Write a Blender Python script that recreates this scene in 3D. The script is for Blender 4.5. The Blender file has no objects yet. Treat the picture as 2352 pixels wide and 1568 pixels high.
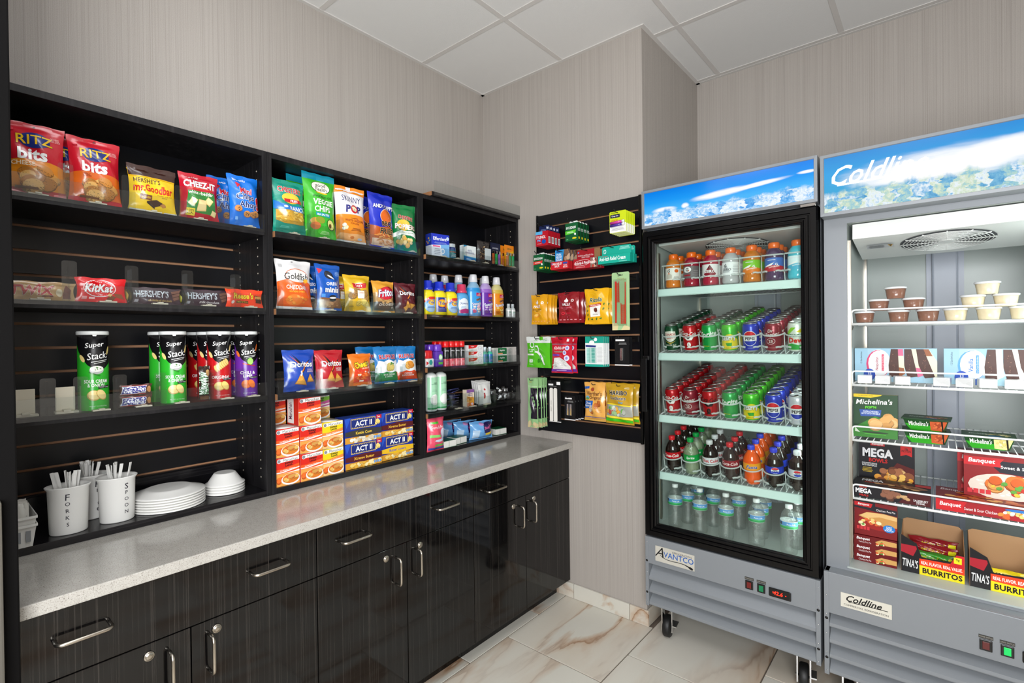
import bpy, bmesh, math, random
from mathutils import Vector, Matrix
from mathutils.geometry import tessellate_polygon
random.seed(7)
SC = bpy.context.scene
COL = SC.collection
PI = math.pi
sin, cos = math.sin, math.cos

# ------------------------------------------------------------------ camera
CAM_POS = Vector((2.1936, -2.3459, 1.4436))
yaw, pitch, roll = 0.69964, -0.00709, -0.01201
fw = Vector((-sin(yaw)*cos(pitch), cos(yaw)*cos(pitch), sin(pitch)))
rt = Vector((cos(yaw), sin(yaw), 0)); up = rt.cross(fw)
rt, up = rt*cos(roll)+up*sin(roll), -rt*sin(roll)+up*cos(roll)
cd = bpy.data.cameras.new('camera'); cd.sensor_width = 36; cd.lens = 1159.47/2352*36
cd.clip_start = .02
cam = bpy.data.objects.new('camera', cd); COL.objects.link(cam)
cam.matrix_world = Matrix(((rt.x, up.x, -fw.x, CAM_POS.x), (rt.y, up.y, -fw.y, CAM_POS.y), (rt.z, up.z, -fw.z, CAM_POS.z), (0, 0, 0, 1)))
SC.camera = cam
# ------------------------------------------------------------------ world, lights, exposure
wd = bpy.data.worlds.new('world'); SC.world = wd; wd.use_nodes = True
wd.node_tree.nodes['Background'].inputs[0].default_value = (.75, .77, .8, 1)
wd.node_tree.nodes['Background'].inputs[1].default_value = .3
SC.view_settings.view_transform = 'Standard'; SC.view_settings.look = 'None'
SC.cycles.transparent_max_bounces = 40
SC.view_settings.exposure = 0.0; SC.view_settings.gamma = 1; SC.view_settings.use_curve_mapping = False
def area(name, loc, target, sx, sy, power, col=(1, 1, 1), spread=180):
    d = bpy.data.lights.new(name, 'AREA'); d.shape = 'RECTANGLE'; d.size = sx; d.size_y = sy; d.energy = power; d.color = col
    d.spread = math.radians(spread)
    o = bpy.data.objects.new(name, d); COL.objects.link(o); o.location = loc
    o.rotation_euler = (Vector(target)-Vector(loc)).to_track_quat('-Z', 'Y').to_euler()
    return o
# soft light added behind the camera, standing in for a camera flash
area('flash_fill_light', (2.6, -3.0, 1.5), (.6, -.3, 1.95), 1.3, 1.3, 92, (.985, 1, 1.02))
# ------------------------------------------------------------------ helpers
def lin(c):
    if isinstance(c, str):
        c = c.lstrip('#'); c = [int(c[i:i+2], 16)/255 for i in (0, 2, 4)]
    return tuple((x/12.92 if x <= .04045 else ((x+.055)/1.055)**2.4) for x in c[:3])+(1.,)
class MB:
    def __init__(s): s.v = []; s.f = []; s.c = []; s.s = []; s.m = []
    def add(s, vs, fs, col='808080', smooth=False, mi=0):
        o = len(s.v); s.v.extend(vs); c = lin(col) if isinstance(col, str) else col
        for f in fs:
            s.f.append(tuple(i+o for i in f)); s.c.append(c); s.s.append(smooth); s.m.append(mi)
        return s
    def box(s, x0, y0, z0, x1, y1, z1, col='808080', mi=0):
        v = [(x, y, z) for z in (z0, z1) for y in (y0, y1) for x in (x0, x1)]
        return s.add(v, [(0, 2, 3, 1), (4, 5, 7, 6), (0, 1, 5, 4), (2, 6, 7, 3), (0, 4, 6, 2), (1, 3, 7, 5)], col, False, mi)
    def bbox(s, x0, y0, z0, x1, y1, z1, b=.004, col='808080', mi=0):      # box with chamfered edges
        bm = bmesh.new(); bmesh.ops.create_cube(bm, size=1)
        for v in bm.verts: v.co = ((x0+x1)/2+v.co.x*(x1-x0), (y0+y1)/2+v.co.y*(y1-y0), (z0+z1)/2+v.co.z*(z1-z0))
        bmesh.ops.bevel(bm, geom=bm.edges[:], offset=b, segments=2, affect='EDGES', profile=.6)
        bm.verts.index_update(); s.add([tuple(v.co) for v in bm.verts], [tuple(v.index for v in f.verts) for f in bm.faces], col, False, mi); bm.free()
        return s
    def lathe(s, prof, n=20, col='808080', cols=None, mod=None, cap=True, mi=0, c0=(0, 0)):
        vs = []; fs = []
        for r, z in prof:
            for k in range(n):
                a = 2*PI*k/n; q = r*(mod(a, z) if mod else 1)
                vs.append((c0[0]+q*cos(a), c0[1]+q*sin(a), z))
        for i in range(len(prof)-1):
            c = cols[i] if cols else col
            o = len(s.v) if False else 0
            fs = [(i*n+k, i*n+(k+1) % n, (i+1)*n+(k+1) % n, (i+1)*n+k) for k in range(n)]
            if i == 0: base = len(s.v); s.v.extend(vs)
            for f in fs:
                s.f.append(tuple(j+base for j in f)); s.c.append(lin(c)); s.s.append(True); s.m.append(mi)
        if cap:
            for i, rev in ((0, True), (len(prof)-1, False)):
                f = [base+i*n+k for k in range(n)]
                s.f.append(tuple(f[::-1] if rev else f)); s.c.append(lin(cols[min(i, len(prof)-2)] if cols else col)); s.s.append(False); s.m.append(mi)
        return s
    def tube(s, pts, r, n=6, col='808080', closed=False, mi=0, cap=True):
        pts = [Vector(p) for p in pts]; N = len(pts); vs = []; fs = []
        t0 = (pts[1]-pts[0]).normalized(); a = Vector((0, 0, 1)) if abs(t0.z) < .9 else Vector((1, 0, 0))
        nn = t0.cross(a).normalized()
        for i in range(N):
            if closed: t = (pts[(i+1) % N]-pts[i-1]).normalized()
            else: t = (pts[min(i+1, N-1)]-pts[max(i-1, 0)]).normalized()
            nn = (nn-t*nn.dot(t)).normalized(); b = t.cross(nn)
            for k in range(n): vs.append(tuple(pts[i]+nn*r*cos(2*PI*k/n)+b*r*sin(2*PI*k/n)))
        for i in range(N if closed else N-1):
            j = (i+1) % N
            fs += [(i*n+k, i*n+(k+1) % n, j*n+(k+1) % n, j*n+k) for k in range(n)]
        if cap and not closed: fs += [tuple(range(n))[::-1], tuple((N-1)*n+k for k in range(n))]
        return s.add(vs, fs, col, True, mi)
    def prism(s, poly, axis, a, b, col='808080', mi=0):                      # polygon (2D) extruded along an axis
        def P(p, q): return {'x': (q, p[0], p[1]), 'y': (p[0], q, p[1]), 'z': (p[0], p[1], q)}[axis]
        n = len(poly); vs = [P(p, a) for p in poly]+[P(p, b) for p in poly]
        tr = tessellate_polygon([[Vector((p[0], p[1], 0)) for p in poly]])
        fs = [tuple(t) for t in tr]+[tuple(i+n for i in t)[::-1] for t in tr]+[(i, (i+1) % n, (i+1) % n+n, i+n) for i in range(n)]
        return s.add(vs, fs, col, False, mi)
    def mesh(s, name, mats):
        me = bpy.data.meshes.new(name); me.from_pydata(s.v, [], s.f)
        at = me.attributes.new('col', 'FLOAT_COLOR', 'FACE')
        at.data.foreach_set('color', [x for c in s.c for x in c])
        me.polygons.foreach_set('use_smooth', s.s)
        for m in (mats if isinstance(mats, (list, tuple)) else [mats]): me.materials.append(m)
        if any(s.m): me.polygons.foreach_set('material_index', s.m)
        me.update(); return me
    def build(s, name, mats, parent=None, loc=(0, 0, 0), rot=(0, 0, 0)):
        o = bpy.data.objects.new(name, s.mesh(name, mats)); COL.objects.link(o)
        if parent: o.parent = parent
        o.location = loc; o.rotation_euler = rot
        return o
def fixn(o):                                                                   # make normals consistent
    bm = bmesh.new(); bm.from_mesh(o.data); bmesh.ops.recalc_face_normals(bm, faces=bm.faces[:]); bm.to_mesh(o.data); bm.free(); return o
def tag(o, label=None, cat=None, group=None, kind=None):
    if label: o['label'] = label
    if cat: o['category'] = cat
    if group: o['group'] = group
    if kind: o['kind'] = kind
    return o
def empty(name, loc=(0, 0, 0), rz=0):
    o = bpy.data.objects.new(name, None); COL.objects.link(o); o.location = loc; o.rotation_euler = (0, 0, rz)
    o.empty_display_size = .02; return o
def dup(root, loc=None, rot=None, label=None, cat=None, group=None):
    def cp(o, par):
        c = o.copy(); COL.objects.link(c); c.parent = par
        for ch in o.children: cp(ch, c)
        return c
    r = cp(root, None)
    if loc is not None: r.location = loc
    if rot is not None: r.rotation_euler = rot
    tag(r, label, cat, group); return r
class Proto:      # first placement uses the object itself, later ones copy it
    def __init__(s, o): s.o = o; s.used = False
    def put(s, loc, rot=(0, 0, 0), label=None, cat=None, group=None):
        if s.used: return dup(s.o, loc, rot, label, cat, group)
        s.used = True; s.o.location = loc; s.o.rotation_euler = rot; tag(s.o, label, cat, group); return s.o
# ------------------------------------------------------------------ materials
MATS = {}
def nmat(name):
    m = bpy.data.materials.new(name); m.use_nodes = True; MATS[name] = m
    nt = m.node_tree; return m, nt, nt.nodes['Principled BSDF']
def pmat(name, col=None, rough=.5, metal=0., coat=0., spec=.5, bump=0., bscale=60, trans=0., attr=False, emit=0.):
    m, nt, b = nmat(name)
    b.inputs['Roughness'].default_value = rough; b.inputs['Metallic'].default_value = metal
    b.inputs['Coat Weight'].default_value = coat; b.inputs['Coat Roughness'].default_value = .08; b.inputs['Specular IOR Level'].default_value = spec
    b.inputs['Transmission Weight'].default_value = trans
    if attr:
        a = nt.nodes.new('ShaderNodeAttribute'); a.attribute_name = 'col'; nt.links.new(a.outputs['Color'], b.inputs['Base Color'])
        if emit: nt.links.new(a.outputs['Color'], b.inputs['Emission Color']); b.inputs['Emission Strength'].default_value = emit
    elif col:
        b.inputs['Base Color'].default_value = lin(col)
        if emit: b.inputs['Emission Color'].default_value = lin(col); b.inputs['Emission Strength'].default_value = emit
    if bump:
        tc = nt.nodes.new('ShaderNodeTexCoord'); n = nt.nodes.new('ShaderNodeTexNoise'); n.inputs['Scale'].default_value = bscale; n.inputs['Detail'].default_value = 3
        bp = nt.nodes.new('ShaderNodeBump'); bp.inputs['Strength'].default_value = bump; bp.inputs['Distance'].default_value = .004
        nt.links.new(tc.outputs['Object'], n.inputs['Vector']); nt.links.new(n.outputs['Fac'], bp.inputs['Height']); nt.links.new(bp.outputs[0], b.inputs['Normal'])
    return m
def N(nt, t, **kw):
    n = nt.nodes.new('ShaderNode'+t)
    for k, v in kw.items(): setattr(n, k, v)
    return n
def ramp(nt, stops):
    r = N(nt, 'ValToRGB'); e = r.color_ramp.elements
    while len(e) < len(stops): e.new(.5)
    for i, (p, c) in enumerate(stops): e[i].position = p; e[i].color = lin(c) if isinstance(c, str) else c
    return r
def mapping(nt, scale, rot=(0, 0, 0), coord='Object', loc=(0, 0, 0)):
    tc = N(nt, 'TexCoord'); mp = N(nt, 'Mapping'); mp.inputs['Scale'].default_value = scale; mp.inputs['Rotation'].default_value = rot; mp.inputs['Location'].default_value = loc
    nt.links.new(tc.outputs[coord], mp.inputs['Vector']); return mp
def m_wall():
    m, nt, b = nmat('wallcovering'); L = nt.links.new
    n1 = N(nt, 'TexNoise'); n1.inputs['Scale'].default_value = 1; n1.inputs['Detail'].default_value = 2; n1.inputs['Roughness'].default_value = .6
    L(mapping(nt, (330, 330, .9)).outputs[0], n1.inputs['Vector'])
    n2 = N(nt, 'TexNoise'); n2.inputs['Scale'].default_value = 1; n2.inputs['Detail'].default_value = 2
    L(mapping(nt, (500, 500, 420)).outputs[0], n2.inputs['Vector'])
    r = ramp(nt, [(.25, 'a39c95'), (.5, 'b1aaa3'), (.75, 'b8b2ab')]); L(n1.outputs['Fac'], r.inputs['Fac'])
    mx = N(nt, 'MixRGB', blend_type='MULTIPLY'); mx.inputs['Fac'].default_value = .5
    r2 = ramp(nt, [(.3, (.72, .72, .72, 1)), (.6, (1, 1, 1, 1))]); L(n2.outputs['Fac'], r2.inputs['Fac'])
    L(r.outputs[0], mx.inputs[1]); L(r2.outputs[0], mx.inputs[2]); L(mx.outputs[0], b.inputs['Base Color'])
    b.inputs['Roughness'].default_value = .62; b.inputs['Specular IOR Level'].default_value = .3
    bp = N(nt, 'Bump'); bp.inputs['Strength'].default_value = .25; bp.inputs['Distance'].default_value = .001
    L(n2.outputs['Fac'], bp.inputs['Height']); L(bp.outputs[0], b.inputs['Normal'])
    return m
def m_marble():
    m, nt, b = nmat('marble_tile'); L = nt.links.new
    tc = N(nt, 'TexCoord'); oi = N(nt, 'ObjectInfo'); mul = N(nt, 'VectorMath', operation='SCALE'); mul.inputs[0].default_value = (13, 7, 5)
    L(oi.outputs['Random'], mul.inputs['Scale']); ad = N(nt, 'VectorMath', operation='ADD'); L(tc.outputs['Object'], ad.inputs[0]); L(mul.outputs[0], ad.inputs[1])
    mp = N(nt, 'Mapping'); mp.inputs['Rotation'].default_value = (0, 0, -.62); mp.inputs['Scale'].default_value = (1, .22, 1); L(ad.outputs[0], mp.inputs['Vector'])
    ns = N(nt, 'TexNoise'); ns.inputs['Scale'].default_value = 4.2; ns.inputs['Detail'].default_value = 5; ns.inputs['Roughness'].default_value = .5; ns.inputs['Distortion'].default_value = .5
    L(mp.outputs[0], ns.inputs['Vector'])
    r = ramp(nt, [(.0, 'd8d6cc'), (.42, 'd3d0c5'), (.47, 'c0a78f'), (.495, '9a7658'), (.506, 'c6b19b'), (.56, 'd0c6b6'), (1, 'dbd8ce')]); L(ns.outputs['Fac'], r.inputs['Fac'])
    n2 = N(nt, 'TexNoise'); n2.inputs['Scale'].default_value = 1.6; n2.inputs['Detail'].default_value = 3; L(mp.outputs[0], n2.inputs['Vector'])
    r2 = ramp(nt, [(.40, (0, 0, 0, 1)), (.56, (1, 1, 1, 1))]); L(n2.outputs['Fac'], r2.inputs['Fac'])
    mx = N(nt, 'MixRGB'); mx.inputs[1].default_value = lin('d8d4c9'); L(r2.outputs[0], mx.inputs['Fac']); L(r.outputs[0], mx.inputs[2]); L(mx.outputs[0], b.inputs['Base Color'])
    b.inputs['Roughness'].default_value = .32
    return m
def m_stone():
    m, nt, b = nmat('quartz_counter'); L = nt.links.new
    n1 = N(nt, 'TexNoise'); n1.inputs['Scale'].default_value = 380; n1.inputs['Detail'].default_value = 2; L(mapping(nt, (1, 1, 1)).outputs[0], n1.inputs['Vector'])
    r = ramp(nt, [(.27, '6c675f'), (.34, '99958d'), (.41, 'b0aca5'), (.62, 'b6b3ac'), (.72, 'c4c1ba')]); L(n1.outputs['Fac'], r.inputs['Fac'])
    n2 = N(nt, 'TexNoise'); n2.inputs['Scale'].default_value = 45; n2.inputs['Detail'].default_value = 4; L(mapping(nt, (1, 1, 1)).outputs[0], n2.inputs['Vector'])
    mx = N(nt, 'MixRGB', blend_type='MULTIPLY'); mx.inputs['Fac'].default_value = .4; r2 = ramp(nt, [(.3, (.8, .79, .78, 1)), (.6, (1, 1, 1, 1))]); L(n2.outputs['Fac'], r2.inputs['Fac'])
    L(r.outputs[0], mx.inputs[1]); L(r2.outputs[0], mx.inputs[2]); L(mx.outputs[0], b.inputs['Base Color'])
    b.inputs['Roughness'].default_value = .13
    return m
def m_wood(name, dark, light, sc=(90, 90, 1.2), rough=.1, spec=.5, amt=(.55, .75)):
    m, nt, b = nmat(name); L = nt.links.new
    n1 = N(nt, 'TexNoise'); n1.inputs['Scale'].default_value = 1; n1.inputs['Detail'].default_value = 3; n1.inputs['Roughness'].default_value = .6; L(mapping(nt, sc).outputs[0], n1.inputs['Vector'])
    r = ramp(nt, [(.3, dark), (amt[0], dark), (amt[1], light)]); L(n1.outputs['Fac'], r.inputs['Fac']); L(r.outputs[0], b.inputs['Base Color'])
    b.inputs['Roughness'].default_value = rough; b.inputs['Specular IOR Level'].default_value = spec
    return m
def m_clear(name, tint='f4f8f8', gl=.06, rough=.02, bump=0., bscale=120, facing=.35, haze=0.):
    m, nt, b = nmat(name); L = nt.links.new; nt.nodes.remove(b)
    tr = N(nt, 'BsdfTransparent'); tr.inputs[0].default_value = lin(tint); g = N(nt, 'BsdfGlossy'); g.inputs['Roughness'].default_value = rough
    fr = N(nt, 'LayerWeight'); fr.inputs['Blend'].default_value = facing; mr = N(nt, 'MapRange'); mr.inputs[3].default_value = gl; mr.inputs[4].default_value = .6
    pw = N(nt, 'Math', operation='POWER'); pw.inputs[1].default_value = 3.2; L(fr.outputs['Facing'], pw.inputs[0]); L(pw.outputs[0], mr.inputs[0])
    mx = N(nt, 'MixShader'); L(mr.outputs[0], mx.inputs[0]); L(tr.outputs[0], mx.inputs[1]); L(g.outputs[0], mx.inputs[2])
    if bump:
        n = N(nt, 'TexNoise'); n.inputs['Scale'].default_value = bscale; L(mapping(nt, (1, 1, 2.2)).outputs[0], n.inputs['Vector'])
        bp = N(nt, 'Bump'); bp.inputs['Strength'].default_value = bump; bp.inputs['Distance'].default_value = .004; L(n.outputs[0], bp.inputs['Height']); L(bp.outputs[0], g.inputs['Normal']); L(bp.outputs[0], fr.inputs['Normal'])
    last = mx.outputs[0]
    if haze:
        tl = N(nt, 'BsdfTranslucent'); df = N(nt, 'BsdfDiffuse'); m2 = N(nt, 'MixShader'); L(tl.outputs[0], m2.inputs[1]); L(df.outputs[0], m2.inputs[2]); m3 = N(nt, 'MixShader'); m3.inputs[0].default_value = haze; L(last, m3.inputs[1]); L(m2.outputs[0], m3.inputs[2]); last = m3.outputs[0]
    L(last, nt.nodes['Material Output'].inputs[0]); return m
def m_frost(name, col, alpha):
    m, nt, b = nmat(name); L = nt.links.new
    b.inputs['Base Color'].default_value = lin(col); b.inputs['Roughness'].default_value = .25
    tr = N(nt, 'BsdfTransparent'); mx = N(nt, 'MixShader'); mx.inputs[0].default_value = alpha; L(tr.outputs[0], mx.inputs[1]); L(b.outputs[0], mx.inputs[2]); L(mx.outputs[0], nt.nodes['Material Output'].inputs[0]); return m
def m_sign(name, food):
    # backlit picture: blue sky, white streak clouds, a band of ice shards; on the wide sign the tube's glow is painted in as white patches
    m, nt, b = nmat(name); L = nt.links.new; nt.nodes.remove(b)
    tc = N(nt, 'TexCoord'); sp = N(nt, 'SeparateXYZ'); L(tc.outputs['Generated'], sp.inputs[0])
    def mix(fac, a, c):
        x = N(nt, 'MixRGB'); L(fac, x.inputs[0])
        for k, q in ((1, a), (2, c)):
            if isinstance(q, str): x.inputs[k].default_value = lin(q)
            else: L(q, x.inputs[k])
        return x.outputs[0]
    def math_(op, a, c=None, d=None):
        x = N(nt, 'Math', operation=op)
        for k, q in enumerate((a, c, d)):
            if q is None: continue
            if isinstance(q, (int, float)): x.inputs[k].default_value = q
            else: L(q, x.inputs[k])
        return x.outputs[0]
    gr = ramp(nt, [(0, '4cb8f6'), (.4, '48b4f8'), (.65, '1f9af4'), (1, '0a80ea')] if not food else [(0, '2f98cc'), (.4, '40a8dc'), (.7, '3fa4e4'), (1, '2c8cd8')]); L(sp.outputs['Z'], gr.inputs['Fac'])
    col = gr.outputs[0]
    n1 = N(nt, 'TexNoise'); n1.inputs['Scale'].default_value = 1; n1.inputs['Detail'].default_value = 3; L(mapping(nt, (5, 1, 8), coord='Generated').outputs[0], n1.inputs['Vector'])
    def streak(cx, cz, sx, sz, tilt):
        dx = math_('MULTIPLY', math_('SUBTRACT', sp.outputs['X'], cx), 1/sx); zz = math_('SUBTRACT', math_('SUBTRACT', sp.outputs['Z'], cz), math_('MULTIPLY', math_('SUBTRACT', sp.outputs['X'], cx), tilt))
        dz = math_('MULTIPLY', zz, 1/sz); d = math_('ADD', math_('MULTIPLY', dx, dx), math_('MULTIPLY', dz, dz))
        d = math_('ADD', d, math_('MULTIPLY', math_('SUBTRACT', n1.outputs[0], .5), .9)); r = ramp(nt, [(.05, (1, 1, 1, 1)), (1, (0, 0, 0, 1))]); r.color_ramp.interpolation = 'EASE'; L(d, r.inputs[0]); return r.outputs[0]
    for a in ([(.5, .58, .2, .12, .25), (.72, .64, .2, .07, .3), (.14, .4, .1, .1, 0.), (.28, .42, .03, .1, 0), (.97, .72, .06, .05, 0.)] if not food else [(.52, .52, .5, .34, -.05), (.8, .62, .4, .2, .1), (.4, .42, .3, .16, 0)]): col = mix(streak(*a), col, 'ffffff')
    v = N(nt, 'TexVoronoi'); v.inputs['Scale'].default_value = 1; v.inputs['Randomness'].default_value = 1
    mp = mapping(nt, (20, 1, 6), coord='Generated', rot=(0, .5, 0)); nw = N(nt, 'TexNoise'); nw.inputs['Scale'].default_value = 9; nw.inputs['Detail'].default_value = 4; L(tc.outputs['Generated'], nw.inputs['Vector'])
    av = N(nt, 'VectorMath', operation='MULTIPLY_ADD'); av.inputs[1].default_value = (2.2, 2.2, 2.2); L(nw.outputs['Color'], av.inputs[0]); L(mp.outputs[0], av.inputs[2]); L(av.outputs[0], v.inputs['Vector'])
    sv = N(nt, 'SeparateXYZ'); L(v.outputs['Color'], sv.inputs[0])
    n2 = N(nt, 'TexNoise'); n2.inputs['Scale'].default_value = 1; n2.inputs['Detail'].default_value = 6; n2.inputs['Roughness'].default_value = .65; L(mapping(nt, (44, 1, 12), coord='Generated').outputs[0], n2.inputs['Vector'])
    s_ = math_('ADD', math_('MULTIPLY', sv.outputs['X'], .45), math_('MULTIPLY', n2.outputs[0], .68))
    ri = ramp(nt, [(.25, '2484d8'), (.42, '6ab4f0'), (.55, 'c4e0f8'), (.68, 'f4fafe'), (.8, '8cc4f4')] if not food else [(.22, '2f88c4'), (.4, '7ab8da'), (.5, 'a8d0d0'), (.58, 'd4e2c8'), (.7, 'e8f2f8'), (.82, '74b4e0')]); L(s_, ri.inputs[0])
    n3 = N(nt, 'TexNoise'); n3.inputs['Scale'].default_value = 7; n3.inputs['Detail'].default_value = 6; L(mapping(nt, (1.4, 1, .01), coord='Generated').outputs[0], n3.inputs['Vector'])
    lt = math_('SUBTRACT', math_('MULTIPLY_ADD', n3.outputs[0], .55, .12), sp.outputs['Z']); rl = ramp(nt, [(.0, (0, 0, 0, 1)), (.10, (1, 1, 1, 1))]); L(lt, rl.inputs[0])
    col = mix(rl.outputs[0], col, ri.outputs[0])
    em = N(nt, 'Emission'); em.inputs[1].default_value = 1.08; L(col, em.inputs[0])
    gl = N(nt, 'BsdfGlossy'); gl.inputs['Roughness'].default_value = .1; fr = N(nt, 'Fresnel'); ms = N(nt, 'MixShader'); L(fr.outputs[0], ms.inputs[0]); L(em.outputs[0], ms.inputs[1]); L(gl.outputs[0], ms.inputs[2])
    L(ms.outputs[0], nt.nodes['Material Output'].inputs[0]); return m
WALL = m_wall(); TILE = m_marble(); STONE = m_stone()
LAM = m_wood('black_laminate', '0a0909', '403b37', (300, 300, .9), .07, .42, (.54, .84))
SHELFW = m_wood('black_shelf_board', '0e0d10', '222022', (8, 2, 260), .22, .45, (.5, .75))
SHELFE = m_wood('black_edge_band', '141315', '272527', (60, 60, 3), .42, .3, (.5, .75))
SLAT = pmat('black_slat', '08090e', .3, spec=.35)
PANELB = pmat('black_panel', '060505', .7, spec=.1)
TAN = pmat('raw_mdf', '9a6a44', .7)
GROOVE = pmat('groove_mdf', 'a87a58', .6)
CEIL = pmat('ceiling_tile', 'e2e2e0', .8, bump=.15, bscale=260)
CEILG = pmat('ceiling_grid', 'd2cfcb', .5)
GROUT = pmat('grout', '6b5f55', .8)
STEEL = pmat('brushed_nickel', 'b9b2a6', .28, 1.)
CHROME = pmat('chrome', 'd8d8d8', .12, 1.)
GREY = pmat('grey_coated_steel', '868b90', .42, .1)
GREYD = pmat('dark_grille', '4a4c50', .6)
LINER = pmat('white_liner', 'b2bbb7', .3)
WHITE = pmat('white_plastic', 'e8ebe9', .35)
WIRE = pmat('white_coated_wire', 'eef1f1', .3)
BLACK = pmat('black_plastic', '0a0a0b', .25)
RUBBER = pmat('rubber', '121212', .5)
PCARD = pmat('printed_card', rough=.4, attr=True, spec=.32)
PFILM = pmat('printed_film', rough=.24, attr=True, spec=.6, coat=.35, bump=.28, bscale=34)
PPLAS = pmat('coloured_plastic', rough=.22, attr=True, coat=.3)
PMETAL = pmat('printed_aluminium', rough=.25, metal=.3, attr=True, coat=.25)
ALU = pmat('aluminium_lid', 'b8b8b6', .3, 1.)
FOAM = pmat('white_foam', 'e6e5e1', .5)
CREAM = pmat('cream_plastic', 'cfc6b2', .45)
ACRYL = m_clear('clear_acrylic', 'f7f9f9', .055, .07, facing=.4)
GLASS = m_clear('door_glass', 'f6faf8', .03, .01, facing=.25)
CLEARB = m_clear('clear_pet', 'fbfdfc', .10, .05, bump=1., bscale=95, facing=.55, haze=.06)
FROST = m_frost('frosted_plastic', 'dfe8e6', .5)
FROST2 = m_frost('clear_tray', 'd8e4e2', .16)
LIQ = pmat('bottled_drink', rough=.08, attr=True, coat=.6)
LED = pmat('led_strip', 'eefcf8', .5, emit=19)
MINT = pmat('price_rail_plastic', 'cfe8e3', .3)
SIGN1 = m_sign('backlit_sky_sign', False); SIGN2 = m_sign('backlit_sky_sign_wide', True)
# ------------------------------------------------------------------ printed art: flat shapes laid on a surface
TXT = {}
def textmesh(s, bold, shear):
    k = (s, bold, shear)
    if k not in TXT:
        cu = bpy.data.curves.new('t', 'FONT'); cu.body = s; cu.offset = bold; cu.shear = shear; cu.resolution_u = 2; cu.align_x = 'CENTER'; cu.space_character = 1+bold*.9; cu.space_line = .82
        ob = bpy.data.objects.new('t', cu); me = bpy.data.meshes.new_from_object(ob); me.calc_loop_triangles()
        v = [(p.co.x, p.co.y) for p in me.vertices]; f = [tuple(t.vertices) for t in me.loop_triangles]
        bpy.data.objects.remove(ob); bpy.data.curves.remove(cu); bpy.data.meshes.remove(me)
        if not v: v = [(0, 0)]
        xs = [p[0] for p in v]; ys = [p[1] for p in v]; TXT[k] = (v, f, (min(xs), max(xs), min(ys), max(ys)))
    return TXT[k]
def ell(cx, cy, rx, ry, n=18, rot=0):
    return [(cx+rx*cos(2*PI*k/n)*cos(rot)-ry*sin(2*PI*k/n)*sin(rot), cy+rx*cos(2*PI*k/n)*sin(rot)+ry*sin(2*PI*k/n)*cos(rot)) for k in range(n)]
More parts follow.
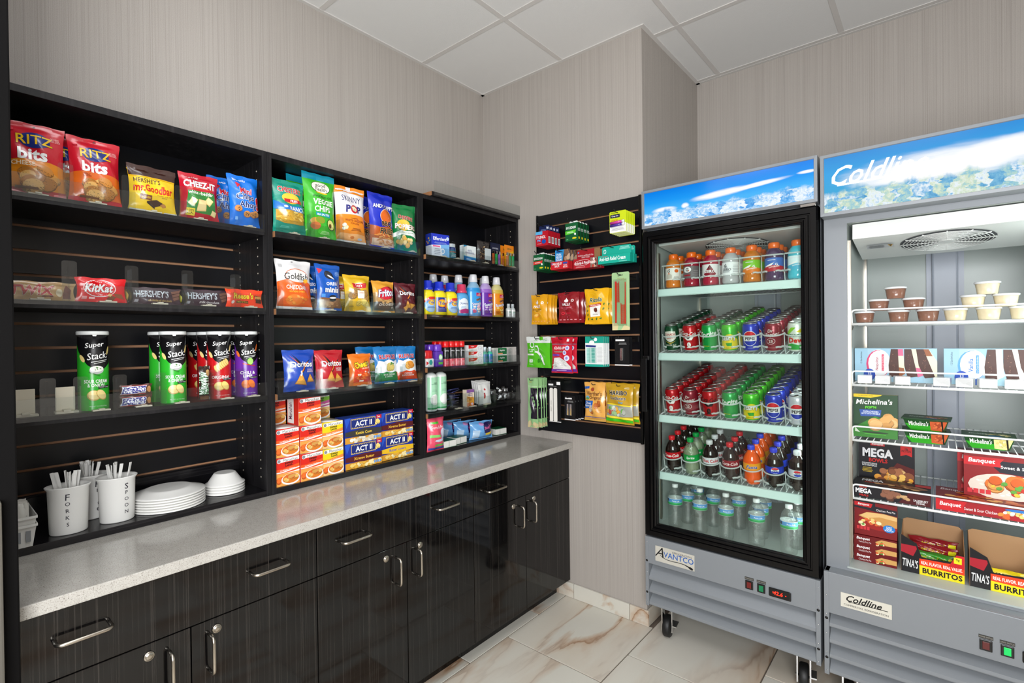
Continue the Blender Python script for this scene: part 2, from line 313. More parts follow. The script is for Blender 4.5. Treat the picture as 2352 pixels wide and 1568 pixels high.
class Art:
    """draws onto mb; coordinates 0..1 across (u) and up (v) the printed face of size W x H; S(x, y, lift) maps to 3D"""
    def __init__(s, mb, W, H, S, maxe=None, eps=.00008, base=.0002, mi=0):
        s.mb = mb; s.W = W; s.H = H; s.S = S; s.maxe = maxe; s.l = base; s.eps = eps; s.mi = mi
    def tris(s, P, T, col):
        s.l += s.eps; d = {}; vs = []; fs = []
        def vid(p):
            k = (round(p[0], 6), round(p[1], 6))
            if k not in d: d[k] = len(vs); vs.append(s.S(p[0], p[1], s.l))
            return d[k]
        st = []
        for a, b, c in T:
            q = [P[a], P[b], P[c]]
            if any(p[0] < 0 or p[0] > s.W or p[1] < 0 or p[1] > s.H for p in q):
                for ax, lim, sg in ((0, 0., 1), (0, s.W, -1), (1, 0., 1), (1, s.H, -1)):     # trim to the printed face
                    o = []
                    for i in range(len(q)):
                        p, n = q[i], q[(i+1) % len(q)]; dp, dn = (p[ax]-lim)*sg, (n[ax]-lim)*sg
                        if dp >= 0: o.append(p)
                        if (dp > 0 > dn) or (dp < 0 < dn): k = dp/(dp-dn); o.append((p[0]+(n[0]-p[0])*k, p[1]+(n[1]-p[1])*k))
                    q = o
                    if not q: break
                st += [(q[0], q[i], q[i+1]) for i in range(1, len(q)-1)]
            else: st.append(tuple(q))
        while st:
            a, b, c = st.pop()
            if s.maxe:
                L = [(math.dist(a, b), a, b, c), (math.dist(b, c), b, c, a), (math.dist(c, a), c, a, b)]; m = max(L, key=lambda q: q[0])
                if m[0] > s.maxe:
                    _, p, q, r = m; h = ((p[0]+q[0])/2, (p[1]+q[1])/2); st += [(p, h, r), (h, q, r)]; continue
            if (b[0]-a[0])*(c[1]-a[1])-(b[1]-a[1])*(c[0]-a[0]) < 0: b, c = c, b
            fs.append((vid(a), vid(b), vid(c)))
        s.mb.add(vs, fs, col, bool(s.maxe), s.mi)
    def poly(s, pts, col):
        P = [(u*s.W, v*s.H) for u, v in pts]; s.tris(P, [tuple(t) for t in tessellate_polygon([[Vector((x, y, 0)) for x, y in P]])], col); return s
    def r(s, a, b, c, d, col): return s.poly([(a, b), (c, b), (c, d), (a, d)], col)
    def e(s, cx, cy, rx, ry, col, rot=0, n=18):
        P = ell(cx*s.W, cy*s.H, rx*s.W, ry*s.H, n, rot); s.tris(P, [(0, i, i+1) for i in range(1, n-1)], col); return s
    def t(s, txt, cx, cy, h, col, w=None, bold=.02, shear=0, rot=0, out=None, ow=.05):
        v, f, (x0, x1, y0, y1) = textmesh(txt, bold*.6, shear); nl = txt.count('\n')
        k = h*s.H/(y1-y0) if nl or (y1-y0) else 1
        kx = k
        if w and (x1-x0)*k > w*s.W: kx = w*s.W/(x1-x0)
        mx, my = (x0+x1)/2, (y0+y1)/2
        def M(v):
            o = []
            for x, y in v:
                a, b = (x-mx)*kx, (y-my)*k
                o.append((cx*s.W+a*cos(rot)-b*sin(rot), cy*s.H+a*sin(rot)+b*cos(rot)))
            return o
        if out:
            d = ow*.55*k; v2 = M(v); n = len(v2); A = []; F = []
            for j in range(8): A += [(p[0]+d*cos(j*PI/4), p[1]+d*sin(j*PI/4)) for p in v2]; F += [tuple(i+j*n for i in t) for t in f]
            s.tris(A, F, out); s.l += .0003 if s.maxe else 0
        s.tris(M(v), f, col); return s
    def food(s, cx, cy, rx, ry, n, sz, cols, seed=1, asp=.75, shade=True):
        R = random.Random(seed); e0 = s.eps; s.eps = e0*.2
        for i in range(n):
            a = R.uniform(0, 2*PI); q = math.sqrt(R.random()); c = R.choice(cols); k = R.uniform(.75, 1.2); ro = R.uniform(-.6, .6)
            x = cx+rx*q*cos(a); y = cy+ry*q*sin(a); ex = sz*k; ey = sz*k*asp*s.W/s.H
            if shade:
                dk = tuple(t*.45 for t in lin(c)[:3])+(1,); s.e(x, y-ey*.16, ex*1.06, ey*1.06, dk, ro, 12)
            s.e(x, y, ex, ey, c, ro, 12)
        s.eps = e0; s.l += e0
        return s
    def lines(s, cx, cy, w, h, n, col):          # rows of unreadably small print
        for i in range(n):
            y = cy+h/2-h*(i+.5)/n; ww = w*(.8+.2*((i*37) % 5)/4); s.r(cx-ww/2, y-h/n*.22, cx+ww/2, y+h/n*.22, col)
        return s
def flatS(W, y0=0, x0=None):
    xo = -W/2 if x0 is None else x0
    return lambda x, y, l: (x+xo, y0-l, y)
# ------------------------------------------------------------------ room shell
H = 2.9745; W1 = 1.081; DF = .758; XR = 3.3; YR = -3.4
def struct(name, mb, mat, parent=None):
    o = mb.build(name, mat, parent); o['kind'] = 'structure'; return o
fl = struct('floor', MB().box(-.1, YR-.1, -.05, XR+.1, DF+.1, -.004), GROUT)
T = .511; tile_me = MB().bbox(-T/2+.0018, -T/2+.003, -.012, T/2-.0005, T/2-.003, 0, .0012).mesh('tile', TILE)
for i in range(-1, 6):
    off = {-1: -.255, 0: -.51, 1: -.272, 2: -.036, 3: -.30, 4: -.05, 5: -.3}[i]
    for j in range(-6, 3):
        x = .597+.5145*i+.257; y = off+T*(j+.5)
        if x < .2 or y-T/2 > DF or x > XR or (i <= 0 and y-T/2 > .0) or y+T/2 < -2.9: continue
        o = bpy.data.objects.new('tile', tile_me); COL.objects.link(o); o.parent = fl; o.location = (x, y, 0); o['kind'] = 'structure'
WL = struct('wall_left', MB().box(-.1, YR, 0, 0, .0, H+.05), WALL)
WB = struct('wall_back', MB().box(-.1, 0, 0, W1, DF+.1, H+.05), WALL)
WF = struct('wall_far', MB().box(W1, DF, 0, XR+.1, DF+.1, H+.05), WALL)
struct('wall_right', MB().box(XR, YR, 0, XR+.1, DF, H+.05), WALL)
# rear wall with a wide doorway
struct('wall_rear', MB().box(-.1, YR-.1, 0, 1.9, YR, H+.05).box(1.9, YR-.1, 2.15, 3.1, YR, H+.05).box(3.1, YR-.1, 0, XR+.1, YR, H+.05), WALL)
# ceiling: slab, tiles, grid
ce = struct('ceiling', MB().box(-.1, YR-.1, H+.03, XR+.1, DF+.1, H+.12), CEIL)
gx = [-.0]+[.61*k for k in range(1, 6)]; gy = [.113+.61*k for k in range(1, -6, -1)]
ct = MB().bbox(-.299, -.299, .002, .299, .299, .02, .003).mesh('ceiling_tile', CEIL)
gb = CEILG
for x in gx[1:]:
    o = MB().box(x-.012, YR, H-.001, x+.012, 0 if x < W1 else DF, H+.008).build('ceiling_grid_bar', gb, ce); o['kind'] = 'structure'
for y in gy:
    o = MB().box(W1 if y > 0 else 0, y-.012, H-.0015, XR, y+.012, H+.008).build('ceiling_grid_bar', gb, ce); o['kind'] = 'structure'
for a in ((0, YR, .02, 0), (0, -.02, W1+.02, 0), (W1, 0, W1+.02, DF), (W1, DF-.02, XR, DF), (XR-.02, YR, XR, DF)):
    o = MB().box(a[0], a[1], H-.003, a[2], a[3], H+.006).build('ceiling_edge_angle', gb, ce); o['kind'] = 'structure'
trofs = [(1, 3), (1, 4), (3, 3), (3, 4)]
for i in range(5):
    for j in range(-1, 6):
        x0 = .61*i; x1 = x0+.61; y1 = .113-.61*j; y0 = y1-.61
        if (i, j) in trofs or y1 < YR: continue
        cx0, cx1, cy0, cy1 = x0+.003, min(x1, XR)-.003, max(y0, YR)+.003, min(y1, DF)-.003
        if cx0 < W1 and cy1 > 0:
            if x1 > W1 and i == 1 and j <= 0: pass
            if cy0 >= -.01:
                cx0 = max(cx0, W1)
                if cx1-cx0 < .02: continue
            elif x1 <= W1 or True:
                if j == 0 and i == 1:       # tile wraps the column corner
                    MB().prism([(cx0, cy0), (cx1, cy0), (cx1, cy1), (W1, cy1), (W1, 0), (cx0, 0)], 'z', H+.002, H+.02).build('ceiling_tile', CEIL, ce)['kind'] = 'structure'; continue
                cy1 = min(cy1, 0) if x1 <= W1 else cy1
        if abs(cx1-cx0-.604) < .002 and abs(cy1-cy0-.604) < .002:
            o = bpy.data.objects.new('ceiling_tile', ct); COL.objects.link(o); o.parent = ce; o.location = ((x0+x1)/2, (y0+y1)/2, H); o['kind'] = 'structure'
        else:
            MB().bbox(cx0, cy0, H+.002, cx1, cy1, H+.02, .002).build('ceiling_tile', CEIL, ce)['kind'] = 'structure'
# recessed ceiling lights (2 x 4 ft troffers)
TROF = pmat('lit_diffuser', 'fbfcff', .5, emit=5.3)
for i, lab in ((1, 'recessed ceiling light panel nearer the shelving wall'), (3, 'recessed ceiling light panel nearer the freezers')):
    x0 = .61*i; y0 = .113-.61*5
    t = empty('ceiling_light', (x0+.305, y0+.61, H)); tag(t, lab, 'light', 'ceiling light panels')
    MB().box(-.3, -.605, .0, -.27, .605, .03).box(.27, -.605, .0, .3, .605, .03).box(-.27, -.605, .0, .27, -.575, .03).box(-.27, .575, .0, .27, .605, .03).build('frame', WHITE, t)
    MB().box(-.27, -.575, .008, .27, .575, .014).build('diffuser', TROF, t)
# tile baseboards
bb = struct('baseboard_back', MB().box(.46, -.006, 0, W1+.006, 0, .078), GROUT)
for x0, x1 in ((.46, .6505), (.6535, .9875), (.9905, W1+.012)):
    MB().bbox(x0, -.012, .001, x1, -.002, .08, .0015).build('baseboard_tile', TILE, bb)['kind'] = 'structure'
bs = struct('baseboard_column', MB().box(W1, 0, 0, W1+.006, DF, .078), GROUT)
for y0, y1 in ((-.002, .33), (.333, .757)):
    MB().bbox(W1+.002, y0, .001, W1+.012, y1, .08, .0015).build('baseboard_tile', TILE, bs)['kind'] = 'structure'
bf = struct('baseboard_far', MB().box(W1+.01, DF-.006, 0, XR, DF, .078), GROUT)
MB().bbox(W1+.013, DF-.012, .001, 2.1, DF-.002, .08, .0015).build('baseboard_tile', TILE, bf)['kind'] = 'structure'
# black end panel closing the alcove at the left, pale wall beyond it
struct('trim_1', MB().bbox(0, -2.258, 0, .70, -2.206, H, .003), PANELB)
struct('wall_alcove_end', MB().box(0, YR, 0, .66, -2.260, H), WALL)
g = MB().bbox(.664, -2.33, .0, .728, -2.232, 1.12, .004).build('corner_guard', pmat('guard_grey', '57534b', .6)); g['kind'] = 'structure'
# ------------------------------------------------------------------ base cabinets and countertop
DK = .6086; TC = .8636
o = MB().bbox(.0, -2.205, TC-.0318, .6494, -.001, TC, .003).build('countertop', STONE); tag(o, 'long grey speckled quartz countertop under the snack shelves', 'countertop')
def dhandle(p0, p1, out, r=.0048):
    a = Vector(p0); b = Vector(p1); d = (b-a).normalized(); o = Vector((out, 0, 0)); R = .014; pts = [a]
    for k in range(5):
        t = k/4*PI/2; pts.append(a+o*(1-R/out)+o.normalized()*R*sin(t)+d*R*(1-cos(t)))
    for k in range(5):
        t = PI/2-k/4*PI/2; pts.append(b+o*(1-R/out)+o.normalized()*R*sin(t)-d*R*(1-cos(t)))
    pts.append(b)
    return MB().tube(pts, r, 8)
def lock(y, z):
    m = MB(); pr = [(.0125, 0), (.0125, .003), (.0105, .005), (.009, .004), (.0085, .0065), (.003, .0068)]
    m.lathe(pr, 20); m.box(-.0012, -.004, .0068, .0012, .004, .0072)
    m.v = [(DK+.016+v[2], y+v[1], z+v[0]) for v in m.v]
    return m
U = [(-2.205, -1.4955), (-1.4955, -.7605), (-.7605, -.001)]
HD = [[(-2.143, -2.04), (-1.706, -1.598)], [(-1.412, -1.302), (-.985, -.872)], [(-.688, -.567)]]
MID = [-1.864, -1.127, -.391]
CABL = ['black wood-grain base cabinet nearest the left end panel', 'black wood-grain base cabinet in the middle of the counter', 'black wood-grain base cabinet next to the back wall']
for k, (y0, y1) in enumerate(U):
    t = empty('base_cabinet', (0, 0, 0)); tag(t, CABL[k], 'cabinet', 'base cabinets under the counter')
    MB().box(.01, y0+.001, .1, DK-.004, y1-.001, TC-.033).box(.01, y0+.001, .0, DK-.07, y1-.001, .1).build('body', LAM, t)
    d = MB().bbox(DK-.003, y0+.0015, .6635, DK+.016, y1-.0015, TC-.036, .001).build('drawer_front', LAM, t)
    for a, b in HD[k]: dhandle((DK+.014, a, .752), (DK+.014, b, .752), .036).build('handle', STEEL, d)
    ym = MID[k]
    for s, (a, b) in enumerate(((y0+.0015, ym-.0015), (ym+.0015, y1-.0015))):
        d = MB().bbox(DK-.003, a, .094, DK+.016, b, .6605, .001).build('door', LAM, t)
        hy = ym-.052 if s == 0 else ym+.046
        dhandle((DK+.014, hy, .518), (DK+.014, hy, .62), .034).build('handle', STEEL, d)
        lock(ym-.097 if s == 0 else ym+.064, .6295).build('lock', STEEL, d)
# ------------------------------------------------------------------ shelving units
DS = .282; UT = 2.1505
BAY = [(-2.205, -1.4845), (-1.4845, -.7535), (-.7535, -.004)]
SH = [[1.855, 1.564, 1.241], [1.855, 1.564, 1.242], [1.855, 1.563, 1.302, 1.077]]
NM = ['left shelving unit with cracker bags, candy bars and stacked-chip tubes', 'middle shelving unit with chip bags, noodle cups and popcorn boxes', 'right shelving unit with medicine, laundry bottles and toiletries']
ZG = [1.735+.0763*k for k in range(-11, 6)]
for k, (y0, y1) in enumerate(BAY):
    t = empty('shelving_unit', (0, 0, TC)); t.location = (0, 0, 0); tag(t, NM[k], 'shelf', 'black shelving units on the counter')
    p = .018
    MB().bbox(.003, y0+.0004, TC+.0004, DS, y0+p, UT, .001).build('side_panel', SHELFE, t)
    MB().bbox(.003, y1-p, TC+.0004, DS, y1-.0004, UT, .001).build('side_panel', SHELFE, t)
    MB().bbox(.003, y0+p, UT-.021, DS, y1-p, UT, .001).build('top_panel', SHELFE, t)
    MB().bbox(.003, y0+p, TC+.0004, DS, y1-p, TC+.022, .001).build('bottom_panel', SHELFW, t)
    MB().box(.003, y0+p, TC+.022, .009, y1-p, UT-.021).build('back_board', GROOVE, t)
    zz = [TC+.022]+[z for z in ZG if TC+.03 < z < 1.84]+[UT-.021]
    for i in range(len(zz)-1):
        a = zz[i]+(.0045 if i else 0); b = zz[i+1]-(.0045 if i < len(zz)-2 else 0)
        MB().box(.009, y0+p, a, .024, y1-p, b).build('slat', SLAT, t)
    MB().box(.024, y0+p, TC+.022, .036, y1-p, TC+.1).build('back_rail', SHELFW, t)
    for z in SH[k]:
        s = MB().bbox(.03, y0+p+.0005, z-.0225, DS+.017, y1-p-.0005, z, .0008).build('shelf_board', SHELFE, t)
        if k: MB().box(DS+.0005, y0+p-.0006, z-.0223, DS+.0168, y0+p+.001, z-.0003).build('raw_end', TAN, s)
    # shelf-pin holes on the inner face of the right side panel
    m = MB()
    for x in (.075, .235):
        for i in range(37):
            z = .93+.032*i
            if any(abs(z-.011-q) < .016 for q in SH[k]): continue
            m.box(x-.0022, y1-p-.0006, z-.0022, x+.0022, y1-p+.0004, z+.0022)
    tag(m.build('pin_holes', CREAM, t), kind='stuff')
    if k == 2:
        s = MB().bbox(.02, -.69, UT, DS+.014, -.005, UT+.0215, .0008).build('cap_board', SHELFE, t)
        MB().box(.03, -.6908, UT+.0005, DS+.0135, -.6895, UT+.021).build('raw_end', TAN, s)
# ------------------------------------------------------------------ slat panel on the back wall
SX0 = .433; t = empty('slat_wall_panel', (SX0, 0, 0)); t.location = (0, 0, 0); tag(t, 'black slat panel of hanging packets on the back wall', 'slat panel')
MB().box(SX0, -.008, .9126, W1-.002, -.0005, 2.139).build('back_board', GROOVE, t)
zz = [.9126]+[2.0705-.0773*k for k in range(14, -1, -1)]+[2.139]
for i in range(len(zz)-1):
    MB().box(SX0+.008, -.022, zz[i]+(.0042 if i else 0), W1-.012, -.008, zz[i+1]-(.0042 if i < 15 else 0)).build('slat', SLAT, t)
MB().bbox(SX0, -.027, .908, SX0+.009, -.0005, 2.143, .001).build('edge_trim', BLACK, t)
MB().bbox(W1-.013, -.027, .908, W1-.001, -.0005, 2.143, .001).build('edge_trim', BLACK, t)
# ------------------------------------------------------------------ refrigerators
def frame_profile(m, x0, z0, x1, z1, prof, col='808080'):
    """mitred frame: prof = list of (inset, y) swept round the rectangle in the x-z plane"""
    n = len(prof); vs = []
    for i, y in prof: vs += [(x0+i, y, z0+i), (x1-i, y, z0+i), (x1-i, y, z1-i), (x0+i, y, z1-i)]
    fs = [(a*4+k, a*4+(k+1) % 4, (a+1)*4+(k+1) % 4, (a+1)*4+k) for a in range(n-1) for k in range(4)]
    m.add(vs, fs, col); return m
def caster(parent, x, y, top, turn):
    c = empty('caster', (x, y, 0), turn); c.parent = parent
    w = MB().lathe([(.02, -.017), (.045, -.017), (.05, -.012), (.05, .012), (.045, .017), (.02, .017)], 26); w.v = [(v[2], v[0], v[1]+.05) for v in w.v]
    w.build('wheel', RUBBER, c)
    f = MB().box(-.026, -.022, .03, -.0205, .022, top-.006).box(.0205, -.022, .03, .026, .022, top-.006).box(-.03, -.03, top-.008, .03, .03, top)
    f.tube([(-.03, 0, .05), (.03, 0, .05)], .005, 8).box(.026, -.025, .06, .045, .03, .066)
    f.build('fork', CHROME, c)
def fan_grille(m, cx, cy, z, R, r0=.022):
    k = 0
    r = r0
    while r < R:
        m.tube([(cx+r*cos(a), cy+r*sin(a), z) for a in [2*PI*i/40 for i in range(40)]], .0016, 4, closed=True); r += .0105
    for i in range(12):
        a = 2*PI*i/12; m.tube([(cx+r0*cos(a), cy+r0*sin(a), z+.001), (cx+R*cos(a), cy+R*sin(a), z+.001)], .002, 4)
    m.lathe([(r0+.003, z-.002), (r0+.003, z+.004)], 20, c0=(cx, cy))
def wire_shelf(parent, x0, x1, y0, y1, z, slope, rail, strip):
    m = MB(); zz = lambda y: z-.004+(y-y0)*slope
    for y in (y0, y0+.22, y1): m.tube([(x0, y, zz(y)-.004), (x1, y, zz(y)-.004)], .0032, 6)
    nx = int((x1-x0)/.0215)
    for i in range(nx+1):
        x = x0+(x1-x0)*i/nx; m.tube([(x, y0, zz(y0)), (x, y1, zz(y1))], .0018, 5)
    for x in (x0, x1): m.tube([(x, y0, zz(y0)), (x, y1, zz(y1))], .0032, 6)
    sh = m.build('wire_shelf', WIRE, parent)
    if strip:
        MB().prism([(y0-.012, z-.034), (y0-.016, z-.03), (y0-.010, z+.0), (y0-.006, z+.002), (y0-.004, z+.002), (y0-.006, z-.001), (y0-.009, z-.033)], 'x', x0+.004, x1).build('price_rail', MINT, sh)
    if rail:
        pts = [(x0+.002, y0, z-.006)]+[(x0+.012-.012*cos(a), y0-.001, z+rail-.012+.012*sin(a)) for a in [k*PI/8 for k in range(5)]]
        pts += [(x1-.012+.012*sin(a), y0-.001, z+rail-.012+.012*cos(a)) for a in [k*PI/8 for k in range(5)]]+[(x1-.002, y0, z-.006)]
        r = MB().tube(pts, .0034, 6)
        MBt = r.tube([(x0, y0-.001, z-.006), (x1, y0-.001, z-.006)], .0048, 6)
        r.build('front_rail', WIRE, sh)
    return sh
def louvres(m, x0, x1, ys, zs):
    for a, b in zip(zs[:-1], zs[1:]):
        m.prism([(ys, b+.003), (ys, b+.012), (ys+.045, a+.004), (ys+.045, a-.004), (ys+.004, b+.002)], 'x', x0, x1)
def fridge(name, label, x0, x1, yf, header, lower_top, zbot, ztop, open_front, ix, iz, louv):
    t = empty(name, ((x0+x1)/2, .3, 0)); t.location = (0, 0, 0); tag(t, label, 'refrigerator')
    yc = yf+.058; yb = .735
    ix0, ix1 = ix; iz0, iz1 = iz
    c = MB()
    c.box(x0, yc, zbot, x0+.02, yb, ztop-.002).box(x1-.02, yc, zbot, x1, yb, ztop-.002).box(x0+.02, yc, ztop-.03, x1-.02, yb, ztop-.002).box(x0+.02, yb-.02, zbot, x1-.02, yb, ztop-.03).box(x0+.02, yc+.03, zbot, x1-.02, yb-.02, zbot+.02)
    c.box(x0+.02, yc, iz0-.03, ix0, yc+.004, iz1+.06).box(ix1, yc, iz0-.03, x1-.02, yc+.004, iz1+.06).box(ix0, yc, iz1, ix1, yc+.004, iz1+.06).box(ix0, yc, iz0-.03, ix1, yc+.004, iz0-.006)
    c.box(x0+.02, yc, zbot+.02, x1-.02, yc+.01, iz0-.02) if not open_front else None
    c.build('cabinet', GREY, t)
    l = MB(); yi = .68
    l.box(ix0-.006, yc+.0012, iz0-.006, ix0, yi, iz1).box(ix1, yc+.0012, iz0-.006, ix1+.006, yi, iz1).box(ix0, yi, iz0, ix1, yi+.006, iz1).box(ix0, yc+.0012, iz1, ix1, yi, iz1+.006).box(ix0-.006, yc-.004, iz0-.006, ix1+.006, yi, iz0)
    l.build('liner', LINER, t)
    # shelf standards
    for x in (ix0+.004, ix1-.004):
        for y in (yc+.045, .55): MB().box(x-.004, y-.008, iz0+.02, x+.004, y+.008, iz1-.06).build('shelf_standard', STEEL, t)
    # back wall duct and evaporator housing with fan
    cx = (ix0+ix1)/2
    MB().bbox(cx-.045, .645, iz0, cx+.045, .68, iz1-.02, .008).box(cx-.065, .668, iz0, cx+.065, .68, iz1-.02).build('air_duct', pmat(name+'_duct', 'b3b9c6', .35), t)
    e0, e1 = (.06, .10) if open_front else (.03, .058); e = MB(); e.prism([(yc+.025, iz1-.004), (yc+.02, iz1-e0), (yc+.36, iz1-e1), (yc+.42, iz1-e1+.025), (yc+.42, iz1-.004)], 'x', ix0+.015, ix1-.015)
    ev = e.build('evaporator_cover', WHITE, t)
    fg = MB(); fan_grille(fg, 0, 0, 0, .135); fg.lathe([(.001, .003), (.136, .003)], 30, cap=False, mi=1)
    f = fg.build('fan_grille', [WHITE, GREYD], ev, ((cx), yc+.17, iz1-e0-(e1-e0)*.44-.005), (-math.atan((e1-e0)/.34), 0, 0))
    # header light box
    hz0, hz1, hy = header
    h = MB(); h.box(x0, hy+.012, hz0, x1, yc, hz1); frame_profile(h, x0, hz0, x1, hz1, [(.0, hy+.012), (.0, hy), (.011, hy-.001), (.013, hy+.004)])
    h.build('header_frame', GREY, t)
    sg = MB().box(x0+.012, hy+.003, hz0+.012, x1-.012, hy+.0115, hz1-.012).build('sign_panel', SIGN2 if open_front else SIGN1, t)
    # lower front: panel, side rails, louvres
    f = MB().bbox(x0+.012, yf, louv[0], x1-.012, yf+.012, lower_top, .002); f.box(x0+.02, yf+.075, zbot+.01, x1-.02, yf+.08, louv[0], mi=1)
    if open_front: f.box(x0+.002, yf+.012, lower_top-.004, x1-.002, yc, lower_top)
    f.build('front_panel', [GREY, GREYD], t)
    for a in (x0, x1-.016):
        m = MB().bbox(a, yf-.002, zbot, a+.016, yc, lower_top, .0015); r = m.build('side_rail', GREY, t)
        q = MB()
        for i in range(5): q.lathe([(.0022, 0), (.0018, .0012), (.0006, .0016)], 10, c0=(0, i*.072))
        q.v = [(a+.008+v[0], yf-.002-v[2], zbot+.015+v[1]) for v in q.v]; q.build('rivets', CHROME, r)
        q = MB()
        for i in (.055, .205):
            q.lathe([(.0055, 0), (.005, .001), (.001, .0012)], 14, c0=(0, i))
        q.v = [(a+.008+v[0], yf-.002-v[2], zbot+.01+v[1]) for v in q.v]; q.build('hole_plugs', BLACK, r)
    for a, b in zip(louv[:-1], louv[1:]):
        MB().prism([(yf+.001, b), (yf, b+.003), (yf+.001, b+.014), (yf+.056, a-.004), (yf+.056, a-.008)], 'x', x0+.017, x1-.017).build('louvre', GREY, t)
    for x in (x0+.07, x1-.075): caster(t, x, yf+.09, zbot, .15); caster(t, x, .66, zbot, -.2)
    return t
# --- left: black-framed drinks fridge
FX0, FX1, FY = 1.126, 1.847, -.108
FR = fridge('drinks_fridge', 'silver glass-door drinks refrigerator with black door frame and blue header', FX0, FX1, FY, (1.951, 2.128, -.112), .494, .165, 2.125, False, (1.158, 1.815), (.535, 1.905), [.368, .291, .231, .172])
d = MB(); frame_profile(d, FX0-.003, .498, FX1, 1.938, [(.0, FY+.056), (.0, FY+.006), (.006, FY), (.026, FY), (.028, FY+.006), (.032, FY+.006), (.034, FY+.001), (.042, FY+.002), (.044, FY+.009), (.048, FY+.009), (.050, FY+.005), (.056, FY+.007), (.058, FY+.014), (.062, FY+.016), (.062, FY+.026), (.036, FY+.028), (.036, FY+.056), (.0, FY+.056)])
door = d.build('door_frame', pmat('door_black', '050506', .25, spec=.3), FR)
MB().box(FX0+.055, FY+.0185, .556, FX1-.058, FY+.0225, 1.88).build('glass_pane', GLASS, door)
MB().bbox(FX0+.004, FY-.03, 1.095, FX0+.012, FY, 1.335, .002).bbox(FX0+.004, FY-.034, 1.09, FX0+.03, FY-.028, 1.34, .002).bbox(FX0+.002, FY-.012, 1.33, FX0+.03, FY+.004, 1.352, .003).build('door_handle', BLACK, door)
MB().bbox(FX1-.06, FY+.0, 1.938, FX1-.006, FY+.05, 1.9505, .002).tube([(FX1-.02, FY+.02, 1.936), (FX1-.02, FY+.02, 1.9512)], .009, 12).build('hinge', CHROME, FR)
led_pose = []
MB().bbox(1.8055, -.045, .60, 1.8145, -.026, 1.70, .002).build('led_strip', LED, FR)
# badge, switches, temperature display
b = MB().box(1.177, FY-.003, .391, 1.361, FY, .4615, 'c4c1b6'); a = Art(b, .184, .0705, flatS(.184, FY-.003, 1.177)); a.S = (lambda x, y, l: (1.177+x, FY-.003-l, .391+y))
a.t('A', .105, .64, .62, '1a1a1c', bold=.0, shear=.35); a.t('VANTCO', .60, .56, .36, '1a58ac', w=.76, bold=.015); a.t('REFRIGERATION', .69, .82, .12, '333338', w=.56, bold=.0)
pts = []; up_ = [(.14, .46), (.2, .34), (.3, .27), (.45, .26), (.6, .29), (.75, .28), (.86, .22), (.93, .13)]; lo = [(.94, .09), (.86, .13), (.74, .235), (.6, .25), (.45, .22), (.3, .235), (.19, .31), (.125, .45)]
a.poly(up_+lo, '1a1a1c'); a.e(.91, .12, .06, .08, '1a1a1c', -.3)
b.build('badge', PCARD, FR)
def switches(par, x, z, dx, colr, colg, yf, lit):
    for i, c in enumerate((colr, colg)):
        xx = x+i*dx; s = MB().bbox(xx, yf-.004, z, xx+.031, yf, z+.036, .002).build('rocker_switch', BLACK, par)
        MB().bbox(xx+.007, yf-.0065, z+.006, xx+.024, yf-.003, z+.03, .001, c).build('rocker', pmat('rocker_%s' % c, c, .3, emit=lit*i*1.2), s)
        m = MB().box(xx-.002, yf-.001, z+.038, xx+.033, yf, z+.049, '3c3b38'); A = Art(m, .035, .011, lambda p, q, l, xx=xx: (xx-.002+p, yf-.001-l, z+.038+q)); A.t(('POWER SWITCH', 'LIGHT SWITCH')[i], .5, .5, .45, 'a8a59c', w=.9, bold=0); m.build('switch_label', PCARD, s)
switches(FR, 1.574, .383, .0465, '6e1a18', '0c7a4c', FY, .0)
dm = MB().bbox(1.665, FY-.006, .382, 1.746, FY, .4175, .004).build('temperature_display', BLACK, FR)
m = MB(); A = Art(m, .081, .0355, lambda x, y, l: (1.665+x, FY-.006-l, .382+y)); A.t('42.6', .42, .52, .42, 'ff2410', bold=.02, shear=.15); A.e(.2, .5, .015, .05, 'ff2410'); A.e(.2, .62, .015, .05, 'ff2410'); A.r(.74, .45, .8, .52, 'b01808')
m.build('digits', pmat('red_digits', attr=True, emit=3.0), dm)
for z, sl in ((1.665, .0), (1.362, .182), (1.067, .182), (.794, .182)):
    wire_shelf(FR, 1.172, 1.80, -.038, .52, z, sl, 0, True)
MB().box(1.160, .30, 1.30, 1.1615, .42, 1.52).build('rating_label', pmat('label_grey', 'aab0bc', .4), FR)
# --- right: open-fronted freezer
GX0, GX1, GY = 1.860, 2.585, -.12
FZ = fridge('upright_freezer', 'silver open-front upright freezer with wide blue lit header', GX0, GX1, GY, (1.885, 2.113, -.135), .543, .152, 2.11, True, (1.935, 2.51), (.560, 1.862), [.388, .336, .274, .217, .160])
b = MB().box(1.914, GY-.003, .4275, 2.067, GY, .4795, 'd6d3c6'); A = Art(b, .153, .052, lambda x, y, l: (1.914+x, GY-.003-l, .4275+y))
def coldline(A, cx, cy, h, w, col):
    # custom swash lettering, joined by a base line
    A.t('Coldline', cx-w*.04, cy+h*.08, h*1.25, col, w=w*.86, bold=.035, shear=.4)
    A.poly([(cx-w*.40, cy-h*.68), (cx+w*.5, cy-h*.52), (cx+w*.5, cy-h*.40), (cx-w*.40, cy-h*.54)], col)
coldline(A, .5, .66, .36, .86, '151515'); A.t('COMMERCIAL REFRIGERATION', .5, .2, .13, '2a2a2a', w=.88, bold=0); b.build('badge', PCARD, FZ)
m = MB(); A = Art(m, .70, .204, lambda x, y, l: (1.872+x, -.1325-l, 1.897+y))
A.t('Coldline', .235, .64, .34, 'ffffff', w=.40, bold=.012, shear=.45); A.poly([(.06, .455), (.40, .47), (.40, .50), (.06, .485)], 'ffffff')
m.build('sign_lettering', pmat('sign_white', 'ffffff', .5, emit=1.15), FZ)
switches(FZ, 2.295, .413, .05, '5e2220', '08a04a', GY, 1.)
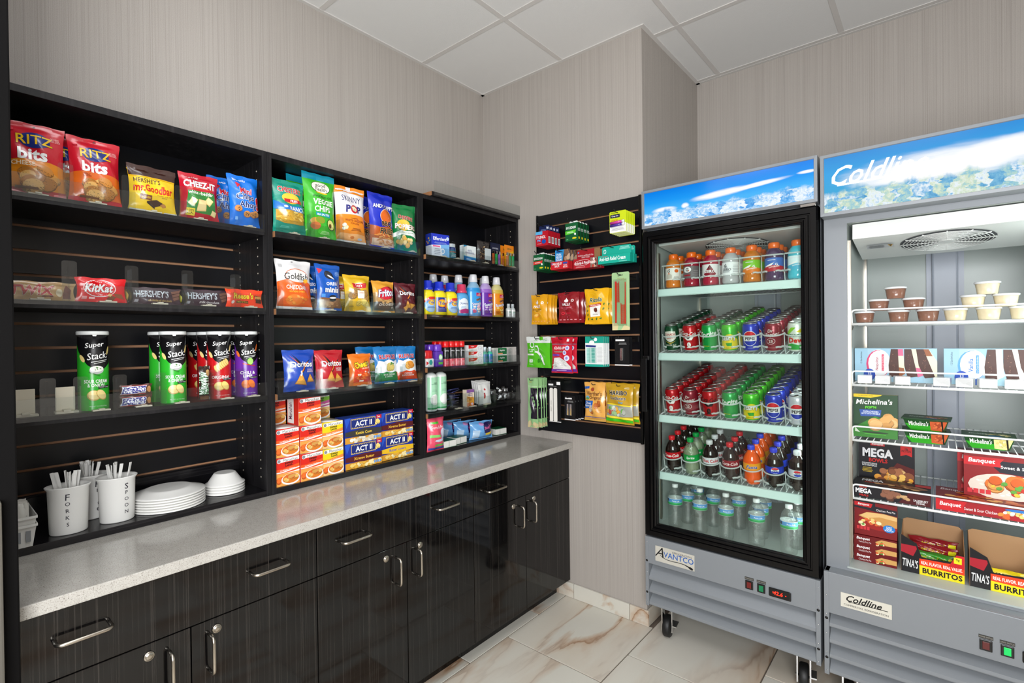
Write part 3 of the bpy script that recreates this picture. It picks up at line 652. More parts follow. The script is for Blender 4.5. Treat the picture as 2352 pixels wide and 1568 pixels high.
m = MB().bbox(2.394, GY-.006, .41, 2.475, GY, .446, .004).build('temperature_display', BLACK, FZ)
MB().bbox(2.496, -.05, .62, 2.506, -.03, 1.80, .002).build('led_strip', LED, FZ)
for z in (1.4865, 1.2525, 1.0405, .8165):
    wire_shelf(FZ, 1.942, 2.505, -.012, .52, z, .0, .048, False)
    for x in (1.940, 2.507):
        MB().tube([(x, -.02, z-.028), (x, .02, z-.012), (x, .06, z-.012), (x, .03, z-.028), (x, -.02, z-.028)], .0018, 5).build('shelf_clip', STEEL, FZ)
# warning label inside the freezer
m = MB(); A = Art(m, .085, .05, lambda x, y, l: (1.985+x, .05+y*.99, 1.862-.068-.0+(-.05-y)*.118-l-.004)); A.r(0, 0, 1, 1, 'c9ccd0'); A.lines(.36, .5, .62, .8, 6, '3c3c40'); A.poly([(.78, .1), (.98, .1), (.88, .8)], 'd8a818'); A.poly([(.82, .18), (.94, .18), (.88, .6)], '282420')
m.build('warning_label', PCARD, FZ)
# ------------------------------------------------------------------ packaging builders (front faces -Y, base at z = 0)
R90 = (0, 0, PI/2)
def sm(a, b, x):
    t = max(0., min(1., (x-a)/(b-a))); return t*t*(3-2*t)
def bagS(W, H, D, top=.075, bot=.055, seed=0, pinch=.09):
    R = random.Random(seed); ph = [R.uniform(0, 6) for _ in range(6)]
    def S(x, y, l, side=-1):
        u = x/W; v = y/H; pv = (v-bot)/(1-top-bot); pv = max(0., min(1., pv))
        puff = sin(PI*pv)**.5 if 0 < pv < 1 else 0.; pu = max(0., 1-abs(2*u-1)**2.4)**.75
        edge = (1-puff)
        dz = D/2*puff*pu+.0028*puff*pu*(sin(11*u+ph[0]+7*v)+sin(17*v+ph[1]+9*u))+.0035*edge*pu*sin(14*u+ph[2])*sm(0, .1, pv)*sm(0, .1, 1-pv)+.0012*sin(9*u+ph[3])
        xx = (u-.5)*W*(1-pinch*puff)
        return (xx, side*(dz+.0006+(l if side < 0 else 0)), y+.0012*sin(16*u+ph[4])*(1 if v > .9 else 0))
    return S
def bag(name, W, H, D, base, art=None, seed=1, top=.075, bot=.055, tcol=None, bcol=None, mat=None, nx=16, ny=20, back=None, maxe=.0075):
    m = MB(); S = bagS(W, H, D, top, bot, seed)
    for side in (-1, 1):
        vs = [S(W*i/nx, H*j/ny, 0, side) for j in range(ny+1) for i in range(nx+1)]
        for j in range(ny):
            c = tcol if (tcol and (j+.5)/ny > 1-top) else (bcol if (bcol and (j+.5)/ny < bot) else (base if side < 0 else (back or base)))
            fs = [(j*(nx+1)+i, j*(nx+1)+i+1, (j+1)*(nx+1)+i+1, (j+1)*(nx+1)+i)[::1 if side < 0 else -1] for i in range(nx)]
            if j == 0: b0 = len(m.v); m.v.extend(vs)
            for f in fs: m.f.append(tuple(q+b0 for q in f)); m.c.append(lin(c)); m.s.append(True); m.m.append(0)
    if art: art(Art(m, W, H, S, maxe, .00017, .0005))
    return m.build(name, mat or PFILM)
def carton(name, W, H, D, base, art=None, top=None, side=None, sart=None, tart=None, mat=None):
    m = MB(); m.box(-W/2, 0, 0, W/2, D, H, base)
    n = len(m.c)
    if top: m.c[n-5] = lin(top)
    if side: m.c[n-2] = m.c[n-1] = lin(side)
    if art: art(Art(m, W, H, flatS(W)))
    if sart: sart(Art(m, D, H, lambda x, y, l: (-W/2-l, D-x, y)))      # left side, seen from the left
    if tart: tart(Art(m, W, D, lambda x, y, l: (x-W/2, y, H+l)))
    return m.build(name, mat or PCARD)
def cylS(r, z0, arc):                                                     # art wraps a cylinder, centred on the front
    return lambda x, y, l: ((r+l)*sin(x/r-arc/2), -(r+l)*cos(x/r-arc/2), z0+y)
def cylart(m, r, z0, h, arc, mi=0, maxe=.005):
    return Art(m, r*arc, h, cylS(r, z0, arc), min(maxe, r*.16), .00012, .0004, mi)
def shelfput(o, y, z, x=.268, tilt=0, turn=0, label=None, cat=None, group=None):
    """stand a package on a shelf of the left wall, front towards the room"""
    return tag_place(o, (x, y, z), (tilt, 0, PI/2+turn), label, cat, group)
def tag_place(o, loc, rot, label, cat, group):
    o.location = loc; o.rotation_euler = rot; o.rotation_mode = 'XYZ'; return tag(o, label, cat, group)
def T_(d): return math.radians(d)
S1, S2, S3, S0 = 1.8556, 1.5646, 1.2416, TC+.0226
CRK = ['d99a4a', 'c98538', 'e0ad62', 'b8762e']
CHP = ['e8c25a', 'd9a93c', 'f0d27a']
# ---- bay 1, top shelf
def a_ritz(c2, sub):
    def f(a):
        a.r(.0, .08, 1, .40, c2); a.e(.5, .40, .56, .06, c2)
        a.e(.5, .74, .27, .115, '20307c'); a.t('RITZ', .5, .745, .135, 'f0c320', w=.62, bold=.02, out='1a2560', ow=.02)
        a.t('bits', .46, .535, .17, 'f2f2f2', w=.80, bold=.06); a.t(sub, .3, .40, .055, 'fff0d0' if 'CHEESE' in sub else '7a1a10', w=.42, bold=.02)
        a.food(.58, .21, .28, .10, 11, .15, CRK, 3); a.food(.62, .31, .12, .03, 2, .14, CRK, 8)
        a.e(.12, .87, .05, .022, 'd84050'); a.t('NO HIGH\nFRUCTOSE\nCORN SYRUP', .84, .80, .06, 'f0c0c0', w=.2, bold=0); a.r(.18, .07, .55, .10, '704018'); a.e(.5, .955, .022, .012, '50060c')
    return f
RZ1 = bag('cracker_bag', .131, .205, .05, 'c41a2c', a_ritz('e28a1e', 'CHEESE'), 11); shelfput(RZ1, -2.118, S1+.002, .262, T_(-5), T_(-4), 'red cracker bag with orange base, leftmost on the top shelf', 'snack bag', 'snack bags on the top shelf of the left unit')
o = bag('cracker_bag', .128, .198, .05, 'c41a2c', a_ritz('d8641c', 'SPICY\nQUESO'), 12); shelfput(o, -1.985, S1+.002, .264, T_(-5), T_(2), 'red cracker bag with dark orange base, second on the top shelf', 'snack bag', 'snack bags on the top shelf of the left unit')
o = dup(RZ1); tag_place(o, (.188, -2.050, S1+.002), (T_(-3), 0, PI/2), 'red cracker bag half hidden behind the two front cracker bags', 'snack bag', 'snack bags on the top shelf of the left unit')
def a_good(a):
    a.r(0, .0, 1, .05, 'c8c8c4'); a.t("HERSHEY'S", .36, .66, .10, '4a2a1c', w=.56, bold=.02); a.t('mr.Goodbar', .5, .50, .17, 'c8201c', w=.86, bold=.045)
    a.poly([(.2, .36), (.44, .34), (.44, .24), (.2, .26)], '7a3420'); a.t('mr.Goodbar', .32, .30, .05, 'f0c020', w=.2); a.poly([(.34, .22), (.55, .27), (.74, .20), (.52, .12)], '3c2216'); a.poly([(.34, .22), (.34, .18), (.52, .08), (.52, .12)], '2a160e')
    a.food(.66, .17, .08, .03, 5, .03, ['c08040'], 2); a.t('chocolate candy with\npeanuts', .74, .36, .08, '6a3a20', w=.34, bold=0); a.r(0, .745, 1, 1, '3a1f18'); a.r(.0, .735, 1, .75, 'e8b010')
o = bag('candy_bag', .134, .148, .035, 'ecc31c', a_good, 13, .10, .05, '3a1f18'); shelfput(o, -1.842, S1+.002, .268, T_(-4), T_(3), 'yellow candy bag with brown top seal on the top shelf', 'snack bag', 'snack bags on the top shelf of the left unit')
def a_cheez(a):
    a.t('Grab n Go!', .3, .90, .05, 'f4e8e8', w=.36, bold=.01); a.t('CHEEZ-IT', .5, .75, .155, 'ffffff', w=.84, bold=.06, out='7a0a14', ow=.03); a.r(.2, .645, .85, .66, 'e05030')
    a.poly([(.16, .60), (.88, .60), (.92, .12), (.12, .16)], '2e7d32'); a.t('white cheddar', .5, .56, .075, 'f4f4e8', w=.66, bold=.02)
    for (x, y, r, ro) in ((.28, .36, .12, .3), (.72, .40, .13, .2), (.52, .30, .19, .75), (.84, .16, .1, .4)): a.poly(ell(x, y, r, r*.8, 4, ro), 'e4bf78'); a.poly(ell(x, y+.008, r*.88, r*.68, 4, ro), 'f0d79a')
    a.r(.12, .07, .34, .22, 'e8d040'); a.t('100%\nREAL', .23, .145, .1, '4a3a10', w=.18)
o = bag('cracker_bag', .122, .158, .045, 'b8142a', a_cheez, 14); shelfput(o, -1.707, S1+.002, .266, T_(-4), 0, 'red cracker bag with green panel and square crackers on the top shelf', 'snack bag', 'snack bags on the top shelf of the left unit')
def a_ahoy(a):
    a.t('BIG BAG', .34, .90, .055, 'e8eef8', w=.4, bold=.03); a.poly([(.18, .84), (.36, .81), (.22, .73)], 'd82030'); a.t('Mini', .50, .69, .12, 'd02030', w=.42, bold=.05, out='ffffff', ow=.05)
    a.t('Chips', .48, .55, .15, '16306e', w=.62, bold=.045, out='ffffff', ow=.06); a.t('Ahoy', .55, .40, .15, '16306e', w=.58, bold=.045, out='ffffff', ow=.06); a.t('!', .90, .47, .26, 'd02030', bold=.08, out='ffffff', ow=.04)
    for x, y in ((.22, .32), (.5, .23), (.7, .23), (.82, .26)):
        a.e(x, y, .12, .062, '9a6030'); a.e(x, y+.008, .115, .056, 'c8894a'); a.food(x, y, .08, .03, 6, .018, ['4a2814'], int(x*99), shade=False)
    a.r(.12, .10, .2, .16, '80b0e8')
CA = bag('cookie_bag', .112, .188, .045, '1172d8', a_ahoy, 15); shelfput(CA, -1.560, S1+.002, .268, T_(-5), T_(5), 'bright blue mini cookie bag at the right end of the top shelf', 'snack bag', 'snack bags on the top shelf of the left unit')
tag_place(dup(CA), (.195, -1.600, S1+.002), (T_(-4), 0, PI/2), 'bright blue mini cookie bag behind the front cookie bag', 'snack bag', 'snack bags on the top shelf of the left unit')
# ---- bay 1, second shelf: candy bars standing on their long edge
def bar(name, W, H, D, base, art, ends=None, seed=1): return bag(name, W, H, D, base, art, seed, .09, .09, nx=20, ny=10)
g = 'candy bars on the second shelf of the left unit'
def a_twix(a):
    a.r(.0, .78, 1, .86, 'b88a4c'); a.t('TWIX', .36, .5, .52, 'c01c28', w=.74, bold=.06, shear=.15, out='f4e8d8', ow=.04); a.e(.47, .80, .03, .08, 'c01c28'); a.poly([(.80, .1), (.92, .1), (.96, .6), (.86, .85)], '7a2a18'); a.e(.76, .4, .05, .22, 'e8d8b8'); a.r(.5, .16, .66, .22, '6a2010')
o = bar('candy_bar', .150, .052, .022, 'cfa36a', a_twix); shelfput(o, -2.110, S2+.001, .272, T_(-6), 0, 'gold and red candy bar at the left end of the second shelf', 'candy bar', g)
def a_kit(a):
    a.e(.46, .56, .34, .36, 'f4f4f4'); a.e(.46, .56, .325, .335, 'd8141c'); a.t('KitKat', .44, .56, .34, 'f8f8f8', w=.60, bold=.05, shear=.3, out='30100c', ow=.03); a.poly([(.58, .12), (.66, .30), (.80, .22), (.70, .06)], '7a4020'); a.poly([(.74, .36), (.92, .34), (.96, .12), (.80, .2)], '8a4a26'); a.poly([(.6, .28), (.66, .36), (.72, .30), (.66, .22)], 'e0b070')
    a.r(.1, .1, .2, .22, 'e8a0a0'); a.r(.24, .12, .36, .2, 'f0c0c0')
o = bar('candy_bar', .124, .073, .018, 'd8141c', a_kit, seed=2); shelfput(o, -1.977, S2+.001, .272, T_(-5), 0, 'red candy bar with white oval on the second shelf', 'candy bar', g)
def a_hers(sub, c):
    def f(a):
        a.t("HERSHEY'S", .40, .60, .42, 'c9ced6', w=.70, bold=.035); a.t(sub, .56, .22, .14, c, w=.5, bold=.01)
        for i in range(3): a.poly([(.80+.02*i, .78-.2*i), (1.0, .92-.2*i), (1.0, .76-.2*i), (.82+.02*i, .62-.2*i)], '7a5244'); a.poly([(.80+.02*i, .62-.2*i), (1., .76-.2*i), (1., .72-.2*i), (.80+.02*i, .57-.2*i)], '4a2a22')
        a.r(.03, .1, .11, .26, 'b0a8b0')
    return f
o = bar('chocolate_bar', .136, .053, .014, '3a2530', a_hers('milk chocolate with whole almonds', 'c8a868'), seed=3); shelfput(o, -1.836, S2+.001, .272, T_(-5), 0, 'dark brown chocolate bar with small gold line, left of its twin', 'candy bar', g)
o = bar('chocolate_bar', .138, .056, .014, '3a2530', a_hers('milk chocolate', 'e0d8d8'), seed=4); shelfput(o, -1.692, S2+.001, .272, T_(-5), 0, 'dark brown chocolate bar beside the orange candy bar', 'candy bar', g)
o = bag('chocolate_bar', .012, .046, .09, 'c8a444', None, 5, .06, .06, nx=6, ny=8); shelfput(o, -1.912, S2+.001, .225, 0, 0, 'gold-wrapped bar seen end-on between red and brown bars', 'candy bar', g)
o = bag('chocolate_bar', .010, .044, .09, 'b8b03c', None, 6, .06, .06, nx=6, ny=8); shelfput(o, -1.766, S2+.001, .225, 0, 0, 'yellow-green bar seen end-on between the two brown bars', 'candy bar', g)
def a_reese(a):
    a.t("Reese's", .43, .62, .36, 'f4c81c', w=.56, bold=.05, shear=.2, out='4a2210', ow=.05); a.r(.22, .2, .58, .34, '4a2210'); a.t('2 PEANUT BUTTER CUPS', .4, .27, .08, 'f4c81c', w=.34, bold=0); a.poly([(.74, .66), (.98, .62), (.95, .22), (.78, .24)], '4a2a18'); a.r(.76, .46, .97, .62, 'd8964a'); a.e(.14, .26, .035, .09, 'e8d8d0')
o = bar('candy_bar', .132, .064, .02, 'ee4018', a_reese, seed=7); shelfput(o, -1.5705, S2+.001, .283, T_(-4), T_(3), 'orange peanut butter cup bar at the right end of the second shelf', 'candy bar', g)
# ---- bay 1, third shelf: tall chip tubes, candy
def tube_can(col, art, name='chip_tube'):
    t = empty(name); r = .037; m = MB(); m.lathe([(r*.98, 0), (r, .002), (r, .228)], 32, '131214')
    def shape(a):
        a.poly([(0, 0), (1, 0), (1, .70), (.93, .63), (.85, .60), (.72, .55), (.5, .545), (.34, .60), (.2, .70), (.1, .78), (0, .88)], col)
        art(a)
    shape(cylart(m, r, 0, .226, 2.9)); m.build('tube', pmat('tube_print', rough=.25, attr=True) if 'tube_print' not in MATS else MATS['tube_print'], t)
    l = MB().lathe([(r+.0005, .226), (r+.0022, .227), (r+.0022, .235), (r+.0005, .2375), (r-.003, .2375), (r-.004, .2355), (.001, .2355)], 32); l.add([(-.006, -r-.0012, .229), (.006, -r-.0012, .229), (.004, -r-.001, .222), (-.004, -r-.001, .222)], [(0, 1, 2, 3)]); l.build('lid', WHITE, t)
    return t
def a_stack(names, food, chipc, extra, ty=.36):
    def a_(a):
        a.t('Super', .50, .86, .085, 'f4f4f2', w=.44, bold=.012, shear=.25, rot=.12); a.t('Stack.', .56, .725, .09, 'f4f4f2', w=.48, bold=.012, shear=.25, rot=.14)
        a.poly([(.42, .635), (.8, .665), (.8, .672), (.42, .643)], 'f4f4f2'); a.poly([(.48, .615), (.76, .645), (.76, .65), (.48, .622)], 'f4f4f2')
        a.e(.21, .69, .05, .055, chipc, .5); a.e(.84, .79, .035, .06, chipc, -.3); extra(a)
        a.t(names, .52, ty, .10 if '\n' in names else .05, 'f4f4f0', w=.52, bold=.035); a.poly([(.56, .285), (.84, .295), (.84, .33), (.56, .318)], '141414'); a.t('Potato Crisps', .70, .306, .022, 'e8e8e8', w=.25, bold=0)
        a.e(.47, .20, .15, .068, food[0], -.35); a.e(.475, .206, .14, .058, food[1], -.35); a.e(.63, .205, .10, .075, food[0], .5); a.e(.633, .21, .09, .066, food[1], .5); a.t('NET WT. 5.5 OZ (156g)', .56, .055, .018, 'e8e8e0' if food[0][0] == 'c' else '1c3c14', w=.38, bold=0)
    return a_
def ex_bowl(a): a.e(.54, .535, .16, .055, 'b8bab8'); a.e(.54, .55, .15, .04, 'f0f0ea'); a.food(.54, .55, .10, .02, 7, .015, ['4a8a3a'], 4, shade=False); a.poly([(.36, .50), (.6, .45), (.62, .46), (.38, .515)], '2a7a24')
def ex_chips(a):
    for i in range(7): a.e(.38+.05*i, .47+.018*i, .05, .055, 'c89a4a', .4); a.e(.383+.05*i, .474+.018*i, .043, .048, 'ecc878', .4)
def ex_lime(a): a.e(.6, .565, .10, .06, '4a8a3a'); a.e(.605, .567, .09, .052, 'a8d870'); a.poly([(.36, .525), (.74, .485), (.76, .495), (.38, .54)], 'b82818')
GRN = tube_can('2eb02c', a_stack('SOUR CREAM\n& ONION', ('c8a050', 'f0d890'), 'ecd488', ex_bowl))
RED = tube_can('c4161c', a_stack('ORIGINAL', ('caa050', 'f4d27a'), 'ecd088', ex_chips, .34))
PUR = tube_can('6a2a9c', a_stack('CHILI &\nLIME', ('c85a20', 'ee7a34'), 'e07030', ex_lime))
g = 'stacked-chip tubes on the third shelf of the left unit'
tag_place(GRN, (.232, -1.993, S3), (0, 0, PI/2-.06), 'green potato-crisp tube standing alone beside the empty pusher', 'chip tube', g)
tag_place(dup(GRN), (.232, -1.783, S3), (0, 0, PI/2-.16), 'green potato-crisp tube in front, right of the chocolate bars', 'chip tube', g)
tag_place(dup(GRN), (.150, -1.793, S3), (0, 0, PI/2), 'green potato-crisp tube standing behind another green tube', 'chip tube', g)
tag_place(RED, (.232, -1.641, S3), (0, 0, PI/2-.25), 'red potato-crisp tube in front with one lid tab facing out', 'chip tube', g)
tag_place(dup(RED), (.152, -1.647, S3), (0, 0, PI/2-.1), 'red potato-crisp tube directly behind the front red tube', 'chip tube', g)
tag_place(dup(RED), (.073, -1.653, S3), (0, 0, PI/2-.2), 'red potato-crisp tube at the back of its row', 'chip tube', g)
tag_place(PUR, (.232, -1.5485, S3), (0, 0, PI/2-.32), 'purple potato-crisp tube in front at the right end', 'chip tube', g)
tag_place(dup(PUR), (.152, -1.553, S3), (0, 0, PI/2-.25), 'purple potato-crisp tube behind the front purple tube', 'chip tube', g)
def a_snick(txt):
    def f(a): a.poly([(.04, .12), (.80, .18), (.84, .88), (.08, .82)], 'e8e8f0'); a.poly([(.06, .17), (.78, .23), (.82, .83), (.10, .77)], '2c2a8c'); a.t(txt, .44, .5, .42, 'f4f4f8', w=.66, bold=.045, shear=.3); a.e(.92, .5, .07, .3, 'b88454'); a.r(.05, .1, .8, .14, 'c82838'); a.r(.08, .86, .84, .9, 'c82838')
    return f
g = 'chocolate bars on the third shelf of the left unit'
o = bar('candy_bar', .088, .034, .02, '4a2a20', a_snick('SATISFIES'), seed=8); shelfput(o, -1.897, S3+.002, .27, 0, 0, 'brown and blue candy bar, lower of two stacked beside the green tube', 'candy bar', g)
o = bar('candy_bar', .088, .034, .02, '4a2a20', a_snick('SNICKERS'), seed=9); shelfput(o, -1.897, S3+.0368, .27, 0, 0, 'brown and blue candy bar, upper of two stacked beside the green tube', 'candy bar', g)
def a_milky(a): a.t('MilkyWay', .5, .5, .36, 'f4f4f0', w=2.2, bold=.04, rot=PI/2, out='1c7a34', ow=.05); a.r(.1, .02, .9, .12, '6a4a34'); a.e(.8, .8, .2, .1, 'c89a60')
o = bag('candy_bar', .034, .116, .02, '2c1a14', a_milky, 10, .07, .07, nx=10, ny=16); shelfput(o, -1.703, S3+.002, .27, 0, 0, 'dark candy bar standing upright between green and red tubes', 'candy bar', g)
# empty spring pushers
for i, (y, lab) in enumerate(((-2.147, 'cream plastic pusher paddle, leftmost on the third shelf'), (-2.061, 'cream plastic pusher paddle left of the lone green tube'))):
    t = empty('shelf_pusher', (.25, y, S3)); tag(t, lab, 'shelf pusher', 'empty pushers on the third shelf')
    t.rotation_euler = R90
    MB().bbox(-.022, -.002, .006, .022, .002, .075, .0018).build('paddle', CREAM, t); MB().box(-.026, -.03, .0003, .026, .0, .006).box(-.008, -.032, .006, .008, -.004, .011).build('track', CREAM, t)
# ---- bay 1, bottom: cups of cutlery, plates, bowls, basket
def oval_cup(text, seed, n, loc, rz, lab, word):
    t = empty('cutlery_cup'); m = MB(); pr = [(.88, 0), (.92, .003), (1.0, .128), (1.12, .136), (1.125, .138), (1.1, .139), (.97, .132), (.89, .012), (.001, .01)]
    m.lathe(pr, 40); m.v = [(v[0]*.0475, v[1]*.040, v[2]) for v in m.v]; m.build('cup', FOAM, t)
    q = MB(); h = .128
    S = lambda x, y, l: ((.0475*(.92+.08*y/h)+l)*sin(x/.0475), -(.040*(.92+.08*y/h)+l)*cos(x/.0475), y)
    a = Art(q, .095, h, lambda x, y, l: S(x-.0475, y, l), .006, .0001, .0006)
    for i, ch in enumerate(text): a.t(ch, .46 if text[0] == 'F' else .725, .86-.155*i, .14 if i == 0 else .085, '25222c', bold=.006, rot=.05*((i*7) % 3-1))
    q.build('lettering', PCARD, t)
    R = random.Random(seed)
    for i in range(n):
        a_ = R.uniform(0, 6.28); rr = R.uniform(.2, .75); x, y = .034*rr*cos(a_), .028*rr*sin(a_); lx, ly = R.uniform(-.3, .3), R.uniform(-.25, .25)
        k = MB().bbox(-.0045, -.0012, 0, .0045, .0012, .152, .0008); k.v = [(v[0]*(.5+.5*v[2]/.152), v[1], v[2]) for v in k.v]
        c = k.build('plastic_'+word, FOAM); M = Matrix.Translation(loc) @ Matrix.Rotation(rz, 4, 'Z'); c.location = M @ Vector((x*.55, y*.55, .018+R.uniform(0, .012))); c.rotation_euler = (ly*.7, lx*.7, R.uniform(0, 3)); tag(c, 'white plastic %s handle sticking out of the %s' % (word, lab), 'cutlery', 'plastic %s handles in their cup' % word)
    t.location = loc; t.rotation_euler = (0, 0, rz)
    return t
g = 'white cutlery cups'
tag(oval_cup('FORKS', 1, 11, (.222, -2.054, S0), PI/2-.1, 'cup lettered FORKS', 'fork'), 'white plastic cup hand-lettered FORKS holding forks', 'cutlery cup', g)
tag(oval_cup('SPOON', 2, 10, (.215, -1.937, S0), PI/2-.1, 'cup lettered SPOON', 'spoon'), 'white plastic cup hand-lettered SPOON beside the plates', 'cutlery cup', g)
tag(oval_cup('Knife', 3, 12, (.115, -1.988, S0), PI/2-.1, 'rear cup', 'knife'), 'white plastic cup of knives standing behind the other two', 'cutlery cup', g)
pl = Proto(MB().lathe([(.062, .0), (.070, .002), (.098, .014), (.108, .015), (.108, .0175), (.096, .017), (.068, .005), (.001, .004)], 44).build('foam_plate', FOAM))
ords = ['lowest', 'second from the bottom', 'third from the bottom', 'fourth from the bottom', 'fifth from the bottom', 'topmost']
for i in range(6): pl.put((.172, -1.785, S0+.0185+.0085*i), (PI, 0, 0), 'upturned white foam plate, %s of the stack' % ords[i], 'plate', 'stacked foam plates')
bw = Proto(MB().lathe([(.032, .0), (.036, .002), (.058, .036), (.066, .0385), (.0665, .042), (.057, .041), (.034, .005), (.001, .004)], 36).build('foam_bowl', FOAM))
for i in range(4): bw.put((.16, -1.602, S0+.043+.0095*i), (PI, 0, 0), 'upturned white foam bowl, %s of the stack' % ['lowest', 'second from the bottom', 'third from the bottom', 'topmost'][i], 'bowl', 'stacked foam bowls')
def basket(z):
    t = empty('napkin_basket'); m = MB(); W, D, Hh = .052, .20, .062
    for k in range(2):
        pass
    o_ = [(-W/2+.008, -D/2+.008), (W/2-.008, -D/2+.008), (W/2-.008, D/2-.008), (-W/2+.008, D/2-.008)]; i_ = [(-W/2, -D/2), (W/2, -D/2), (W/2, D/2), (-W/2, D/2)]
    vs = [(x, y, 0) for x, y in o_]+[(x, y, Hh) for x, y in i_]+[(x*1.07, y*1.04, Hh+.001) for x, y in i_]+[(x*1.07, y*1.04, Hh-.006) for x, y in i_]
    m.add(vs, [(0, 1, 2, 3)]+[(k, (k+1) % 4, 4+(k+1) % 4, 4+k) for k in range(4)]+[(4+k, 4+(k+1) % 4, 8+(k+1) % 4, 8+k) for k in range(4)]+[(8+k, 8+(k+1) % 4, 12+(k+1) % 4, 12+k) for k in range(4)])
    m.build('basket', FOAM, t)
    q = MB()
    for i in range(3): q.box(W/2-.007, -.07+.05*i, .015, W/2+.0006, -.05+.05*i, .045)
    q2 = MB()
    for i in range(2): q2.box(-.016+.02*i, -D/2+.0005, .015, -.006+.02*i, -D/2+.004, .045)
    tag(q2.build('handle_slots', pmat('slot_shade', '8a8d90', .6) if 'slot_shade' not in MATS else MATS['slot_shade'], t), kind='stuff')
    return t
b1 = basket(0); tag_place(b1, (.19, -2.157, S0), (0, 0, PI/2), 'white plastic basket, lower of two nested at the left end', 'basket', 'nested white baskets')
b2_ = dup(b1)
for ch in list(b2_.children):
    if ch.name.startswith('handle'): bpy.data.objects.remove(ch)
tag_place(b2_, (.19, -2.157, S0+.022), (0, 0, PI/2), 'white plastic basket of packets, upper of two nested at left end', 'basket', 'nested white baskets')
for i in range(3):
    o = bag('sugar_packet', .038, .075, .006, 'dcdad2', None, 30+i, nx=6, ny=6); tag_place(o, (.235-.03*i, -2.157, S0+.034), (T_(-14), 0, PI/2), 'white paper packet in the left baskets, %s' % ['front one', 'middle one', 'rear one'][i], 'packet', 'packets in the basket')
# ------------------------------------------------------------------ bay 2, top shelf
S1, S2, S3 = 1.8556, 1.5646, 1.2426
g = 'chip bags on the top shelf of the middle unit'
def a_chest(a):
    for i in range(9): a.poly([(.0, .60+.06*i), (.0, .605+.06*i), (1, .80+.06*i), (1, .795+.06*i)], '3cb89c') if .8+.06*i < .93 else None
    a.e(.5, .64, .28, .10, 'f0c83c'); a.t("CHESTER'S", .5, .80, .11, 'd02028', w=.74, bold=.05, out='f8f0e8', ow=.05); a.r(.28, .56, .86, .625, 'c81c24'); a.t('FRIES', .58, .592, .045, 'ffffff', w=.4)
    a.poly([(.0, .58), (.2, .52), (.5, .50), (1, .52), (1, .40), (.0, .42)], '1c74c4'); a.t('RANCH', .70, .455, .075, 'f4f4f4', w=.52, bold=.04); a.e(.3, .47, .06, .022, 'f0e8d8')
    a.r(.05, .17, .95, .41, 'c89a30'); a.food(.5, .29, .42, .10, 26, .085, ['e0b848', 'd0a030', 'f0d070'], 5, .32); a.poly([(0, .22), (.3, .16), (.6, .14), (1, .20), (1, .06), (0, .06)], '0c8c78'); a.lines(.3, .10, .3, .04, 2, '60c0b0')
o = bag('chip_bag', .136, .208, .05, '0d8f7a', a_chest, 21); shelfput(o, -1.3965, S1+.002, .272, T_(-4), T_(4), 'teal fries bag at the left end of the top shelf', 'chip bag', g)
def a_veg(a):
    a.e(.5, .78, .30, .10, '2a3a10'); a.e(.5, .782, .285, .092, 'f4f0e0'); a.t('good\nhealth', .5, .782, .125, '1c1c18', w=.46, bold=.015); a.e(.5, .69, .2, .012, 'e8c820')
    a.t('AVOCADO OIL', .52, .63, .035, '14481c', w=.66, bold=.02); a.t('VEGGIE', .54, .545, .085, 'f6f8f0', w=.66, bold=.05); a.t('CHIPS', .50, .44, .085, 'f6f8f0', w=.5, bold=.05)
    a.poly([(.28, .39), (.74, .37), (.74, .32), (.28, .34)], '1c96a8'); a.t('SEA SALTED', .51, .355, .028, 'ffffff', w=.42, bold=.02)
    a.e(.24, .25, .13, .05, 'd0a040', .2); a.e(.42, .27, .15, .05, '8a9a2c', -.1); a.e(.28, .18, .16, .055, 'c8703c', .1); a.e(.78, .22, .12, .09, '2c5a1c', .6); a.e(.78, .222, .105, .076, 'd8d880', .6); a.e(.76, .205, .05, .035, '6a4420'); a.e(.5, .10, .13, .035, '48c030'); a.lines(.6, .09, .3, .05, 3, 'b8e8a0')
VG = bag('chip_bag', .142, .268, .055, '3cb428', a_veg, 22, .12, .05, '1494ae'); shelfput(VG, -1.262, S1+.002, .262, T_(-3), 0, 'tall green veggie chip bag with turquoise top', 'chip bag', g)
tag_place(dup(VG), (.18, -1.285, S1+.002), (T_(-3), 0, PI/2), 'tall green veggie chip bag behind the front one', 'chip bag', g)
def a_skinny(a):
    a.poly([(0, .86), (.3, .90), (.7, .87), (1, .86), (1, 1), (0, 1)], 'ee8a1c'); a.t('SKINNY', .48, .765, .105, '2c2c6c', w=.62, bold=.0, rot=-.06); a.t('POP', .54, .59, .13, '2c2c7c', w=.72, bold=.07)
    a.e(.55, .59, .125, .075, 'c82028'); a.food(.55, .59, .05, .03, 7, .05, ['f8f0d8', 'f4e8c0'], 3); a.r(0, .05, 1, .46, 'ee8c1e'); a.e(.5, .46, .52, .03, 'ee8c1e'); a.lines(.55, .425, .3, .02, 1, '8a2c14'); a.t('WHITE CHEDDAR', .56, .385, .042, '8a2c14', w=.66, bold=.03); a.t('POPCORN', .56, .335, .032, '8a2c14', w=.3, bold=.02)
    a.food(.22, .26, .08, .04, 7, .06, ['fbf4e0', 'f4e4b8'], 4); a.lines(.62, .235, .36, .05, 3, '5a2410'); a.r(.08, .05, .95, .16, 'f2b070'); a.e(.5, .10, .06, .025, 'c8702c'); a.e(.75, .08, .08, .02, 'b8c4d8')
o = bag('popcorn_bag', .146, .245, .055, 'e8e6e8', a_skinny, 23); shelfput(o, -1.122, S1+.002, .262, T_(-3), T_(-3), 'white and orange popcorn bag on the top shelf', 'chip bag', g)
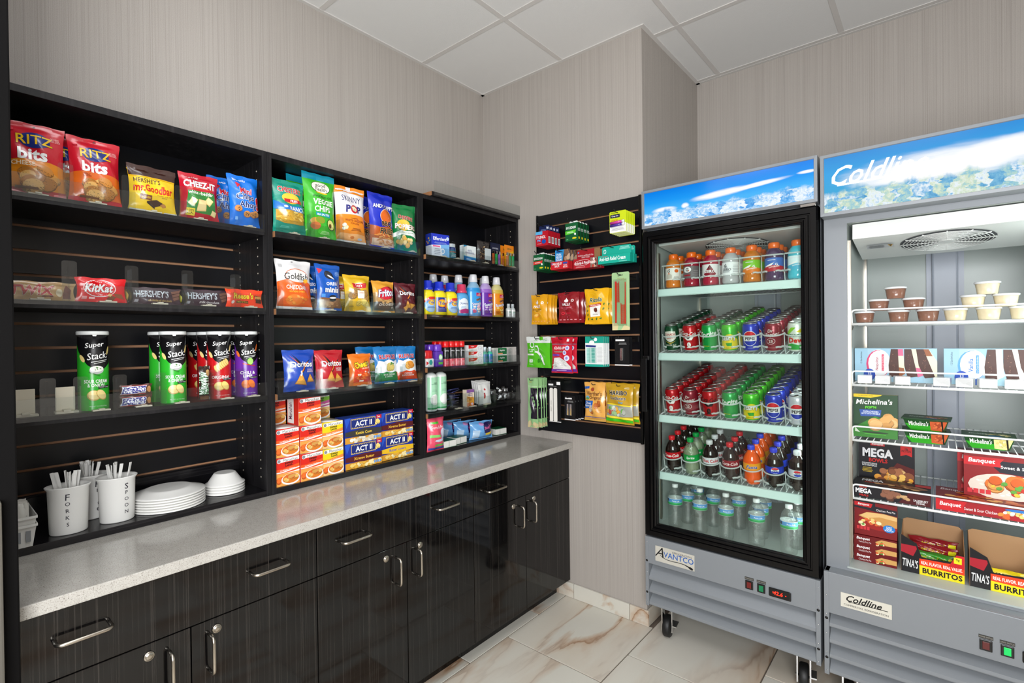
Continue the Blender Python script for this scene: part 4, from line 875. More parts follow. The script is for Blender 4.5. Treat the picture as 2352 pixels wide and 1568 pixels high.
def a_andy(a):
    a.poly([(.0, .05), (1, .05), (1, .34), (.7, .40), (.3, .36), (0, .40)], 'b85a24'); a.food(.5, .20, .46, .13, 34, .08, ['d88a3c', 'c8702c', 'e8a85c'], 6, .28); a.r(.05, .04, .95, .16, 'e0c0a8'); a.food(.5, .12, .42, .05, 16, .07, ['c88a5c', 'e0a878'], 9, .3)
    a.e(.56, .57, .24, .13, 'f0d8b8'); a.e(.56, .57, .225, .12, 'd8641c'); a.t("ANDY CAPP'S", .50, .74, .075, 'f4f4f8', w=.82, bold=.045, rot=-.03, out='101048', ow=.03); a.t('BBQ', .56, .425, .10, '1c140c', w=.56, bold=.05, out='e8b070', ow=.07); a.t('FRIES', .56, .295, .10, '1c140c', w=.76, bold=.05, out='e8b070', ow=.07)
AC = bag('chip_bag', .138, .250, .055, '1c30c0', a_andy, 24); shelfput(AC, -.962, S1+.002, .262, T_(-3), T_(2), 'royal blue barbecue fries bag on the top shelf', 'chip bag', g)
tag_place(dup(AC), (.18, -.995, S1+.002), (T_(-3), 0, PI/2), 'royal blue barbecue fries bag behind the front blue bag', 'chip bag', g)
def a_pop(a):
    a.e(.40, .54, .26, .12, 'f0c03c'); a.t("CHESTER'S", .52, .70, .085, 'c82028', w=.62, bold=.045, rot=-.15, out='f4e8e0', ow=.04); a.t('POPPERS', .5, .50, .11, 'f0e8d8', w=.86, bold=.06, rot=-.06, out='8a2018', ow=.05)
    a.poly([(.0, .36), (.3, .42), (.7, .42), (1, .38), (1, .28), (.7, .33), (.3, .33), (0, .27)], 'e8efe8'); a.t('JALAPENO CHEDDAR', .5, .375, .035, '3c7a3c', w=.7, bold=.01); a.food(.5, .20, .36, .09, 16, .085, ['f0cc70', 'e4b450', 'f8e0a0'], 7, .9)
PO = bag('chip_bag', .126, .225, .05, '0c7a3c', a_pop, 25); shelfput(PO, -.838, S1+.002, .268, T_(-5), T_(-14), 'dark green puffs bag at the right end of the top shelf', 'chip bag', g)
tag_place(dup(PO), (.185, -.865, S1+.002), (T_(-2), 0, PI/2), 'dark green puffs bag behind the front green bag', 'chip bag', g)
# ---- second shelf
g = 'snack bags on the second shelf of the middle unit'
def a_goldf(a):
    a.poly([(0, .05), (1, .05), (1, .52), (.75, .60), (.5, .62), (.25, .6), (0, .54)], 'e8601c'); a.e(.54, .67, .34, .15, 'd8642c'); a.e(.54, .665, .33, .138, 'eceae6'); a.t('Goldfish', .52, .655, .14, '26221e', w=.70, bold=.015, shear=.15); a.e(.80, .575, .08, .04, 'f0b030', .3)
    a.t('CHEDDAR', .5, .43, .085, 'f6efe4', w=.58, bold=.03, rot=-.03); a.t('100% REAL CHEESE', .5, .345, .03, 'f8c840', w=.5, bold=.02); a.e(.44, .18, .24, .11, 'f07c28'); a.food(.5, .17, .3, .08, 8, .055, ['f49a3c', 'e87c24'], 8, .6); a.e(.46, .955, .03, .012, '909090'); a.r(.06, .84, .16, .9, 'b8b8b8')
o = bag('cracker_bag', .148, .192, .05, 'e4e3e3', a_goldf, 26); shelfput(o, -1.378, S2+.002, .268, T_(-4), T_(2), 'white and orange cheddar cracker bag on the second shelf', 'chip bag', g)
def a_oreo(a):
    a.poly([(.04, .90), (.24, .88), (.08, .78)], 'd82838'); a.e(.44, .76, .18, .09, '15161c', -.5); a.e(.43, .77, .16, .075, '2c2e38', -.5); a.e(.5, .71, .15, .02, 'e8e8ec', -.5); a.lines(.84, .80, .24, .10, 4, '90b8ec')
    a.t('OREO', .53, .565, .07, 'f4f6fa', w=.52, bold=.05); a.t('minis', .52, .435, .12, 'f8f8fc', w=.76, bold=.06, out='101c4c', ow=.04); a.r(.05, .05, .95, .26, '8a5a34'); a.food(.5, .13, .4, .06, 14, .07, ['b88454', '9a6a40', 'caa070'], 9); a.e(.54, .28, .13, .04, '14161c'); a.e(.54, .23, .12, .05, '0e1014'); a.e(.54, .26, .12, .018, 'e0e0e4'); a.r(.1, .27, .24, .34, '4a90dc')
OR = bag('cookie_bag', .118, .190, .045, '1258b8', a_oreo, 27); shelfput(OR, -1.232, S2+.002, .27, T_(-4), T_(4), 'blue mini sandwich-cookie bag on the second shelf', 'chip bag', g)
tag_place(dup(OR), (.195, -1.285, S2+.002), (T_(-3), 0, PI/2), 'blue mini sandwich-cookie bag behind the front one', 'chip bag', g)
def a_lays(a):
    a.e(.5, .70, .19, .12, 'f4d028'); a.e(.5, .69, .25, .09, 'f4e8d0', .1); a.poly([(.24, .76), (.5, .74), (.8, .78), (.78, .64), (.5, .61), (.26, .63)], 'c8202c'); a.t("Lay's", .51, .69, .10, 'f8f4f0', w=.46, bold=.03, rot=.04)
    a.food(.36, .48, .18, .08, 5, .15, ['a87a3c', 'b88a48'], 5); a.food(.7, .46, .14, .08, 3, .15, ['a87a3c', 'b88a48'], 6); a.poly([(.40, .55), (.70, .55), (.68, .34), (.42, .34)], 'f4f0e0'); a.t('CLASSIC', .55, .49, .035, 'c04030', w=.24, bold=.02); a.food(.62, .22, .2, .09, 8, .13, ['ecd470', 'e0c050'], 7); a.lines(.2, .12, .2, .05, 2, '8a6a10')
LY = bag('chip_bag', .124, .158, .05, 'dcb01c', a_lays, 28); shelfput(LY, -1.098, S2+.002, .272, T_(-6), T_(-6), 'yellow potato chip bag leaning on the second shelf', 'chip bag', g)
tag_place(dup(LY), (.19, -1.135, S2+.002), (T_(-3), 0, PI/2), 'yellow potato chip bag behind the leaning yellow bag', 'chip bag', g)
def a_frit(a):
    a.poly([(0, .62), (0, .3), (1, .3), (1, .5), (.5, .68)], 'c89858'); a.r(0, .05, 1, .32, '5a4a40'); a.food(.5, .34, .42, .08, 12, .09, ['d8b078', 'c89a5c', 'e8caa0'], 4, .6); a.e(.53, .60, .40, .21, 'b8142c', .25); a.e(.53, .6, .36, .18, 'd02030', .25); a.t('Fritos', .52, .61, .24, 'f4f6fc', w=.80, bold=.05, shear=.25, rot=.1, out='1c2c80', ow=.06); a.t('CHILI CHEESE', .5, .235, .07, 'f0e0d0', w=.7, bold=.03, rot=.05); a.e(.8, .15, .03, .03, 'd8d0c0')
o = bag('chip_bag', .122, .142, .05, 'e4a030', a_frit, 29); shelfput(o, -.962, S2+.002, .27, T_(-4), T_(2), 'orange and brown corn chip bag on the second shelf', 'chip bag', g)
def a_dor(c1, sub, chips, logo='f4f4f4'):
    def f(a):
        a.poly([(.20, .84), (.52, .62), (.48, .60)], '16141a'); a.poly([(.24, .90), (.50, .66), (.44, .62)], '16141a'); a.poly([(.16, .88), (.30, .76), (.44, .62), (.40, .62)], 'e86820'); a.poly([(.78, .76), (.48, .42), (.44, .46), (.70, .72)], '1a1418'); a.poly([(.72, .70), (.46, .44), (.45, .48), (.66, .68)], 'f08028')
        a.t('Doritos', .5, .645, .145, logo, w=.72, bold=.045, out='18181c', ow=.04); a.t(sub, .76, .485, .09, 'e8d8d8', w=.24, bold=.02)
        for x, y, r, ro in chips: a.poly(ell(x, y, r, r*.78, 3, ro), 'a86820'); a.poly(ell(x, y+.008, r*.9, r*.7, 3, ro), 'e0a040'); a.food(x, y, r*.4, r*.3, 5, .012, ['b86c1c', 'f0c868'], 3, shade=False)
    return f
o = bag('chip_bag', .122, .143, .05, '5a1420', a_dor('5a1420', '', [(.5, .24, .2, -.4), (.7, .22, .17, .3), (.4, .16, .16, .9)]), 30); shelfput(o, -.835, S2+.002, .268, T_(-5), T_(-4), 'dark maroon tortilla chip bag at the right of the second shelf', 'chip bag', g)
# ---- third shelf
g = 'snack bags on the third shelf of the middle unit'
def x_ranch(a): a_dor('', 'COOL\nRANCH', [(.45, .25, .24, -.55), (.78, .27, .17, -.4)])(a); a.food(.4, .42, .05, .06, 4, .02, ['e8f4f8'], 2, 1.8, False)
o = bag('chip_bag', .136, .162, .055, '1c48b0', x_ranch, 31); shelfput(o, -1.362, S3+.002, .268, T_(-4), T_(3), 'blue tortilla chip bag at the left of the third shelf', 'chip bag', g)
o = bag('chip_bag', .128, .158, .055, 'b81c28', a_dor('', 'NACHO\nCHEESE', [(.45, .27, .22, -.5), (.72, .24, .2, -.2)]), 32); shelfput(o, -1.232, S3+.002, .266, T_(-4), 0, 'red tortilla chip bag on the third shelf', 'chip bag', g)
def a_chee(a):
    a.poly([(.12, .1), (.9, .1), (.95, .5), (.6, .56), (.15, .5)], 'd83a1c'); a.t('Cheetos', .5, .665, .20, 'f8d020', w=.68, bold=.07, rot=.18, out='141210', ow=.09); a.t('CRUNCHY', .62, .535, .04, 'f8e8c0', w=.34, bold=.03, rot=.1); a.food(.5, .30, .34, .14, 26, .085, ['e85a18', 'f0782c', 'd84814'], 5, .3); a.food(.55, .33, .3, .1, 4, .04, ['f4e4d0'], 8); a.r(.35, .12, .55, .17, 'f0e0d0')
o = bag('chip_bag', .116, .138, .05, 'f07818', a_chee, 33); shelfput(o, -1.088, S3+.002, .268, T_(-4), T_(1), 'orange cheese curl bag on the third shelf', 'chip bag', g)
def a_ruf(c, lab, fc):
    def f(a):
        a.poly([(0, .40), (.1, .62), (.3, .58), (.5, .64), (.7, .58), (.9, .63), (1, .6), (1, .28), (0, .28)], 'eef2f4'); a.t('RUFFLES', .5, .715, .12, 'c01c2c', w=.72, bold=.06, out='f4f4f8', ow=.06); a.poly([(0, .05), (1, .05), (1, .26), (.8, .31), (.6, .27), (.4, .31), (.2, .27), (0, .30)], c); a.t(lab, .5, .20, .10, 'f4f4f0', w=.55, bold=.02)
        if fc: a.food(.56, .44, .14, .08, 4, .15, ['e09a3c', 'f0b85c', 'd88a2c'], 3, .6)
        else: a.e(.5, .50, .18, .06, 'f6f4ee'); a.food(.55, .42, .1, .05, 3, .14, ['e8d888', 'd8c46c'], 3); a.food(.6, .52, .1, .03, 8, .025, ['3c8a3c'], 4)
    return f
RF = bag('chip_bag', .134, .166, .05, '1474b8', a_ruf('2c8a4a', 'SOUR CREAM\n& ONION', False), 34); shelfput(RF, -.948, S3+.002, .264, T_(-4), T_(2), 'blue ridged chip bag with green base on the third shelf', 'chip bag', g)
tag_place(dup(RF), (.185, -.988, S3+.002), (T_(-3), 0, PI/2), 'blue ridged chip bag standing behind the green-based one', 'chip bag', g)
R2 = bag('chip_bag', .126, .166, .05, '1474b8', a_ruf('e04a20', 'CHEDDAR\n& SOUR CREAM', True), 35); shelfput(R2, -.838, S3+.002, .266, T_(-5), T_(-4), 'blue ridged chip bag with orange base at the right end', 'chip bag', g)
tag_place(dup(R2), (.185, -.848, S3+.002), (T_(-3), 0, PI/2), 'blue ridged chip bag standing behind the orange-based one', 'chip bag', g)
# ---- bottom: noodle cups in card sleeves and popcorn boxes
def a_maru(c1, c2, flav, cold):
    def f(a):
        a.r(.0, .0, 1, 1, 'f4f2ee'); a.poly([(0, .56), (.4, .60), (1, .64), (1, 1), (0, 1)], c1); a.poly([(0, .60), (.3, .60), (1, .72), (1, .50), (.7, .46), (.3, .44), (0, .44)], c2); a.poly([(0, .5), (.3, .5), (1, .6), (1, .56), (.3, .46), (0, .46)], 'f6efe6')
        a.poly([(.16, .955), (.99, .99), (.99, .86), (.16, .83)], 'f6f4f0'); a.e(.14, .885, .085, .075, 'f4f4f4'); a.e(.14, .885, .07, .06, '8a8a90'); a.t('Maruchan.', .63, .905, .095, '18161a', w=.70, bold=0, rot=.03); a.t('Instant\nLunch', .55, .755, .165, '241a18', w=.50, bold=.06, rot=.03)
        a.t(flav, .5, .555, .065, 'f8f0ec', w=.92, bold=.03, rot=.08); a.r(0, 0, 1, .44, 'e8a04c' if not cold else 'f0c078'); a.food(.15, .2, .14, .18, 8, .09, ['e8702c', 'f0b060', 'd85a24'], 7); a.e(.62, .20, .40, .20, 'f2f0ec'); a.e(.62, .225, .35, .17, 'd87a28'); a.food(.62, .24, .26, .11, 16, .08, ['e8b860', 'c87c30', 'f0d088', 'd8602c'], 5); a.e(.66, .30, .17, .06, 'd09a50', .2)
    return f
def noodle(c1, c2, flav, cold=False):
    t = empty('noodle_cup'); a = a_maru(c1, c2, flav, cold); w, h, d = .0935, .1085, .094
    m = MB(); m.box(-w/2, 0, 0, w/2, d, h, 'e9e6e0'); m.c[-5] = lin('c8b8a8'); m.c[-2] = lin(c1)
    a(Art(m, w, h, flatS(w))); A = Art(m, d, h, lambda x, y, l: (-w/2-l, d-x, y)); A.r(.05, .05, .6, .95, 'f4f0ec'); A.r(.6, .05, .95, .95, c1); A.t('Maruchan', .3, .5, .25, '5a1c50', w=.7, rot=PI/2)
    m.build('sleeve', PCARD, t)
    l = MB().lathe([(.044, h-.004), (.046, h-.002), (.046, h+.001), (.001, h+.0015)], 28, 'eceae6', c0=(0, d/2)); l.build('lid', PCARD, t); return t
NR = Proto(noodle('d8281c', 'e85a24', 'Hot&Spicy Chicken')); NY = Proto(noodle('f0d21c', 'f08a3c', 'Roast Chicken', True)); NG = Proto(noodle('7cb83c', 'c85a9a', 'Lime Shrimp', True))
g = 'instant noodle cups on the bottom shelf'; zc = S0; hc = .1102
def pn(P, y, k, x, lab): P.put((x, y, zc+hc*k+.0002*k), R90, lab, 'noodle cup', g)
pn(NR, -1.418, 0, .272, 'red noodle cup at the bottom of the left stack'); pn(NR, -1.418, 1, .272, 'red noodle cup on top of the left stack')
pn(NR, -1.321, 0, .275, 'red noodle cup at the bottom of the middle stack'); pn(NR, -1.321, 1, .273, 'red noodle cup, middle of three in the middle stack'); pn(NR, -1.323, 2, .268, 'red noodle cup on top of the tallest front stack')
pn(NY, -1.224, 0, .270, 'yellow noodle cup at the bottom of its stack'); pn(NY, -1.224, 1, .268, 'yellow noodle cup on top of its stack')
pn(NR, -1.418, 2, .165, 'red noodle cup high at the back left under the shelf'); pn(NR, -1.418, 1, .165, 'red noodle cup at the back left, middle height'); pn(NR, -1.418, 0, .165, 'red noodle cup at the back left, lowest')
pn(NG, -1.224, 2, .165, 'green and pink noodle cup high behind the yellow ones'); pn(NG, -1.224, 1, .165, 'green and pink noodle cup behind the yellow ones, middle height'); pn(NG, -1.224, 0, .165, 'green and pink noodle cup behind the yellow ones, lowest')
def a_act(band, bc, name, nc):
    def f(a):
        a.poly([(0, .95), (.08, 1), (.16, 1), (.05, .6)], '2a58c8'); a.poly([(.85, 1), (.95, 1), (1, .8), (1, .6)], '2a58c8'); a.r(.16, .56, .84, .95, 'd8b860'); a.r(.175, .585, .825, .925, '1c2c78')
        for i in range(14): a.e(.20+.6*i/13, .605, .008, .012, 'f8e8a0', 0, 6); a.e(.20+.6*i/13, .905, .008, .012, 'f8e8a0', 0, 6)
        a.t('ACT II', .5, .755, .21, 'f8f8f4', w=.56, bold=.06); a.r(0, 0, 1, .24, 'd89a30'); a.food(.5, .12, .48, .10, 26, .05, ['f4d070', 'e8b040', 'f8e8b0'] if 'Kettle' not in name else ['f4f0e4', 'e8dfc8', 'd8c8a8'], 6, .8); a.poly([(0, .46), (.5, .54), (1, .48), (1, .28), (.5, .22), (0, .30)], band); a.t(name, .5, .385, .11, nc, w=.62, bold=.03)
        a.r(.85, .85, 1, 1, 'c82030'); a.t('3ct', .92, .925, .08, 'ffffff', w=.1); a.food(.88, .7, .05, .09, 5, .04, ['f8dc80'], 3, 1)
        for i in range(4): a.r(.77+.055*i, .07, .81+.055*i, .17, '6aa0dc')
    return f
g = 'microwave popcorn boxes'
def act(y, z_, band, nm, nc, lab, x):
    o = carton('popcorn_box', .184, .1095, .075, '1c34a0', a_act(band, None, nm, nc), top='2c50b0', side='1a2c88'); tag_place(o, (x, y, z_+.0006), R90, lab, 'popcorn box', g)
act(-1.073, S0, '5a1c20', 'Xtreme Butter', 'f4c040', 'blue popcorn box with maroon band, bottom left of four', .262); act(-1.073, S0+.1098, '3c3a38', 'Kettle Corn', 'f4d040', 'blue popcorn box with dark grey band, top left of four', .262)
act(-.884, S0, 'f0c028', 'Butter Lovers', '2c58b0', 'blue popcorn box with yellow band, bottom right of four', .25); act(-.884, S0+.1098, '5a1c20', 'Xtreme Butter', 'f4c040', 'blue popcorn box with maroon band, top right of four', .25)
# ------------------------------------------------------------------ bay 3
S1, S2, S3, S4 = 1.8556, 1.5636, 1.3026, 1.0776
g = 'pharmacy items on the top shelf of the right unit'
def a_eff(a): a.poly([(0, 0), (1, 0), (1, .6), (0, .5)], 'e4eaf4'); a.poly([(.5, .55), (1, .6), (1, 0), (.62, 0)], '7ab4e8'); a.e(.62, .28, .11, .12, 'f4f8fc'); a.e(.62, .28, .07, .08, '9ac0e4'); a.t('Efferdent', .46, .80, .15, 'f4f6fc', w=.74, bold=.04); a.e(.9, .84, .08, .08, 'c8dcf4'); a.lines(.5, .62, .8, .08, 2, '90a0e0'); a.r(.06, .44, .46, .5, 'e06090'); a.lines(.3, .25, .36, .28, 4, '9aa0b0')
def s_eff(a): a.r(0, .5, 1, 1, '2438a0'); a.food(.5, .72, .4, .12, 8, .1, ['3ca04c', 'e0a030', '2c80c0'], 3)
o = carton('medicine_box', .110, .118, .052, '2a3cc0', a_eff, top='2a3cc0', side='d8dce8', sart=s_eff); shelfput(o, -.612, S1, .268, 0, T_(-6), 'blue and white denture tablet box, left on the top shelf', 'medicine box', g)
def jar(name, r, h, body, band, cap, lab):
    t = empty(name); m = MB(); m.lathe([(r*.95, 0), (r, .002), (r, h*.72), (r*.86, h*.78), (r*.8, h*.8)], 24, body); a = cylart(m, r, h*.1, h*.5, 2.4); a.r(0, 0, 1, 1, band); a.r(0, .7, 1, .82, 'c8303c'); a.lines(.5, .35, .6, .4, 3, 'e8f4f4'); m.build('body', PPLAS, t)
    MB().lathe([(r*.85, h*.79), (r*.88, h*.8), (r*.88, h*.98), (r*.84, h), (.001, h)], 24, cap).build('cap', PPLAS, t); return t
tag_place(jar('pill_jar', .026, .084, '202c80', '1c7898', 'eceff2', ''), (.240, -.515, S1), R90, 'small blue pill jar with white cap on the top shelf', 'pill jar', g)
def a_diar(a): a.poly([(0, 0), (1, 0), (1, .30), (0, .36)], '1c78c0'); a.poly([(0, 1), (.3, 1), (.1, .9), (0, .85)], '2c9ac8'); a.t('ANTI-\nDIARRHEAL', .5, .63, .26, '1c3c80', w=.72, bold=.02); a.poly([(0, .36), (1, .3), (1, .26), (0, .32)], '40b0d0'); a.lines(.4, .16, .5, .12, 2, 'b8dcf0'); a.e(.88, .12, .05, .04, 'f0e0b0')
o = carton('medicine_box', .094, .087, .03, 'e8f0f0', a_diar); shelfput(o, -.402, S1, .268, 0, 0, 'white medicine box with blue base on the top shelf', 'medicine box', g)
# acrylic bin of trail mix, lighters on cards
t = empty('snack_pouch', (.268, -.298, S1)); t.rotation_euler = R90; tag(t, 'clear pouch of dark mix with pale label on the top shelf', 'pouch', g)
m = MB(); S = bagS(.10, .126, .03, .1, .05, 41); R = random.Random(3); nx = 12; ny = 14
m = bag('pouch_body', .10, .126, .03, '2c2826', lambda a: a.food(.5, .42, .44, .34, 60, .035, ['4a3828', '8a6a48', 'b89a70', '383030', '6a5040'], 12), 41); m.parent = t; m.rotation_euler = (0, 0, 0)
MB().bbox(-.008, -.0205, .022, .042, -.0195, .085, .0004).build('label', pmat('pale_label', 'c3ced2', .5), t)
def lighters(cols, back, art):
    t = empty('lighter_card'); m = MB().box(-.042, 0, 0, .042, .0012, .134, back); art(Art(m, .084, .134, lambda x, y, l: (x-.042, -l, y))); m.build('card', PCARD, t)
    for i, c in enumerate(cols):
        x = -.026+.026*i; q = empty('lighter', (x, -.007, .012)); q.parent = t
        l = MB().lathe([(.0085, 0), (.0095, .002), (.0095, .058), (.008, .060)], 14, c); l.v = [(v[0], v[1]*.7, v[2]) for v in l.v]; l.build('lighter_body', PPLAS, q); MB().bbox(-.007, -.005, .060, .007, .005, .076, .0015).build('lighter_top', CHROME, q)
    return t
L1 = lighters(['e86a1c', '189a48', '7a3a8c'], '20243c', lambda A: (A.t('LIGHTERS', .5, .78, .06, 'd8dce8', w=.6), A.r(0, .93, 1, 1, '18203c')))
tag_place(L1, (.250, -.176, S1), R90, 'dark card of orange, green and purple lighters', 'lighter card', g)
L2 = lighters(['f08028', '0c8a4c', '0c8a4c'], 'f0b41c', lambda A: (A.poly([(0, .6), (1, .8), (1, 1), (0, 1)], 'f08a1c'), A.t('Lighters', .5, .84, .09, '1c5a2c', w=.7, bold=.04), A.r(0, 0, 1, .06, 'd83828')))
tag_place(L2, (.262, -.067, S1), R90, 'yellow card of lighters at the front right of the shelf', 'lighter card', g)
tag_place(dup(L2), (.232, -.068, S1), R90, 'yellow card of lighters behind the front yellow card', 'lighter card', g)
# ---- second shelf: laundry bottles
def laundry(name, w, d, h, body, cap, art, cap2=None, clear=None):
    t = empty(name); m = MB()
    pr = [(.92, 0), (1, .004), (1, h*.58), (.95, h*.64), (.62, h*.735), (.52, h*.76)]
    m.lathe(pr, 28, body); m.v = [(v[0]*w/2, v[1]*d/2, v[2]) for v in m.v]
    art(Art(m, w*.94, h*.58, lambda x, y, l: ((w/2+l)*sin((x/(w*.94)-.5)*2.3), -(d/2+l+.0002)*cos((x/(w*.94)-.5)*2.3), h*.03+y), .006, .00012, .0004))
    m.build('bottle', PPLAS, t)
    c = MB().lathe([(w*.36, h*.73), (w*.37, h*.75), (w*.37, h*.80), (w*.31, h*.815), (w*.30, h*.99), (w*.28, h), (.001, h)], 24, cap); c.build('cap', PPLAS, t); return t
def a_tide(blue):
    def f(a):
        if blue: a.r(.16, .12, .98, .86, '1c3490'); a.e(.56, .56, .3, .2, 'f08a1c'); a.e(.56, .56, .22, .15, 'f4c81c'); a.t('Tide', .56, .56, .17, '1c3cb0', w=.4, bold=.05); a.r(.72, .6, .96, .84, 'e8e0d8'); a.lines(.5, .26, .6, .14, 3, '6a80d0'); a.r(.75, .3, .96, .6, 'e86a1c')
        else: a.e(.58, .46, .40, .38, '4ca0e8'); a.e(.6, .36, .34, .26, 'a8d0f4'); a.poly([(.14, .66), (.5, .86), (.96, .88), (.9, .74), (.5, .72), (.2, .56)], 'e03824'); a.t('NEW', .34, .72, .1, 'ffffff', w=.28, rot=.4); a.e(.62, .58, .2, .14, 'f0a01c'); a.e(.62, .58, .15, .1, 'f8d83c'); a.t('Tide', .62, .58, .14, '1c3cb0', w=.34, bold=.05); a.lines(.6, .34, .5, .12, 2, '2c70c0')
    return f
RB = (0, 0, PI/2-.3)
g = 'laundry bottles on the second shelf of the right unit'
TA = laundry('detergent_bottle', .078, .058, .172, 'f4e01c', '2438c8', a_tide(False)); TB = laundry('detergent_bottle', .078, .058, .172, 'f4e01c', '2438c8', a_tide(True))
TAp = Proto(TA); TBp = Proto(TB)
TAp.put((.236, -.676, S2), RB, 'yellow detergent bottle with blue cap, leftmost in front', 'detergent bottle', g); TBp.put((.236, -.598, S2), RB, 'yellow detergent bottle with navy label, second in front', 'detergent bottle', g)
TAp.put((.236, -.52, S2), RB, 'yellow detergent bottle in front beside the pink-capped bottle', 'detergent bottle', g)
TAp.put((.165, -.664, S2), RB, 'yellow detergent bottle behind the leftmost yellow bottle', 'detergent bottle', g); TAp.put((.160, -.585, S2), RB, 'yellow detergent bottle behind the navy-labelled bottle', 'detergent bottle', g)
def a_downy(a): a.e(.52, .5, .36, .42, 'e8f0f8'); a.t('Downy', .52, .62, .16, '1c4a90', w=.58, bold=.02); a.poly([(.2, .1), (.9, .1), (.95, .3), (.6, .36), (.2, .26)], 'c83c88'); a.lines(.5, .42, .4, .12, 2, '8ab0d8')
DW = Proto(laundry('softener_bottle', .080, .056, .170, '58a8e0', 'd83c64', a_downy)); DW.put((.236, -.438, S2), RB, 'light blue softener bottle with pink cap', 'detergent bottle', g); DW.put((.165, -.48, S2), RB, 'light blue pink-capped softener bottle behind a yellow bottle', 'detergent bottle', g)
def suav(body, lab, lc, flower, liq):
    t = empty('softener_bottle'); r = .043; h = .232; m = MB()
    pr = [(.94, 0), (1, .004), (1, h*.60), (.93, h*.68), (.70, h*.76), (.52, h*.80), (.48, h*.82)]; m.lathe([(q*r, z) for q, z in pr], 28, body, cols=[body, body, body, liq, liq, liq]); m.v = [(v[0], v[1]*.7, v[2]) for v in m.v]
    a = Art(m, .08, h*.54, lambda x, y, l: ((r+l)*sin((x/.08-.5)*2.3), -(r*.7+l+.0002)*cos((x/.08-.5)*2.3), h*.05+y), .006, .00012, .0004)
    a.r(0, 0, 1, 1, lab); a.food(.6, .25, .3, .2, 14, .1, flower, 5); a.r(.52, .80, .95, .95, 'c82858'); a.t('45\nLOADS', .73, .875, .11, 'ffffff', w=.3, bold=.02); a.food(.72, .62, .16, .08, 5, .08, ['7a4a3c', 'f0f0f4', '8a5a48'], 8); a.t('Suavitel', .62, .48, .13, 'f4f6fc', w=.7, bold=.04, rot=.18, out='24409c', ow=.06); a.e(.9, .33, .06, .05, 'd02c60')
    m.build('bottle', PPLAS, t); MB().lathe([(.022, h*.815), (.0235, h*.82), (.0195, h*.985), (.0185, h), (.001, h)], 22, 'e6e8ec').build('cap', PPLAS, t); return t
SB = Proto(suav('2c94d8', '3ca0e4', '', ['f0c8dc', 'f8f0e8', 'e0508c'], '8ab8d8')); SP = Proto(suav('9a6ac8', '6a30a8', '', ['b89ad8', 'd8c8e8', '7a4a9c'], 'b8a0d8')); SO = Proto(suav('d8b84c', 'ec901c', '', ['f0a830', 'f8d878', 'd87818'], 'd8d090'))
SB.put((.232, -.343, S2), RB, 'tall light blue softener bottle in front', 'detergent bottle', g); SP.put((.232, -.246, S2), RB, 'tall purple softener bottle in front', 'detergent bottle', g); SO.put((.232, -.15, S2), RB, 'tall orange softener bottle in front', 'detergent bottle', g)
SB.put((.16, -.385, S2), RB, 'tall blue softener bottle behind the front blue one', 'detergent bottle', g); SP.put((.16, -.28, S2), RB, 'tall purple softener bottle in the second row', 'detergent bottle', g); SO.put((.16, -.185, S2), RB, 'tall orange softener bottle in the second row', 'detergent bottle', g); SB.put((.085, -.42, S2), RB, 'tall blue softener bottle third from the front', 'detergent bottle', g); SB.put((.085, -.505, S2), RB, 'tall blue softener bottle at the back above yellow ones', 'detergent bottle', g)
def small_bottle(r, h, body, lab, cap, capr=.6):
    t = empty('small_bottle'); m = MB(); m.lathe([(r*.95, 0), (r, .002), (r, h*.62), (r*.6, h*.72), (r*.5, h*.74)], 18, body); a = cylart(m, r, h*.08, h*.48, 2.4); a.r(0, 0, 1, 1, lab); a.lines(.5, .62, .6, .3, 2, '3c9a7a'); a.lines(.5, .25, .5, .3, 3, '9aa0a4'); m.build('bottle', PPLAS, t); MB().lathe([(r*capr, h*.73), (r*capr, h*.98), (r*capr*.9, h), (.001, h)], 16, cap).build('cap', PPLAS, t); return t
SM = Proto(small_bottle(.0165, .081, 'c8d0d0', 'eef0ee', 'b8c0c4')); SM.put((.262, -.080, S2), R90, 'tiny clear sanitizer bottle, left of the pair', 'small bottle', 'tiny bottles at the end of the second shelf'); SM.put((.262, -.0425, S2), R90, 'tiny clear sanitizer bottle, right of the pair', 'small bottle', 'tiny bottles at the end of the second shelf')
# ---- third shelf
g = 'toiletries on the third shelf of the right unit'
def deo(w, d, h, body, cap, capk, art):
    t = empty('deodorant_stick'); m = MB().bbox(-w/2, -d/2, 0, w/2, d/2, h*capk, .006, body); art(Art(m, w, h*capk, lambda x, y, l: (x-w/2, -d/2-l, y))); m.build('body', PPLAS, t)
    c = MB().lathe([(.96, h*capk), (1., h*capk+.002), (1., h*.9), (.9, h*.97), (.6, h), (.001, h)], 22, cap); c.v = [(v[0]*w/2, v[1]*d/2, v[2]) for v in c.v]; c.build('cap', PPLAS, t); return t
def a_deo(a): a.r(.1, .1, .9, .9, 'f4f4f4'); a.e(.62, .55, .2, .3, '3cb0a4'); a.poly([(.1, .2), (.4, .5), (.1, .7)], 'd82c30')
dr = Proto(deo(.056, .03, .084, 'ececec', 'd01c24', .52, a_deo)); dr.put((.252, -.692, S3), R90, 'red-capped deodorant stick at the front left', 'deodorant', g); dr.put((.205, -.706, S3), R90, 'red-capped deodorant stick behind the front one', 'deodorant', g)
def a_lad(a): a.e(.62, .6, .28, .2, '8ad068'); a.e(.62, .6, .2, .14, 'e8f4e8'); a.r(.3, .15, .9, .3, '6ac04c')
dp = Proto(deo(.046, .03, .113, '5a34a8', '6a3cc0', .7, a_lad))
dp.put((.262, -.635, S3), R90, 'purple deodorant stick in front', 'deodorant', g); dp.put((.222, -.645, S3), R90, 'purple deodorant stick, second in its row', 'deodorant', g); dp.put((.182, -.645, S3), R90, 'purple deodorant stick, third in its row', 'deodorant', g)
